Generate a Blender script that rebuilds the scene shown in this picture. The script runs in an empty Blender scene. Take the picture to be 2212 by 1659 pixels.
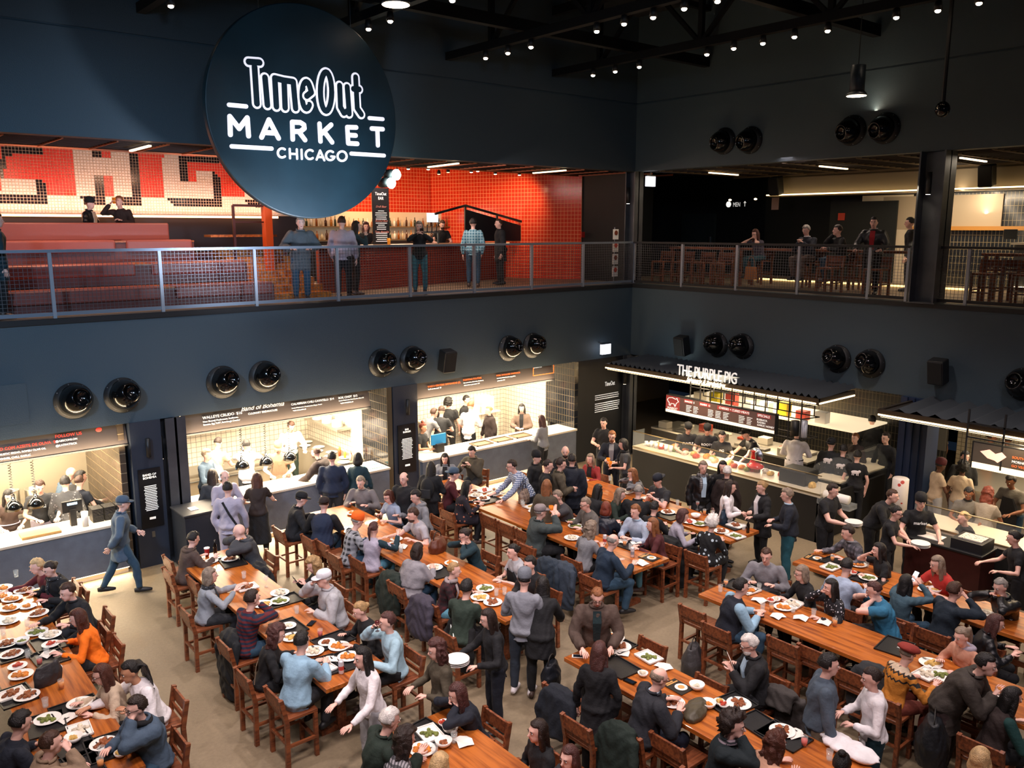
import bpy, math, random
import numpy as np
from mathutils import Vector, Matrix, noise
random.seed(7); rng = np.random.default_rng(7)
SC = bpy.context.scene; COL = SC.collection
PI = math.pi; R = math.radians
# ---------------------------------------------------------------- camera
F_PX, CX, CY = 1828.0, 1106.0, 829.5
PITCH = math.atan((CY-494)/F_PX)
AZ = R(50.2545)                                  # +X lies this far right of the view direction
CAM = Vector((-17.145, -15.546, 6.10))
FWD = Vector((math.cos(AZ), math.sin(AZ), 0)); RGT = Vector((math.sin(AZ), -math.cos(AZ), 0))
cd = bpy.data.cameras.new('camera'); cam = bpy.data.objects.new('camera', cd); COL.objects.link(cam)
cd.sensor_fit = 'HORIZONTAL'; cd.sensor_width = 36; cd.lens = 36*F_PX/2212; cd.clip_end = 200
cam.location = CAM
vd = FWD*math.cos(PITCH) - Vector((0,0,1))*math.sin(PITCH)
cam.rotation_euler = vd.to_track_quat('-Z', 'Y').to_euler()
SC.camera = cam
# ---------------------------------------------------------------- world, exposure
w = bpy.data.worlds.new('world'); SC.world = w; w.use_nodes = True
w.node_tree.nodes['Background'].inputs[0].default_value = (0.10, 0.17, 0.30, 1)
w.node_tree.nodes['Background'].inputs[1].default_value = 0.05
vs = SC.view_settings; vs.view_transform = 'Standard'; vs.look = 'None'; vs.gamma = 1; vs.use_curve_mapping = False
vs.exposure = 0.0
cy = SC.cycles; cy.max_bounces = 5; cy.diffuse_bounces = 3; cy.glossy_bounces = 2; cy.transmission_bounces = 4
cy.transparent_max_bounces = 14; cy.caustics_reflective = False; cy.caustics_refractive = False
cy.sample_clamp_indirect = 4; cy.sample_clamp_direct = 0
# ---------------------------------------------------------------- lights
def lamp(kind, loc, col, power, aim=None, size=.3, sy=None, angle=100, blend=.8, name='light'):
    l = bpy.data.lights.new(name, kind); o = bpy.data.objects.new(name, l); COL.objects.link(o)
    l.color = col; l.energy = power; o.location = loc
    if kind == 'AREA':
        l.size = size
        if sy: l.shape = 'RECTANGLE'; l.size_y = sy
    else: l.shadow_soft_size = size
    if kind == 'SPOT': l.spot_size = R(angle); l.spot_blend = blend
    if aim is not None: o.rotation_euler = (Vector(aim)-Vector(loc)).to_track_quat('-Z', 'Y').to_euler()
    return o
WARM = (1, .74, .45); NEUT = (1, .84, .80); TUNG = (1, .80, .56); COOL = (.44, .70, 1.0); ORNG = (1, .45, .2)
# pendant downlights over the tables (the same kind as the two that hang in view)
for x, y in ((-14.5,-5.5), (-12,-3), (-12.2,-9), (-9.5,-6), (-6.8,-9.3), (-9,-12), (-6.5,-4.2), (-3.6,-7), (-4,-11.5), (-15,-9.5)):
    lamp('SPOT', (x, y, 8.0), NEUT, 700, (x+.35, y+.35, 0), .16, angle=96)
# unseen spots added near the camera for the cool wash and pinkish light
lamp('SPOT', (-19.5,-9.5,8.6), COOL, 3300, (-13.6,0,3.6), .4, angle=62, blend=1)
lamp('SPOT', (-15.5,-14,8.8), COOL, 800, (-8,-1,4.6), .4, angle=72, blend=1)
lamp('SPOT', (-14.5,-13.5,8.8), (1,.80,.82), 1250, (-9.5,-6.5,0.6), .5, angle=95, blend=1)
lamp('SPOT', (-18.5,-11,8.6), (1,.80,.82), 850, (-13.5,-6,0.6), .5, angle=80, blend=1)
lamp('SPOT', (-10.5,-17,8.8), (1,.80,.82), 900, (-6,-9,0.6), .5, angle=90, blend=1)
lamp('SPOT', (-10.1,-4.4,5.2), (.72,.82,1), 900, (-10.3,-2,6.4), .2, angle=80, blend=1)   # unseen uplight added to brighten the lower disc
lamp('SPOT', (-17,-13,9.3), COOL, 170, (-11,0,8.8), .4, angle=110, blend=1)
# kitchens
for x0, x1, p in ((-19,-13.2,560), (-11.9,-7.8,620), (-6.8,-2.3,380)):
    lamp('AREA', ((x0+x1)/2, 1.5, 2.62), TUNG, p*1.0, ((x0+x1)/2, 1.5, 0), x1-x0-.4, .9)
    lamp('AREA', ((x0+x1)/2, .22, 2.05), TUNG, p*.42, ((x0+x1)/2, .35, 0), x1-x0-.3, .12)
    lamp('AREA', ((x0+x1)/2, -.07, .10), WARM, 70, ((x0+x1)/2, -.6, -.15), x1-x0, .05)
for x, y in ((-14.6,.45), (-13.9,.45), (-10.75,.4), (-10.0,.4), (-9.3,.4)):
    lamp('SPOT', (x, y, 1.50), WARM, 75, (x, y, 0), .05, angle=125)
# canopied stalls on the right
lamp('AREA', (-1.35,-3.6,2.52), WARM, 190, (-1.9,-3.6,0), .12, 5.9)
lamp('AREA', (.6,-3.6,2.5), TUNG, 120, (.2,-3.6,0), 1.2, 5)
lamp('AREA', (-1.35,-10.3,2.52), WARM, 90, (-1.9,-10.3,0), .12, 4)
lamp('AREA', (.9,-10.3,2.5), TUNG, 120, (.9,-10.3,0), 1.2, 4)
lamp('AREA', (-2.05,-4.6,1.24), WARM, 50, (-1.9,-4.6,0), .1, 4.6)
# upper floor
lamp('AREA', (-11.5,5.2,6.55), (1,.58,.46), 85, (-11.5,5.6,7.3), 8, .1)
for x in (-13.5,-10.5): lamp('AREA', (x,1.5,7.45), (1,.55,.35), 70, (x,2.4,4.6), 1.5, .3)
for x, y in ((-3.9,4.3), (-2.7,4.0), (-1.3,3.4), (-5.2,4.8), (-6.6,5)): lamp('SPOT', (x, y, 7.3), (1,.6,.36), 90, (x+1.6, y+1.6, 6.2), .06, angle=110)
lamp('AREA', (-5,6.2,6.6), TUNG, 60, (-5,5,5.4), 5, .2)
lamp('AREA', (4.2,-6.5,7.03), TUNG, 46, (4.36,-6.5,7.5), .06, 10.4)
lamp('AREA', (5.3,-6.5,6.95), TUNG, 60, (5.9,-6.5,5.4), .1, 8)
lamp('SPOT', (-4.6,5.2,6.9), (1,.62,.36), 160, (-3.6,7.1,7.0), .1, angle=130)
lamp('AREA', (-5.5,1.2,7.45), (1,.74,.66), 95, (-4.5,1.4,4.6), 5, .3)
lamp('AREA', (1.6,-4.5,7.4), (1,.75,.72), 30, (1.2,-4.5,5), .3, 6)
lamp('AREA', (4.6,-6.8,6.9), TUNG, 45, (6,-6.8,6.2), 4, .1)
for y in (-1.4,-4.6,-8.4): lamp('AREA', (1.4,y,7.5), TUNG, 14, (1.4,y,0), .9, .05)
for x, y, z, a in ((-.12,-7.55,6.95,0), (-.3,.02,6.85,0), (-12.8,-.2,2.0,0), (-7.3,-.2,2.0,0), (-.75,-.2,1.9,0)):
    lamp('SPOT', (x-.05, y, z), TUNG, 22, (x, y, z-1), .03, angle=85)
lamp('SPOT', (-.9,-1.9,2.75), (.8,.85,.8), 20, (0,-1.6,3.3), .1, angle=110)
SKIP_PEOPLE = False
# ---------------------------------------------------------------- pixel helpers (photo frame 2212 x 1659) -> real points
def ray(px, py):
    x = (px-CX)/F_PX; z = -(py-CY)/F_PX
    f = math.cos(PITCH)+z*math.sin(PITCH); u = -math.sin(PITCH)+z*math.cos(PITCH)
    return RGT*x + FWD*f + Vector((0,0,u))
def at(px, py, z):
    d = ray(px, py); return CAM + d*((z-CAM.z)/d.z)
def on(px, py, ax, v):
    d = ray(px, py); return CAM + d*((v-CAM[ax])/d[ax])
# ---------------------------------------------------------------- materials
def lin(c):
    if isinstance(c, str):
        c = c.lstrip('#'); c = tuple(int(c[i:i+2], 16)/255 for i in (0,2,4))
    return tuple((v/12.92 if v <= .04045 else ((v+.055)/1.055)**2.4) for v in c)+(1,)
MC = {}
def mat(col, rough=.6, metal=0, bump=0, bs=40, var=0, pat=None, c2=None, emit=0, trans=0, alpha=1, coat=0, ps=1.0, name=None):
    key = (col, rough, metal, bump, bs, var, pat, c2, emit, trans, alpha, coat, ps)
    if key in MC: return MC[key]
    m = bpy.data.materials.new(name or ('m_'+str(col).strip('#'))); m.use_nodes = True
    nt = m.node_tree; N = nt.nodes; L = nt.links; b = N['Principled BSDF']
    b.inputs['Base Color'].default_value = lin(col); b.inputs['Roughness'].default_value = rough
    b.inputs['Metallic'].default_value = metal; b.inputs['Alpha'].default_value = alpha
    b.inputs['Transmission Weight'].default_value = trans; b.inputs['Coat Weight'].default_value = coat
    if trans: b.inputs['IOR'].default_value = 1.2
    if emit:
        b.inputs['Emission Color'].default_value = lin(col); b.inputs['Emission Strength'].default_value = emit
    def node(t, **k):
        n = N.new(t)
        for a, v in k.items(): setattr(n, a, v)
        return n
    tc = node('ShaderNodeTexCoord'); vec = tc.outputs['Object']
    def mathn(op, a, bb, clamp=False):
        n = node('ShaderNodeMath', operation=op); n.use_clamp = clamp
        for i, v in enumerate((a, bb)):
            if v is None: continue
            if isinstance(v, (int, float)): n.inputs[i].default_value = v
            else: L.new(v, n.inputs[i])
        return n.outputs[0]
    def mix(fac, a, bb, bt='MIX'):
        n = node('ShaderNodeMix', data_type='RGBA', blend_type=bt)
        if isinstance(fac, (int, float)): n.inputs[0].default_value = fac
        else: L.new(fac, n.inputs[0])
        for i, v in ((6, a), (7, bb)):
            if isinstance(v, tuple): n.inputs[i].default_value = v
            else: L.new(v, n.inputs[i])
        return n.outputs[2]
    out = None; base = lin(col)
    if pat:
        sp = node('ShaderNodeSeparateXYZ'); L.new(vec, sp.inputs[0]); X, Y, Z = sp.outputs
        k2 = lin(c2) if isinstance(c2, str) else (lin(c2[0]) if c2 else (0,0,0,1))
        def stripe(s, f, duty):
            return mathn('GREATER_THAN', mathn('FRACT', mathn('MULTIPLY', s, f), None), duty)
        if pat == 'stripe': out = mix(stripe(Z, 22*ps, .5), base, k2)
        elif pat == 'vstripe': out = mix(stripe(X, 26*ps, .6), base, k2)
        elif pat == 'plaid':
            out = mix(mathn('MULTIPLY', stripe(Z, 16*ps, .5), .6), base, k2); out = mix(mathn('MULTIPLY', stripe(X, 16*ps, .5), .6), out, k2)
        elif pat == 'check':
            out = mix(mathn('MULTIPLY', stripe(Z, 40*ps, .55), .8), base, k2); out = mix(mathn('MULTIPLY', stripe(mathn('ADD', X, Y), 40*ps, .55), .8), out, k2)
        elif pat in ('dots', 'floral'):
            v = node('ShaderNodeTexVoronoi'); v.inputs['Scale'].default_value = (11 if pat == 'dots' else 20)*ps; L.new(vec, v.inputs['Vector'])
            v.inputs['Randomness'].default_value = .35 if pat == 'dots' else 1
            out = mix(mathn('LESS_THAN', v.outputs['Distance'], .27 if pat == 'dots' else .22), base, k2)
        elif pat == 'nordic':
            band = mathn('GREATER_THAN', Z, 1.15); zz = mathn('ADD', Z, mathn('MULTIPLY', mathn('PINGPONG', mathn('MULTIPLY', X, 1), .03), 1))
            out = mix(band, base, k2); out = mix(mathn('MULTIPLY', stripe(zz, 12, .72), mathn('GREATER_THAN', Z, 1.02)), out, lin('#23201f'))
        elif pat == 'wood':
            mp = node('ShaderNodeMapping'); mp.inputs['Scale'].default_value = (7*ps, .55*ps, 7*ps); L.new(vec, mp.inputs[0])
            n = node('ShaderNodeTexNoise'); n.inputs['Scale'].default_value = 3; n.inputs['Detail'].default_value = 5; L.new(mp.outputs[0], n.inputs['Vector'])
            cr = node('ShaderNodeValToRGB'); L.new(n.outputs[0], cr.inputs[0])
            cr.color_ramp.elements[0].color = k2; cr.color_ramp.elements[1].color = base
            cr.color_ramp.elements[0].position = .32; cr.color_ramp.elements[1].position = .62; out = cr.outputs[0]
            pl = mathn('LESS_THAN', mathn('FRACT', mathn('MULTIPLY', X, 9), None), .03)
            out = mix(mathn('MULTIPLY', pl, .5), out, k2)
        elif pat in ('tile', 'tiley'):
            cb = node('ShaderNodeCombineXYZ'); L.new(X if pat == 'tile' else Y, cb.inputs[0]); L.new(Z, cb.inputs[1])
            br = node('ShaderNodeTexBrick'); L.new(cb.outputs[0], br.inputs['Vector']); br.offset = 0
            br.inputs['Scale'].default_value = 1; br.inputs['Brick Width'].default_value = .1*ps if not isinstance(c2, tuple) or len(c2) < 3 else c2[1]
            br.inputs['Row Height'].default_value = .1*ps if not isinstance(c2, tuple) or len(c2) < 3 else c2[2]
            br.inputs['Mortar Size'].default_value = .006; br.inputs['Color1'].default_value = base
            br.inputs['Color2'].default_value = tuple(v*.86 for v in base[:3])+(1,); br.inputs['Mortar'].default_value = k2; out = br.outputs['Color']
            bp = node('ShaderNodeBump'); bp.inputs['Strength'].default_value = .4; bp.inputs['Distance'].default_value = .01; bp.invert = True
            L.new(br.outputs['Fac'], bp.inputs['Height']); L.new(bp.outputs[0], b.inputs['Normal'])
    if var:
        n = node('ShaderNodeTexNoise'); n.inputs['Scale'].default_value = bs*.25; n.inputs['Detail'].default_value = 6; L.new(vec, n.inputs['Vector'])
        mr = node('ShaderNodeMapRange'); mr.inputs[1].default_value = .3; mr.inputs[2].default_value = .7; mr.inputs[3].default_value = 1-var; mr.inputs[4].default_value = 1+var
        L.new(n.outputs[0], mr.inputs[0]); out = mix(1.0, out or base, mr.outputs[0], 'MULTIPLY')
    if out is not None: L.new(out, b.inputs['Base Color'])
    if bump:
        n = node('ShaderNodeTexNoise'); n.inputs['Scale'].default_value = bs; n.inputs['Detail'].default_value = 4; L.new(vec, n.inputs['Vector'])
        bp = node('ShaderNodeBump'); bp.inputs['Strength'].default_value = bump; bp.inputs['Distance'].default_value = .02
        L.new(n.outputs[0], bp.inputs['Height']); L.new(bp.outputs[0], b.inputs['Normal'])
    MC[key] = m; return m
# ---------------------------------------------------------------- mesh builder
class MB:
    def __init__(s): s.v = []; s.f = []; s.m = []; s.mats = []; s.cur = 0
    def use(s, m):
        if m not in s.mats: s.mats.append(m)
        s.cur = s.mats.index(m); return s
    def add(s, vs, fs):
        o = len(s.v); s.v += [tuple(v) for v in vs]; s.f += [tuple(i+o for i in f) for f in fs]; s.m += [s.cur]*len(fs); return s
    def box(s, c, d, rz=0, M=None):
        x, y, z = (v/2 for v in d); vs = [Vector((a*x, b*y, e*z)) for e in (-1,1) for a, b in ((-1,-1),(1,-1),(1,1),(-1,1))]
        T = Matrix.Translation(c) @ Matrix.Rotation(rz, 4, 'Z') if M is None else Matrix.Translation(c) @ M.to_4x4()
        return s.add([T @ v for v in vs], [(3,2,1,0),(4,5,6,7),(0,1,5,4),(1,2,6,5),(2,3,7,6),(3,0,4,7)])
    def bx(s, x0, x1, y0, y1, z0, z1): return s.box(((x0+x1)/2, (y0+y1)/2, (z0+z1)/2), (abs(x1-x0), abs(y1-y0), abs(z1-z0)))
    def bar(s, a, b, w, h=None):
        a = Vector(a); b = Vector(b); d = b-a; h = h or w
        q = d.to_track_quat('Z', 'Y').to_matrix(); return s.box((a+b)/2, (w, h, d.length), M=q)
    def tube(s, pts, rad, n=10, right=None, cap=True):
        pts = [Vector(p) for p in pts]; k = len(pts)
        if not isinstance(rad, (list, tuple)): rad = [rad]*k
        vs = []; fs = []; r0 = Vector(right) if right is not None else None
        for i, p in enumerate(pts):
            t = (pts[min(i+1,k-1)]-pts[max(i-1,0)]).normalized()
            if r0 is None: r0 = t.orthogonal()
            x = (r0 - t*r0.dot(t));
            if x.length < 1e-4: x = t.orthogonal()
            x.normalize(); y = t.cross(x); r0 = x if right is None else Vector(right)
            a, b = rad[i] if isinstance(rad[i], (tuple, list)) else (rad[i], rad[i])
            vs += [p + x*(a*math.cos(2*PI*j/n)) + y*(b*math.sin(2*PI*j/n)) for j in range(n)]
        for i in range(k-1):
            fs += [(i*n+j, i*n+(j+1)%n, (i+1)*n+(j+1)%n, (i+1)*n+j) for j in range(n)]
        if cap: fs += [tuple(range(n-1,-1,-1)), tuple((k-1)*n+j for j in range(n))]
        return s.add(vs, fs)
    def lathe(s, prof, c=(0,0,0), n=20, M=None):
        T = Matrix.Translation(c) @ (M.to_4x4() if M is not None else Matrix.Identity(4)); k = len(prof)
        vs = [T @ Vector((r*math.cos(2*PI*j/n), r*math.sin(2*PI*j/n), z)) for r, z in prof for j in range(n)]
        fs = [(i*n+j, i*n+(j+1)%n, (i+1)*n+(j+1)%n, (i+1)*n+j) for i in range(k-1) for j in range(n)]
        if prof[0][0] > 0: fs.append(tuple(range(n-1,-1,-1)))
        if prof[-1][0] > 0: fs.append(tuple((k-1)*n+j for j in range(n)))
        return s.add(vs, fs)
    def ell(s, c, r, M=None, nu=12, nv=8):
        T = Matrix.Translation(c) @ (M.to_4x4() if M is not None else Matrix.Identity(4))
        vs = [T @ Vector((0,0,-r[2]))]
        for i in range(1, nv):
            a = PI*i/nv-PI/2
            vs += [T @ Vector((r[0]*math.cos(a)*math.cos(2*PI*j/nu), r[1]*math.cos(a)*math.sin(2*PI*j/nu), r[2]*math.sin(a))) for j in range(nu)]
        vs.append(T @ Vector((0,0,r[2]))); top = len(vs)-1
        fs = [(0, 1+(j+1)%nu, 1+j) for j in range(nu)]
        for i in range(nv-2): fs += [(1+i*nu+j, 1+i*nu+(j+1)%nu, 1+(i+1)*nu+(j+1)%nu, 1+(i+1)*nu+j) for j in range(nu)]
        b = 1+(nv-2)*nu; fs += [(b+j, b+(j+1)%nu, top) for j in range(nu)]
        return s.add(vs, fs)
    def prism(s, poly, z0, z1):
        n = len(poly); vs = [(x, y, z0) for x, y in poly]+[(x, y, z1) for x, y in poly]
        return s.add(vs, [tuple(range(n-1,-1,-1)), tuple(range(n, 2*n))]+[(i, (i+1)%n, n+(i+1)%n, n+i) for i in range(n)])
    def quad(s, a, b, c, d): return s.add([a, b, c, d], [(0,1,2,3)])
    def mesh(s, name, smooth=False):
        me = bpy.data.meshes.new(name); me.from_pydata(s.v, [], s.f)
        for m in s.mats: me.materials.append(m)
        if s.mats: me.polygons.foreach_set('material_index', s.m)
        if smooth: me.polygons.foreach_set('use_smooth', [True]*len(s.f))
        me.update(); return me
    def build(s, name, m=None, parent=None, smooth=False, loc=None):
        if m is not None and not s.mats: s.mats = [m]; s.m = [0]*len(s.f)
        o = bpy.data.objects.new(name, s.mesh(name, smooth)); COL.objects.link(o)
        if parent is not None: o.parent = parent
        if loc is not None: o.location = loc
        return o
def bev(o, wd=.008, seg=2):
    b = o.modifiers.new('bevel', 'BEVEL'); b.width = wd; b.segments = seg; b.limit_method = 'ANGLE'; return o
USED = {}
def tag(o, label, cat, group=None):
    n = USED.get(label, 0); USED[label] = n+1
    o['label'] = label; o['category'] = cat
    if group: o['group'] = group
    return o
def thing(name, label, cat, loc=(0,0,0), rz=0, group=None):
    o = bpy.data.objects.new(name, None); COL.objects.link(o); o.location = loc; o.rotation_euler = (0,0,rz); o.empty_display_size = .1
    return tag(o, label, cat, group)
def struct(name, mb, m=None, parent=None):
    o = mb.build(name, m, parent)
    if parent is None: o['kind'] = 'structure'
    return o
def copy_thing(r, loc, rz=None, label=None, group=None):
    c = r.copy(); COL.objects.link(c); c.location = loc
    if rz is not None: c.rotation_euler = (0,0,rz)
    if label: c['label'] = label
    if group: c['group'] = group
    for ch in list(r.children):
        d = ch.copy(); COL.objects.link(d); d.parent = c
        for g in ch.children:
            e = g.copy(); COL.objects.link(e); e.parent = d
    return c
def text(s, size, loc, face, m, parent=None, name='lettering', sx=1, ext=.003, al='LEFT', bold=0, shear=0, z=0):
    cu = bpy.data.curves.new(name, 'FONT'); cu.body = s; cu.size = size; cu.extrude = ext; cu.align_x = al; cu.offset = bold; cu.shear = shear
    o = bpy.data.objects.new(name, cu); COL.objects.link(o); cu.materials.append(m); cu.resolution_u = 3
    dg = bpy.context.evaluated_depsgraph_get(); me = bpy.data.meshes.new_from_object(o.evaluated_get(dg)); bpy.data.objects.remove(o); bpy.data.curves.remove(cu)
    o = bpy.data.objects.new(name, me); COL.objects.link(o)
    o.location = loc; o.scale = (sx, 1, 1)
    o.rotation_euler = (PI/2, 0, 0) if face == 'y' else ((PI/2, 0, -PI/2) if face == 'x' else face)
    if parent is not None:
        o.parent = parent
        if parent.type == 'EMPTY' or True: o.location = Vector(loc)-parent.location
    return o
# common materials
M_WALL = mat('#384852', .62, bump=.25, bs=60, name='painted_wall')
M_BLACK = mat('#15171a', .5, name='black_metal'); M_BLACKG = mat('#08090a', .12, name='gloss_black')
M_STEEL = mat('#9aa2ab', .3, 1, name='steel'); M_DSTEEL = mat('#5b5f66', .45, .8, var=.2, bs=8, name='dark_steel')
M_WHITE = mat('#f1eee8', .35, name='white_ceramic'); M_PAPER = mat('#e9e4dc', .8, name='paper')
M_WOOD = mat('#bd6c2a', .34, pat='wood', c2='#7c3a12', coat=.25, name='table_wood')
M_CHAIR = mat('#8c4f2e', .42, pat='wood', c2='#52291a', ps=1.5, name='chair_wood')
M_CONC = mat('#5f6672', .7, bump=.2, bs=25, var=.12, name='counter_concrete')
M_TOPC = mat('#d9cdb9', .5, name='counter_top'); M_GLASS = mat('#e6f0ee', .04, alpha=.16, coat=.5, name='glass')
M_LED = mat('#ffd9a0', .5, emit=9, name='led_strip'); M_LEDS = mat('#ffe2b8', .5, emit=4, name='led_soft')
M_TXT = mat('#f3f0ea', .5, emit=.55, name='white_lettering'); M_RED = mat('#e8382c', .5, emit=.5, name='red_lettering'); M_ORT = mat('#e0682a', .5, emit=.5, name='orange_lettering')
M_FOOD = {k: mat(c, .45, bump=.8, bs=60, var=.35, name='food_'+k) for k, c in dict(o='#d9822b', b='#8a4a22', g='#6f7a35', y='#d8b060', r='#b93a22', w='#e2d6bf').items()}
# ================================================================ THE SETTING
XL = -24.0; YR = -18.0; BZ = 4.64; FB = 2.72; OT = 7.58; TOPZ = 11.4
struct('floor', MB().bx(XL, 7, YR, 7, -.2, 0), mat('#84765f', .5, bump=.25, bs=90, var=.10, name='polished_concrete'))
struct('ceiling', MB().bx(XL, 7, YR, 7, TOPZ, TOPZ+.2), mat('#10151c', .9, name='black_ceiling'))
def wall_panels(name, boxes):
    mb = MB()
    for b in boxes: mb.bx(*b)
    return struct(name, mb, M_WALL)
# left wall (plane y = 0): fascia, upper wall; right wall (plane x = 0)
wall_panels('wall_left_fascia', [(XL, 0, 0, .35, FB, BZ)])
wall_panels('wall_left_upper', [(XL, 0, 0, .3, OT, 9.26), (XL, 0, .03, .3, 9.26, 9.30), (XL, 0, 0, .3, 9.30, TOPZ)])
wall_panels('wall_right_fascia', [(0, .35, YR, 0.35, FB, BZ)])
wall_panels('wall_right_upper', [(0, .3, YR, 0.3, OT, 9.26), (.03, .3, YR, .3, 9.26, 9.30), (0, .3, YR, .3, 9.30, TOPZ)])
struct('trim_1', MB().bx(XL, -.03, -.03, .03, BZ-.09, BZ+.0), M_BLACK); struct('trim_2', MB().bx(-.03, .03, YR, -.0, BZ-.09, BZ), M_BLACK)
# upper floor slabs, ground ceilings behind the fascias
M_UF = mat('#8c7a62', .5, bump=.15, bs=60, var=.1, name='upper_floor')
struct('floor_upper_left', MB().bx(XL, 7, .35, 9, FB+.25, BZ), M_UF); struct('floor_upper_right', MB().bx(.35, 8, YR, .35, FB+.25, BZ), M_UF)
struct('ceiling_kitchens', MB().bx(XL, 7, .35, 9, FB, FB+.24), mat('#2b2c2e', .8)); struct('ceiling_stalls', MB().bx(.35, 8, YR, .35, FB, FB+.24), mat('#17181a', .8))
struct('wall_far_upper', MB().bx(XL, 9, 9, 9.2, BZ, TOPZ), mat('#1b1a1d', .8)); struct('wall_end_right', MB().bx(8, 8.2, YR, 9, 0, TOPZ), mat('#16181b', .8))
struct('wall_kitchen_back', MB().bx(XL, 7, 4.4, 4.6, 0, FB), mat('#b9ad98', .6)); 
# slatted suspended ceilings over the balconies
for nm, a in (('ceiling_slats_left', 0), ('ceiling_slats_right', 1)):
    mb = MB(); mb.use(mat('#241d1e', .7))
    if a == 0:
        mb.bx(XL, 0, .3, 2.15, OT+.05, OT+.1)
        for i in range(10): mb.bx(XL, 0, .42+i*.19, .46+i*.19, OT, OT+.05)
        mb.use(mat('#a8603c', .5))
        for i in range(22): mb.bx(-16.2+i*.86, -16.17+i*.86, .3, 2.15, OT-.02, OT+.02)
        mb.bx(XL, 0, 2.13, 2.17, OT-.03, OT+.12)
    else:
        mb.bx(.3, 4.3, YR, 0, OT+.05, OT+.1)
        for i in range(13): mb.bx(.5+i*.3, .54+i*.3, YR, 0, OT, OT+.05)
        mb.use(mat('#6b5a40', .5))
        for i in range(16): mb.bx(.3, 4.3, -.6-i*.9, -.57-i*.9, OT-.02, OT+.02)
        mb.bx(4.28, 4.34, YR, 0, OT-.03, OT+.12)
    struct(nm, mb)
# steel columns
def column(x, y, z0, z1, w=.34, label=''):
    o = thing('steel_column', label, 'column', (x, y, z0)); h = z1-z0
    MB().bx(-w/2, w/2, -w/2, -w/2+.03, 0, h).bx(-w/2, w/2, w/2-.03, w/2, 0, h).bx(-.02, .02, -w/2, w/2, 0, h).build('shaft', M_DSTEEL, o)
    MB().bx(-w/2-.03, w/2+.03, -w/2-.03, w/2+.03, 0, .02).build('base_plate', M_DSTEEL, o)
    o2 = MB().tube([(-w/2-.06,0,h*.72), (-w/2-.06,0,h*.72+.42)], .05, 14).build('spotlight', M_BLACK, o, True)
    MB().tube([(-w/2-.06,0,h*.72-.005), (-w/2-.06,0,h*.72)], .042, 14).build('lens', mat('#ffe9c8', .5, emit=8), o2)
    return o
column(.17, .17, BZ, OT, label='dark steel column with slim downlight where the two upper balconies meet')
column(.12, -7.78, BZ, OT, .5, label='broad dark steel column cutting through the right balcony railing')
column(-12.25, .1, 0, FB, .36, label='dark steel column between the two left kitchens')
column(-.17, -.15, 0, FB, .28, label='steel column at the corner behind the left end of the striped canopy')
# dark piers between kitchens with menu panels
def pier(x0, x1, label, lines, panel=True):
    o = thing('dark_pier', label, 'pillar', ((x0+x1)/2, .0, 0)); w = x1-x0
    MB().bx(-w/2, w/2, -.02, .5, 0, FB).build('shaft', mat('#252d3a', .5, bump=.1), o)
    MB().tube([(0,-.11,2.08), (0,-.11,2.42)], .04, 12).build('spotlight', M_BLACK, o, True)
    if panel:
        s = MB().bx(-w*.36, w*.36, -.05, -.02, .75, 1.85).build('menu_panel', mat('#0c0f14', .35), o)
        text(lines, .055, (0,-.055,1.72), 'y', M_TXT, s, al='CENTER')
        y = 1.52
        mb = MB()
        for i in range(15): ww = w*(.18+.05*random.random()); mb.bx(-ww, ww, -.056, -.05, y-i*.032, y-i*.032+.012)
        mb.bx(-w*.1, w*.1, -.056, -.05, .9, .94); mb.build('text_lines', M_TXT, s)
        MB().bx(-w*.05, w*.05, -.03, -.02, .55, .66).build('switch_plate', M_STEEL, o)
    return o
pier(-13.03, -12.5, 'dark pier with black menu panel left of the steel column', 'BAND OF\nBOHEMIA')
pier(-7.6, -6.97, 'dark pier with black menu panel between middle and right kitchens', 'BAR\nBURGER')
o = thing('wall_panel', 'black wall panel with white lettering beside the canopy', 'panel', (-1.15, .0, 0))
MB().bx(-.9, .85, 0, .4, 0, FB).build('board', mat('#14171b', .5), o)
text('TimeOut', .17, (-.8,-.01,1.95), 'y', M_TXT, o, al='CENTER', sx=.6)
mb = MB()
for i in range(8): mb.bx(-.2, .75-.1*random.random(), -.008, 0, 1.72-i*.055-(.06 if i > 2 else 0), 1.735-i*.055-(.06 if i > 2 else 0))
mb.build('text_lines', M_TXT, o)
# lit exit signs
def exit_sign(loc, label):
    o = thing('exit_sign', label, 'sign', loc)
    MB().bx(-.16, .16, -.04, .04, -.13, .13).build('lit_box', mat('#f4f3ff', .5, emit=2.2), o); MB().bx(-.17, .17, -.03, .03, .13, .17).bar(*((( 0,0,.15),(0,.26,.15)) if loc[1] < -.1 and loc[0] < -.5 else ((0,0,.15),(0,0,OT-loc[2]+.02))), .03).build('mount', M_STEEL, o)
exit_sign(on(1308, 754, 1, -.25), 'white lit exit sign on left wall beside the room corner')
exit_sign(on(1405, 392, 0, .7), 'white lit exit sign hanging under the right balcony ceiling')
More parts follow.
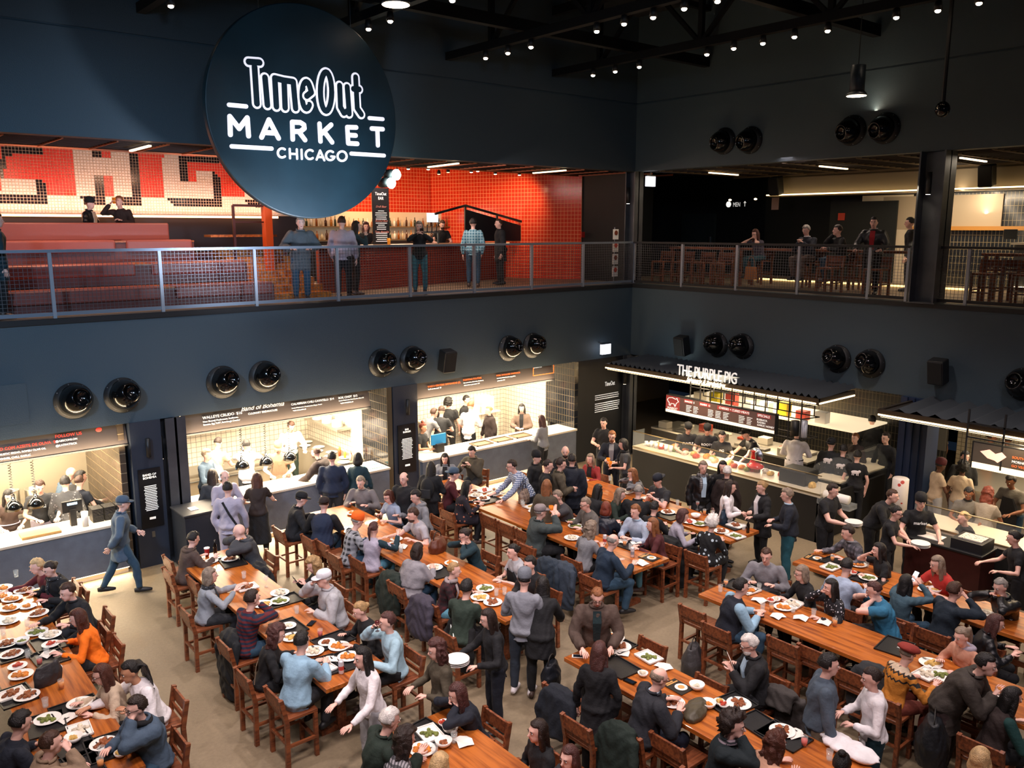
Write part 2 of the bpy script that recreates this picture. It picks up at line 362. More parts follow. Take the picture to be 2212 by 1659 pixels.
# air nozzles: pairs of glossy black domes
def nozzle(loc, rz, label, group, aim):
    o = thing('air_nozzle', label, 'nozzle', loc, rz, group)       # local -Y points out of the wall
    M = Matrix.Rotation(R(90), 3, 'X')
    MB().lathe([(.31,0),(.31,.03),(.27,.05),(.26,.10)], n=32, M=M).build('flange', M_BLACK, o, True)
    q = Matrix.Rotation(R(aim[0]), 3, 'Z') @ Matrix.Rotation(R(aim[1]), 3, 'X') @ M
    MB().lathe([(.255,.02),(.26,.10),(.245,.18),(.20,.27),(.16,.32),(.145,.33),(.13,.30),(.13,.24),(.0,.22)], n=32, M=q).build('nozzle_ball', M_BLACKG, o, True)
    mb = MB()
    for k in range(8):
        a = k*PI/4+.2; mb.ell((.288*math.cos(a), -.035, .288*math.sin(a)), (.012,.012,.012), nu=6, nv=4)
    mb.build('bolts', M_STEEL, o)
NZ = [(158,865),(264,853),(480,825),(570,813),(823,784),(889,777),(1098,752),(1150,746)]
ordn = ['first', 'second', 'third', 'fourth', 'fifth', 'sixth', 'seventh', 'eighth']
for i, (x, y) in enumerate(NZ): nozzle(on(x, y, 1, 0), 0, f'glossy black round air nozzle, {ordn[i]} from left on the left wall', 'air nozzles on the left wall', (14, -16))
for j, lst in enumerate(([(1550,745),(1605,748),(1810,775),(1882,785),(2212,830)], [(1565,305),(1622,303),(1841,282),(1913,277)])):
    for i, (x, y) in enumerate(lst):
        nozzle(on(x, y, 0, 0), -PI/2, f'black round air nozzle, {ordn[i]} from the corner on the {("lower","upper")[j]} right wall', f'air nozzles on the {("lower","upper")[j]} right wall', (-16, -16 if j == 0 else 10))
# loudspeakers
def speaker(loc, rz, label, tilt=12):
    o = thing('loudspeaker', label, 'loudspeaker', loc, rz); M = Matrix.Rotation(R(tilt), 3, 'X')
    bev(MB().box((0,-.2,0), (.32,.28,.5), M=M).build('cabinet', M_BLACK, o), .03); MB().box((0,-.345,-.03), (.27,.02,.44), M=M).build('grille', mat('#0b0c0d', .8, bump=.5, bs=200), o)
    MB().bar((0,0,.05), (0,-.1,.05), .06).build('bracket', M_BLACK, o)
speaker(on(955,777,1,0), 0, 'black loudspeaker on left wall beside the fifth and sixth nozzles')
speaker(on(1484,745,0,0), -PI/2, 'black loudspeaker above the white sign letters on right wall')
speaker(on(2036,800,0,0), -PI/2, 'black loudspeaker on right wall above the gap between canopies')
speaker(on(1685,402,0,4.2), -PI/2, 'black loudspeaker above the lit cove of right balcony, left one')
speaker(on(2140,380,0,4.2), -PI/2, 'black loudspeaker above the lit cove of right balcony, right one')
struct('trim_3', MB().bx(on(0,885,1,0).x-1.2, on(62,885,1,0).x, -.012, 0, 2.95, 3.62), M_WALL)
# ---------------------------------------------------------------- railings
def rail_run(nm, label, axis, stops, ends):
    mr_ = mat('#8b97a6', .35, .6, name='rail_steel') if nm == 'l' else M_BLACK
    o = thing('balcony_railing', label, 'railing', (0,0,BZ)); H = 1.1
    def P(t, off, z): return (t, off, z) if axis == 'x' else (off, t, z)
    a, b = ends
    MB().bar(P(a,.05,H), P(b,.05,H), .07, .05).build('top_rail', mr_, o); MB().bar(P(a,.05,.07), P(b,.05,.07), .04, .06).build('bottom_rail', mr_, o)
    for t in stops: MB().bar(P(t,.05,0), P(t,.05,H), .055, .055).build('post', mat('#aab2bd', .35, .6), o)
    s = sorted(set([a]+list(stops)+[b]))
    for t0, t1 in zip(s, s[1:]):
        if t1-t0 < .2: continue
        mb = MB(); n = int((t1-t0)/.065); k = (t1-t0)/n
        for i in range(1, n): mb.bar(P(t0+i*k,.05,.1), P(t0+i*k,.05,H-.03), .006)
        for j in range(1, 16): mb.bar(P(t0+.03,.05,.08+j*.0625), P(t1-.03,.05,.08+j*.0625), .006)
        mb.build('wire_mesh_panel', mat('#74777c', .4, .9), o)
rail_run('l', 'long steel railing with wire mesh along the left balcony', 'x', [-1.82-1.743*i for i in range(12)], (XL, 0))
rail_run('r', 'railing with wire mesh from the corner to the broad column', 'y', [0.0, -1.63, -3.28, -4.93, -6.58, -7.40], (-7.42, 0))
rail_run('r2', 'railing with wire mesh right of the broad column', 'y', [-7.98, -8.56, -10.2, -11.9], (YR, -7.98))
# ---------------------------------------------------------------- ceiling: trusses, lamp rows, pendants
MT = mat('#0c0f14', .6, .5)
for i, x in enumerate((-15.4, -12.3, -9.15, -6.0, -2.92)):
    mb = MB(); mb.bar((x,.0,9.72), (x,-18,9.72), .14, .16); mb.bar((x,0,11.1), (x,-18,11.1), .16, .2)
    for k in range(6):
        y = -1.5-k*2.8; mb.bar((x,y,9.72), (x,y-1.4,11.1), .08); mb.bar((x,y-1.4,11.1), (x,y-2.8,9.72), .08); mb.bar((x,y,9.72), (x,y,11.1), .1)
    o = tag(mb.build('roof_truss', MT), f'black steel roof truss, {ordn[i]} from left under the ceiling', 'truss', 'roof trusses')
for i, y in enumerate((-2.2, -6.4, -11)):
    tag(MB().bar((XL,y,10.0), (0,y,10.0), .16, .22).bar((XL,y,11.2), (0,y,11.2), .12, .12).build('roof_beam', MT), f'black cross beam under the ceiling, {ordn[i]} from the left wall', 'beam', 'roof cross beams')
def track_lamp(p, label):
    o = thing('track_lamp', label, 'lamp', p, group='small bright lamps under the roof trusses')
    MB().lathe([(.016,.2),(.016,.14),(.05,.13),(.07,.0)], n=12).build('shade', M_BLACK, o, True)
    MB().ell((0,0,-.01), (.045,.045,.03)).build('bulb', mat('#ffe0bf', .5, emit=30), o)
LP = [(1049,125),(1097,114),(1147,101),(1289,67),(1348,51),(1411,37),(1478,18),(1550,2),(1281,162),(1329,154),(1381,144),(1527,117),(1585,104),(1648,93),(1716,79),(1788,66),(1936,37),(2026,22),(2115,6),(796,62),(843,45),(977,0),(369,12)]
rows = ['middle', 'middle', 'middle', 'middle', 'middle', 'middle', 'middle', 'middle'] + ['right']*11 + ['left']*3 + ['far left']
cnt = {}
for (x, y), rw in zip(LP, rows):
    cnt[rw] = cnt.get(rw, 0)+1; k = cnt[rw]
    od = (ordn+['ninth', 'tenth', 'eleventh'])[k-1]
    track_lamp(at(x, y, 9.5), f'small bright ceiling lamp, {od} from the wall in the {rw} row' if rw != 'far left' else 'single small bright ceiling lamp above and left of the round sign')
for (x, y, z, r, lb) in ((855, 10, 9.0, .19, 'large pendant downlight right of the round sign at the top edge'), (1850, 207, 8.35, .17, 'pendant downlight hanging on a long cord before the right wall')):
    p = at(x, y, z); o = thing('pendant_lamp', lb, 'lamp', p)
    MB().lathe([(r*.72,.0),(r*.72,.5),(.01,.52)], n=24).build('shade', mat('#33404c', .4, .3), o, True)
    MB().lathe([(r,.0),(r*.98,.03),(r*.72,.08),(r*.72,.0),(r*.9,0)], n=24).build('rim', M_STEEL, o, True)
    MB().lathe([(r*.95,-.004),(0.0,-.004)], n=24).build('diffuser', mat('#fff2dc', .5, emit=7), o); MB().tube([(0,0,.5), (0,0,TOPZ-z)], .008, 6).build('cord', M_BLACK, o)
p = on(2036,236,0,-2.2); o = thing('hanging_sensor', 'small glossy ball hanging on a black pole before right wall', 'sensor', p)
MB().ell((0,0,0), (.12,.12,.13)).build('ball', M_BLACKG, o, True); MB().tube([(0,0,.1),(0,0,TOPZ-p.z)], .035, 8).build('pole', M_BLACK, o)
# ---------------------------------------------------------------- the hanging disc sign
DX, DZ, DR, DY = -10.33, 8.0, 1.73, -2.0
o = thing('round_sign', 'big round dark hanging sign with white market lettering', 'sign', (DX, DY, DZ))
Mx = Matrix.Rotation(R(90), 3, 'X')
disc = bev(MB().lathe([(DR-.01,0),(DR,.02),(DR,.12),(DR-.01,.14)], (0,.14,0), 96, Mx).build('disc', mat('#17303a', .42, bump=.12, bs=4, var=.25), o), .01)
mw = mat('#efedf8', .5, emit=.75); md = mat('#17303a', .45)
def crop(x, y): p = on(430+x/3.457, y/3.457, 1, DY); return (p.x-DX, p.z-DZ)
YK = [0]
def strokes(mb, pts, wd, y0, y1):
    YK[0] = (YK[0]+1)%14; y1 -= YK[0]*.00031
    for a, b in zip(pts, pts[1:]):
        y1 -= .00025; a = Vector(a); b = Vector(b); d = (b-a).normalized() if (b-a).length > 1e-6 else Vector((1,0)); n = Vector((-d.y, d.x))
        r = wd/2; poly = []
        th = math.atan2(d.y, d.x)
        for k in range(9): t = th-PI/2+PI*k/8; poly.append((b.x+r*math.cos(t), b.y+r*math.sin(t)))
        for k in range(9): t = th+PI/2+PI*k/8; poly.append((a.x+r*math.cos(t), a.y+r*math.sin(t)))
        n_ = len(poly); mb.add([(x, y0, z) for x, z in poly]+[(x, y1, z) for x, z in poly], [tuple(range(n_)), tuple(range(2*n_-1, n_-1, -1))]+[((i+1)%n_, i, n_+i, n_+(i+1)%n_) for i in range(n_)])
def arc(cx, cy_, rx, ry, a0, a1, n=16): return [crop(cx+rx*math.cos(R(a0+(a1-a0)*i/n)), cy_-ry*math.sin(R(a0+(a1-a0)*i/n))) for i in range(n+1)]
PXS = .0022                                     # metres per crop pixel near the lettering (17 m away)
PXS = (Vector(crop(700,700))-Vector(crop(701,700))).length
letters = {'T': [[crop(368,462), crop(450,468)], [crop(412,500), crop(430,775)]], 'i': [[crop(490,580), crop(508,785)]],
 'm': [[crop(563,585), crop(575,797)], [crop(563,585), crop(632,602), crop(640,805)], [crop(632,602), crop(700,612), crop(718,810)]],
 'e': [arc(798,712,32,100,-45,-318,18)+[crop(835,690), crop(800,718)]], 'O': [arc(945,685,42,145,0,360,24)],
 'u': [[crop(1047,640), crop(1053,800), crop(1078,845), crop(1105,830)], [crop(1103,650), crop(1118,850)]],
 't': [[crop(1166,578), crop(1178,810), crop(1208,855)], [crop(1150,665), crop(1192,668)]]}
for k, (ch, sts) in enumerate(letters.items()):
    mb = MB(); y0 = -.002-k*.0004
    for s in sts: strokes(mb, s, 68*PXS, 0, y0-.006)
    L1 = mb.build('letter', mw, o)
    mb = MB()
    for s in sts: strokes(mb, s, 40*PXS, y0-.004, y0-.0115)
    mb.build('letter_inside', md, L1)
MK = {'M': [[(232,1005),(228,870),(298,960),(358,880),(368,1015)]], 'A': [[(465,1025),(520,895),(592,1032)],[(488,990),(565,994)]],
 'R': [[(698,1040),(694,912),(755,915),(782,932),(785,958),(755,982),(700,982)],[(745,985),(790,1045)]], 'K': [[(905,1055),(898,925)],[(985,932),(905,1005)],[(935,985),(992,1062)]],
 'E': [[(1172,952),(1105,950),(1112,1070),(1180,1074)],[(1108,1008),(1168,1012)]], 'T2': [[(1288,960),(1370,965)],[(1330,965),(1334,1085)]]}
for ch, sts in MK.items():
    mb = MB()
    for s in sts: strokes(mb, [crop(*q) for q in s], 33*PXS, 0, -.012)
    mb.build('letter', mw, o)
for a, b in (((222,783),(350,795)), ((1270,882),(1370,890)), ((242,1093),(540,1110)), ((1135,1147),(1380,1162))):
    mb = MB(); strokes(mb, [crop(*a), crop(*b)], 28*PXS, 0, -.012); mb.build('bar', mw, o)
def small(mb, s): strokes(mb, s, 15*PXS, 0, -.012)
for ch, sts in (('C', [arc(618,1142,32,34,50,310)]), ('H', [[crop(675,1112),crop(678,1182)],[crop(728,1115),crop(731,1186)],[crop(677,1148),crop(730,1151)]]), ('I', [[crop(763,1118),crop(766,1187)]]),
    ('C', [arc(826,1154,32,34,50,310)]), ('A', [[crop(876,1192),crop(902,1124),crop(934,1197)],[crop(888,1172),crop(922,1175)]]), ('G', [arc(978,1162,32,34,50,345)+[crop(985,1168)]]), ('O', [arc(1066,1166,34,36,0,360,20)])):
    mb = MB()
    for s in sts: small(mb, s)
    mb.build('letter', mw, o)
for x in (-.75, .9): MB().tube([(x,.07,1.5), (x,.07,TOPZ-DZ)], .006, 5).build('cable', M_STEEL, o)
for (x, y), lb in zip(((847,376),(836,394)), ('upper', 'lower')):
    p = on(x, y, 1, -.35); q = thing('stage_lamp', f'{lb} of two dazzling white lamps beside the round sign', 'lamp', p)
    MB().lathe([(.06,-.02),(.1,.02),(.1,.22),(.05,.26)], n=18, c=(0,.0,0), M=Matrix.Rotation(R(-90),3,'X')).build('housing', M_BLACK, q, True)
    MB().ell((0,-.16,-.02), (.10,.07,.11)).build('lens', mat('#dffff8', .5, emit=30), q, True); MB().bar((0,.2,.0), (0,.42,7.75-p.z), .03).build('bracket', M_BLACK, q)
# ================================================================ KITCHENS UNDER THE LEFT BALCONY
M_TILEW = mat('#e4dccb', .25, pat='tile', c2=('#8d8578', .12, .12), name='white_tile'); M_TILEWY = mat('#e4dccb', .25, pat='tiley', c2=('#8d8578', .12, .12), name='white_tile_side')
M_TILED = mat('#20242a', .12, pat='tiley', c2=('#574d3b', .09, .18), name='dark_tile'); M_INOX = mat('#c9c4b8', .28, .85, name='stainless')
M_BOARD = mat('#3b3433', .6, name='board_brown'); M_MBOARD = mat('#1d2129', .55)
def counter(name, x0, x1, label, yb=.62):
    o = thing(name, label, 'counter', ((x0+x1)/2, 0, 0)); w = (x1-x0)/2
    MB().bx(-w, w, -.12, 0, .14, .93).build('front_panel', M_CONC, o)
    bev(MB().bx(-w-.02, w+.02, -.14, yb, .93, .975).build('worktop', M_TOPC, o), .005)
    MB().bx(-w, w, .0, .1, 0, .93).build('toe_kick', mat('#cfc3ae', .6), o); MB().bx(-w, w, -.09, -.03, .115, .135).build('light_strip', M_LEDS, o)
    return o
counter('serving_counter', XL, -13.24, 'long pale-topped grey serving counter at far left with light strip below')
counter('serving_counter', -12.0, -7.8, 'grey serving counter of the middle kitchen under three heat lamps')
counter('serving_counter', -6.92, -2.14, 'grey serving counter of the right kitchen with three empty trays on it')
def header(x0, x1, label):
    o = thing('menu_header', label, 'sign', ((x0+x1)/2, .1, 2.34)); w = (x1-x0)/2
    MB().add([(-w,-.02,0),(w,-.02,0),(w,.10,.40),(-w,.10,.40),(-w,.06,0),(w,.06,0),(w,.14,.40),(-w,.14,.40)], [(0,1,2,3),(7,6,5,4),(0,4,5,1),(3,2,6,7),(0,3,7,4),(1,5,6,2)]).build('board', M_BOARD, o)
    MB().bx(-w, w, -.05, -.02, -.035, 0).build('edge_trim', M_BLACK, o)
    lamp('AREA', ((x0+x1)/2, -.06, 2.31), WARM, 75*(x1-x0)/4.4, ((x0+x1)/2, .16, 2.6), x1-x0-.1, .03)
    return o
def htext(o, s, size, x, z, m, **k):
    t = text(s, size, (x, .1-.02+(z-2.34)*.3-.012, z), 'y', m, None, **k); t.parent = o; t.location = Vector((x, .075+(z-2.34)*.3-.012, z))-o.location; t.rotation_euler = (PI/2-.29, 0, 0); return t
h1 = header(XL, -13.05, 'dark menu header above far left kitchen with red lettering')
px = lambda x, y: on(x, y, 1, .08)
for s, x, y, z, m in (('O COM AZEITE DE OLIVA  $', 0, 975, .066, M_RED), ('RUSTIC BREAD, ROMEU OLIVE OIL', 0, 985, .044, M_TXT), ('CHIVES, CHILI, GARLIC', 0, 994, .044, M_TXT), ('SHEEP\'S MILK CHEESE +4', 0, 1003, .044, M_TXT), ('FOLLOW US', 121, 948, .075, M_RED), ('@ABECONLON', 121, 957, .048, M_TXT), ('@KATPATRICK', 121, 966, .048, M_TXT)):
    p = px(x, y); htext(h1, s, z, p.x, p.z, m)
p = px(214, 932); MB().ell((p.x, .09, p.z+.03), (.05,.01,.04)).build('fruit_mark', M_RED, h1).location = -h1.location
h2 = header(-12.05, -8.1, 'brown menu header above middle kitchen with white script name')
for s, x, y, z, m, sh in (('WALLEYE CRUDO  $16', 440, 907, .075, M_TXT, 0), ('New Shemeji Mushrooms, Sunflower,', 440, 914, .045, M_TXT, 0), ('Sesame, Egg Yolk*, Sourdough Cracker', 440, 920, .045, M_TXT, 0), ('Band of Bohemia', 523, 890, .13, M_TXT, .5), ('CULINARY BREWHOUSE', 538, 897, .055, M_TXT, 0),
    ('CALABRIAN CHILI CAVATELLI  $14', 632, 877, .062, M_TXT, 0), ('Smoked Mushrooms, Castelvetrano, Ginger, Peanut', 632, 884, .032, M_TXT, 0), ('*ADD SCALLOPS, $3', 634, 889, .032, M_TXT, 0), ('BOK CHOY  $12', 734, 863, .062, M_TXT, 0), ('Shiitake Mushrooms, Bean Cracker, Chive Oil', 734, 868, .032, M_TXT, 0), ('*ADD WHITEFISH, $4', 737, 873, .032, M_TXT, 0)):
    p = px(x, y); htext(h2, s, z, p.x, p.z, m, shear=sh)
h3 = header(-6.92, -2.75, 'brown menu header above right kitchen with orange lettering')
for s, x, y, z, m in (('KALE & GRUYERE EMPANADAS (3)', 927, 838, .06, M_ORT), ('basil cream aioli  $9', 927, 843, .045, M_TXT), ('PORTENO POUTINE', 1004, 824, .06, M_ORT), ('fries, provolone, skirt steak, chimichurri,', 1004, 829, .036, M_TXT), ('chicken heart, green sauce  $14', 1004, 834, .036, M_TXT), ('PORK SHOULDER SANDWICH', 1076, 814, .055, M_ORT), ('braised pork shoulder, farm egg, pickles,', 1076, 819, .036, M_TXT), ('potato bun  $14', 1076, 824, .036, M_TXT), ('Provencal sweet\n  potatoes $16', 1156, 793, .05, M_TXT)):
    p = px(x, y); htext(h3, s, z, p.x, p.z, m)
a, b = px(1151, 812), px(1195, 803); mb = MB(); mb.bx(a.x, b.x, .055, .065, a.z-.0, a.z+.015).bx(a.x, a.x+.02, .07, .08, a.z, 2.72).bx(b.x, b.x+.02, .07, .08, a.z, 2.72); q = mb.build('orange_frame', M_ORT, h3); q.location = -h3.location
# inner walls and tiled returns
struct('wall_tiled_1', MB().bx(-7.75, -7.65, 1.1, 4.4, 0, FB), M_TILEWY); struct('wall_tiled_2', MB().bx(-7.75, -7.62, .0, 1.1, 0, FB), M_TILED)
struct('wall_tiled_3', MB().bx(-2.05, -1.95, 1.1, 4.4, 0, FB), M_TILEWY); struct('wall_tiled_4', MB().bx(-2.12, -2.0, -.02, 1.1, .98, FB), M_TILED)
struct('wall_tiled_5', MB().bx(-6.95, -2.05, 3.0, 3.1, 0, FB), M_TILEW); struct('wall_tiled_6', MB().bx(-12, -7.75, 3.9, 4.0, 0, FB), M_TILEW)
struct('wall_tiled_7', MB().bx(-13.2, -13.1, .1, 3.4, 0, FB), mat('#4c4238', .25, pat='tiley', c2=('#8d7a5c', .09, .18)))
struct('wall_steel_back', MB().bx(XL, -13.2, 2.6, 2.7, 0, FB), mat('#a9a08c', .4, .3, var=.1, bs=4))
struct('wall_side_1', MB().bx(-7.6, -6.95, .65, 4.4, 0, FB), M_MBOARD); struct('wall_side_2', MB().bx(-13.1, -12.05, .5, 4.4, 0, FB), M_MBOARD); struct('wall_side_3', MB().bx(-1.95, 0.1, .4, 4.4, 0, FB), M_MBOARD)
def bench(name, x0, x1, y0, y1, z, label, m=M_INOX, cat='counter'):
    o = thing(name, label, cat, ((x0+x1)/2, (y0+y1)/2, 0)); w = (x1-x0)/2; d = (y1-y0)/2
    MB().bx(-w, w, -d, d, .1, z-.04).build('cabinet', m, o); MB().bx(-w-.01, w+.01, -d-.01, d+.01, z-.04, z).build('worktop', M_INOX, o)
    n = max(1, int(2*w/.7))
    for i in range(n):
        dd = MB().bx(-w+i*2*w/n+.02, -w+(i+1)*2*w/n-.02, -d-.03, -d-.005, .16, z-.1).build('door', m, o); MB().bx(-w+i*2*w/n+.1, -w+(i+1)*2*w/n-.1, -d-.05, -d-.03, z-.17, z-.15).build('handle', M_STEEL, dd)
    return o
bench('kitchen_bench', -11.9, -9.2, 2.3, 3.0, .9, 'steel cooking bench behind the chefs in middle kitchen')
bench('kitchen_bench', -8.42, -7.77, 1.0, 3.7, .9, 'steel side bench with plates along the right wall of middle kitchen')
bench('kitchen_bench', -6.9, -5.7, 2.2, 2.95, .9, 'steel range at the back left of right kitchen')
o = thing('tiled_half_wall', 'white tiled half wall with pizza boxes on it in right kitchen', 'counter', (-4.6, 2.55, 0)); MB().bx(-.6, 1.9, -.12, .12, 0, 1.1).build('wall', M_TILEW, o); MB().bx(-.62, 1.92, -.2, .2, 1.1, 1.14).build('ledge', M_TOPC, o)
bench('kitchen_bench', -15.2, -14.0, 1.9, 2.58, .95, 'steel bench with pots at the back of far left kitchen')
for x0, x1, y, lb in ((-11.9,-9.3,3.1,'steel extractor hood in middle kitchen'), (-6.8,-5.3,2.6,'steel extractor hood in right kitchen')):
    o = thing('extractor_hood', lb, 'hood', ((x0+x1)/2, y, 1.95)); w = (x1-x0)/2
    MB().prism([(-w,-.5),(w,-.5),(w,.4),(-w,.4)], 0, .3).bx(-.25, .25, -.2, .2, .3, .78).build('canopy', M_INOX, o); MB().bx(-w*.5, w*.5, -.51, -.5, .08, .16).build('display', mat('#3d8dff', .5, emit=1.5), o)
# pots, plates, boxes in the kitchens
def lath(name, prof, m, loc, label, cat, group=None, n=24):
    o = MB().lathe(prof, n=n).build(name, m, None, True); o.location = loc; return tag(o, label, cat, group)
for i, (x, y, r, h) in enumerate(((-15.0,2.2,.16,.25), (-14.6,2.25,.13,.3), (-14.25,2.2,.15,.28))):
    lath('stock_pot', [(r,0),(r,h),(r*1.04,h+.01),(r*.97,h+.01),(r*.95,.02),(0,.02)], M_INOX, (x,y,.95), f'steel stock pot on the back bench, {ordn[i]} from left', 'pot', 'stock pots')
for i in range(8):
    x, y = -8.25+.14*(i%2)*1.5, 1.1+i*.32
    lath('plate', [(.05,0),(.12,.012),(.14,.02),(.13,.02),(.05,.006),(0,.006)], M_WHITE, (x,y,.9), f'white plate on the side bench, {ordn[i]} from the counter', 'plate', 'plates on the side bench')
for j, (x, y, z, n, nm) in enumerate(((-7.95,2.9,1.55,12,'left'), (-7.95,2.4,1.55,14,'middle'), (-7.95,1.9,1.55,13,'right'))):
    lath('plate_stack', [(.1,0)]+[p for k in range(n) for p in ((.13,.012*k+.004), (.118,.012*k+.01))]+[(0,.012*n)], M_WHITE, (x,y,z), f'stack of white plates on the wall shelf, {nm} stack', 'plates', 'plate stacks')
tag(MB().bx(-8.12, -7.76, 1.6, 3.3, 1.5, 1.55).build('wall_shelf', M_INOX), 'steel wall shelf with plate stacks in middle kitchen', 'shelf')
for i in range(7): lath('squeeze_bottle', [(.03,0),(.03,.13),(.012,.15),(.005,.2),(0,.2)], mat(['#e0a030','#c9c4b8','#b04a20'][i%3], .4), (-7.95-.08*(i%2), 1.05+.13*i, .9), f'squeeze bottle on the side bench, {ordn[i]} from the counter', 'bottle', 'squeeze bottles', 12)
for i in range(9): tag(bev(MB().box((0,0,.025), (.40,.38,.045), rz=random.uniform(-.06,.06)).build('pizza_box', mat('#efe9df', .7), None, loc=(-3.1, 2.55, 1.14+i*.047)), .004), f'white takeaway box on the tiled half wall, {ordn[i] if i < 8 else "ninth"} from the bottom', 'box', 'tall stack of takeaway boxes')
for i in range(5): tag(MB().box((0,0,.025), (.40,.38,.045)).build('pizza_box', mat('#efe9df', .7), None, loc=(-3.6, 2.55, 1.14+i*.047)), f'white takeaway box in the lower stack, {ordn[i]} from the bottom', 'box', 'low stack of takeaway boxes')
for i, (x, y) in enumerate(((945,957),(984,953),(1024,946))):       # trays on counter 3
    p = at(930+(i*45), 963-i*9, .98); o = MB().bx(-.24,.24,-.16,.16,0,.01).bx(-.25,-.23,-.17,.17,0,.03).bx(.23,.25,-.17,.17,0,.03).bx(-.25,.25,-.17,-.15,0,.03).bx(-.25,.25,.15,.17,0,.03).build('tray', mat('#6b5a45', .4)); o.location = (-5.0+i*.62, .22, .976); tag(o, f'empty brown tray on the right kitchen counter, {ordn[i]} from left', 'tray', 'empty trays on counter')
o = thing('till', 'black till with lit screen on far left counter', 'till', (-14.0,.28,.975)); MB().bx(-.16,.16,-.03,.03,.25,.45).build('screen', M_BLACK, o); MB().bx(-.08,.08,-.035,-.03,.38,.42).build('display', mat('#bfe4ff', .5, emit=2), o); MB().bx(-.05,.05,-.05,.05,0,.3).build('stand', M_BLACK, o)
o = thing('till', 'black till with blue screen at left end of right kitchen counter', 'till', (-6.2,.3,.975)); MB().bx(-.2,.2,-.02,.02,.18,.42).build('screen', mat('#2c7da8', .3, emit=.6), o); MB().bx(-.1,.1,-.1,.1,0,.2).build('stand', M_BLACK, o)
for k in range(3): tag(MB().bx(-.06,.06,-.13,.13,0,.02).build('takeaway_tray_stack', M_BLACK, None, loc=(0,0,0)), 'x', 'tray') if False else None
for k in range(3):
    o = MB().bx(-.09,.09,-.13,.13,0,.24).build('box_stack', mat('#101113', .4, bump=1, bs=30)); o.location = (-13.62+k*.2,.3,.976); tag(o, f'stack of black takeaway boxes at right end of far left counter, {ordn[k]} from left', 'boxes', 'black takeaway box stacks')
lath('paper_cup_stack', [(.05,0),(.06,.26),(0,.26)], M_PAPER, (-13.85,.1,.976), 'tall white cup on far left counter before the till', 'cup')
tag(bev(MB().bx(-.3,.3,-.16,.16,0,.05).build('cutting_board', mat('#c79a5c', .5)), .01), 'wooden board on the far left counter under the heat lamps', 'board').location = (-14.55,.16,.976)
o = thing('clipboard', 'teal and white menu clipboard on right end of middle counter', 'clipboard', (-8.05,.15,.976)); MB().bx(-.22,.22,-.14,.14,0,.01).build('board', mat('#2aa0a8', .4), o); MB().bx(-.2,.2,-.14,.06,.01,.013).build('sheet', M_PAPER, o)
# heat lamps
for (x, y), lb in (((29,1092), 'left of the two in far left kitchen'), ((77,1085), 'right of the two in far left kitchen'), ((523,1003), 'leftmost of three in middle kitchen'), ((575,995), 'central of three in middle kitchen'), ((626,985), 'rightmost of three in middle kitchen')):
    p = on(x, y, 1, .42); p.z -= .08
    o = thing('heat_lamp', f'black dome heat lamp on a coiled cord, {lb}', 'lamp', p, group='heat lamps')
    MB().lathe([(.14,0),(.13,.07),(.10,.13),(.05,.17),(.035,.18),(.03,.24),(0,.24)], n=28).build('shade', M_BLACKG, o, True); MB().ell((0,0,.05), (.05,.05,.05)).build('bulb', mat('#ffc680', .5, emit=14), o)
    hh = 2.7-p.z; n = 200; MB().tube([(.022*math.cos(k*.7), .022*math.sin(k*.7), .24+(hh-.24)*k/n) for k in range(n+1)], .006, 4).build('coiled_cord', M_BLACK, o)
# ================================================================ CANOPIED STALLS ON THE RIGHT
M_GUARD = mat('#e6f0ee', .04, alpha=.07, coat=1, name='guard_glass')
def canopy(y0, y1, label, pitch, ramp):
    o = thing('striped_canopy', label, 'canopy', (-.72, (y0+y1)/2, 2.55)); h = (y1-y0)/2
    mb = MB(); n = int(2*h/pitch)
    for i in range(n):
        a = -h+i*pitch; mb.add([(-.72,a,.10),(.72,a,.17),(.72,a+pitch*.5,.26),(-.72,a+pitch*.5,.19),(-.72,a+pitch,.10),(.72,a+pitch,.17)], [(0,1,2,3),(3,2,5,4)])
    mb.build('ribbed_roof', mat('#5a6066', .35, .5), o)
    MB().bx(-.74,-.68,-h,h,-.02,.12).bx(-.72,.72,-h,-h+.06,-.02,.12).bx(-.72,.72,h-.06,h,-.02,.12).build('fascia_frame', mat('#4a4034', .4, .6), o)
    MB().bx(-.755,-.74,-h+.05,h-.02,.0,.03).bx(-.70,-.64,-h+.05,h-.05,-.035,-.02).bx(-.7,.7,-h-.015,-h,.0,.03).build('light_strip', mat('#ffdca8', .5, emit=4.5), o)
    MB().bx(-.68,.70,-h+.06,h-.06,.06,.09).build('soffit', mat('#2a2622', .6), o)
    return o
cp = canopy(-6.5, -.45, 'dark ribbed canopy with glowing edge over the glass counter', .16, 0); canopy(-17.5, -7.75, 'dark ribbed canopy with glowing edge at right edge of the hall', .34, 0)
PIGW = 1
s = thing('stall_sign', 'white standing letters reading THE PURPLE PIG on the canopy edge', 'sign', (-1.46, -2.0, 2.70))
p0 = on(1463, 800, 0, -1.46); p1 = on(1592, 800, 0, -1.46); W_ = abs(p1.y-p0.y)
t = text('THE PURPLE PIG', .37, p0+Vector((0,0,-.10)), 'x', M_TXT, s, sx=1, ext=.012); bpy.context.view_layer.update(); t.scale = (W_/max(.1, t.dimensions.x), 1, 1)
p0 = on(1483, 822, 0, -1.5); t2 = text('Salumeria & Sandwiches', .12, p0, 'x', mat('#fff0cf', .5, emit=2), s, shear=.4, ext=.01); bpy.context.view_layer.update(); t2.scale = (abs(on(1567,812,0,-1.5).y-p0.y)/max(.1, t2.dimensions.x), 1, 1)
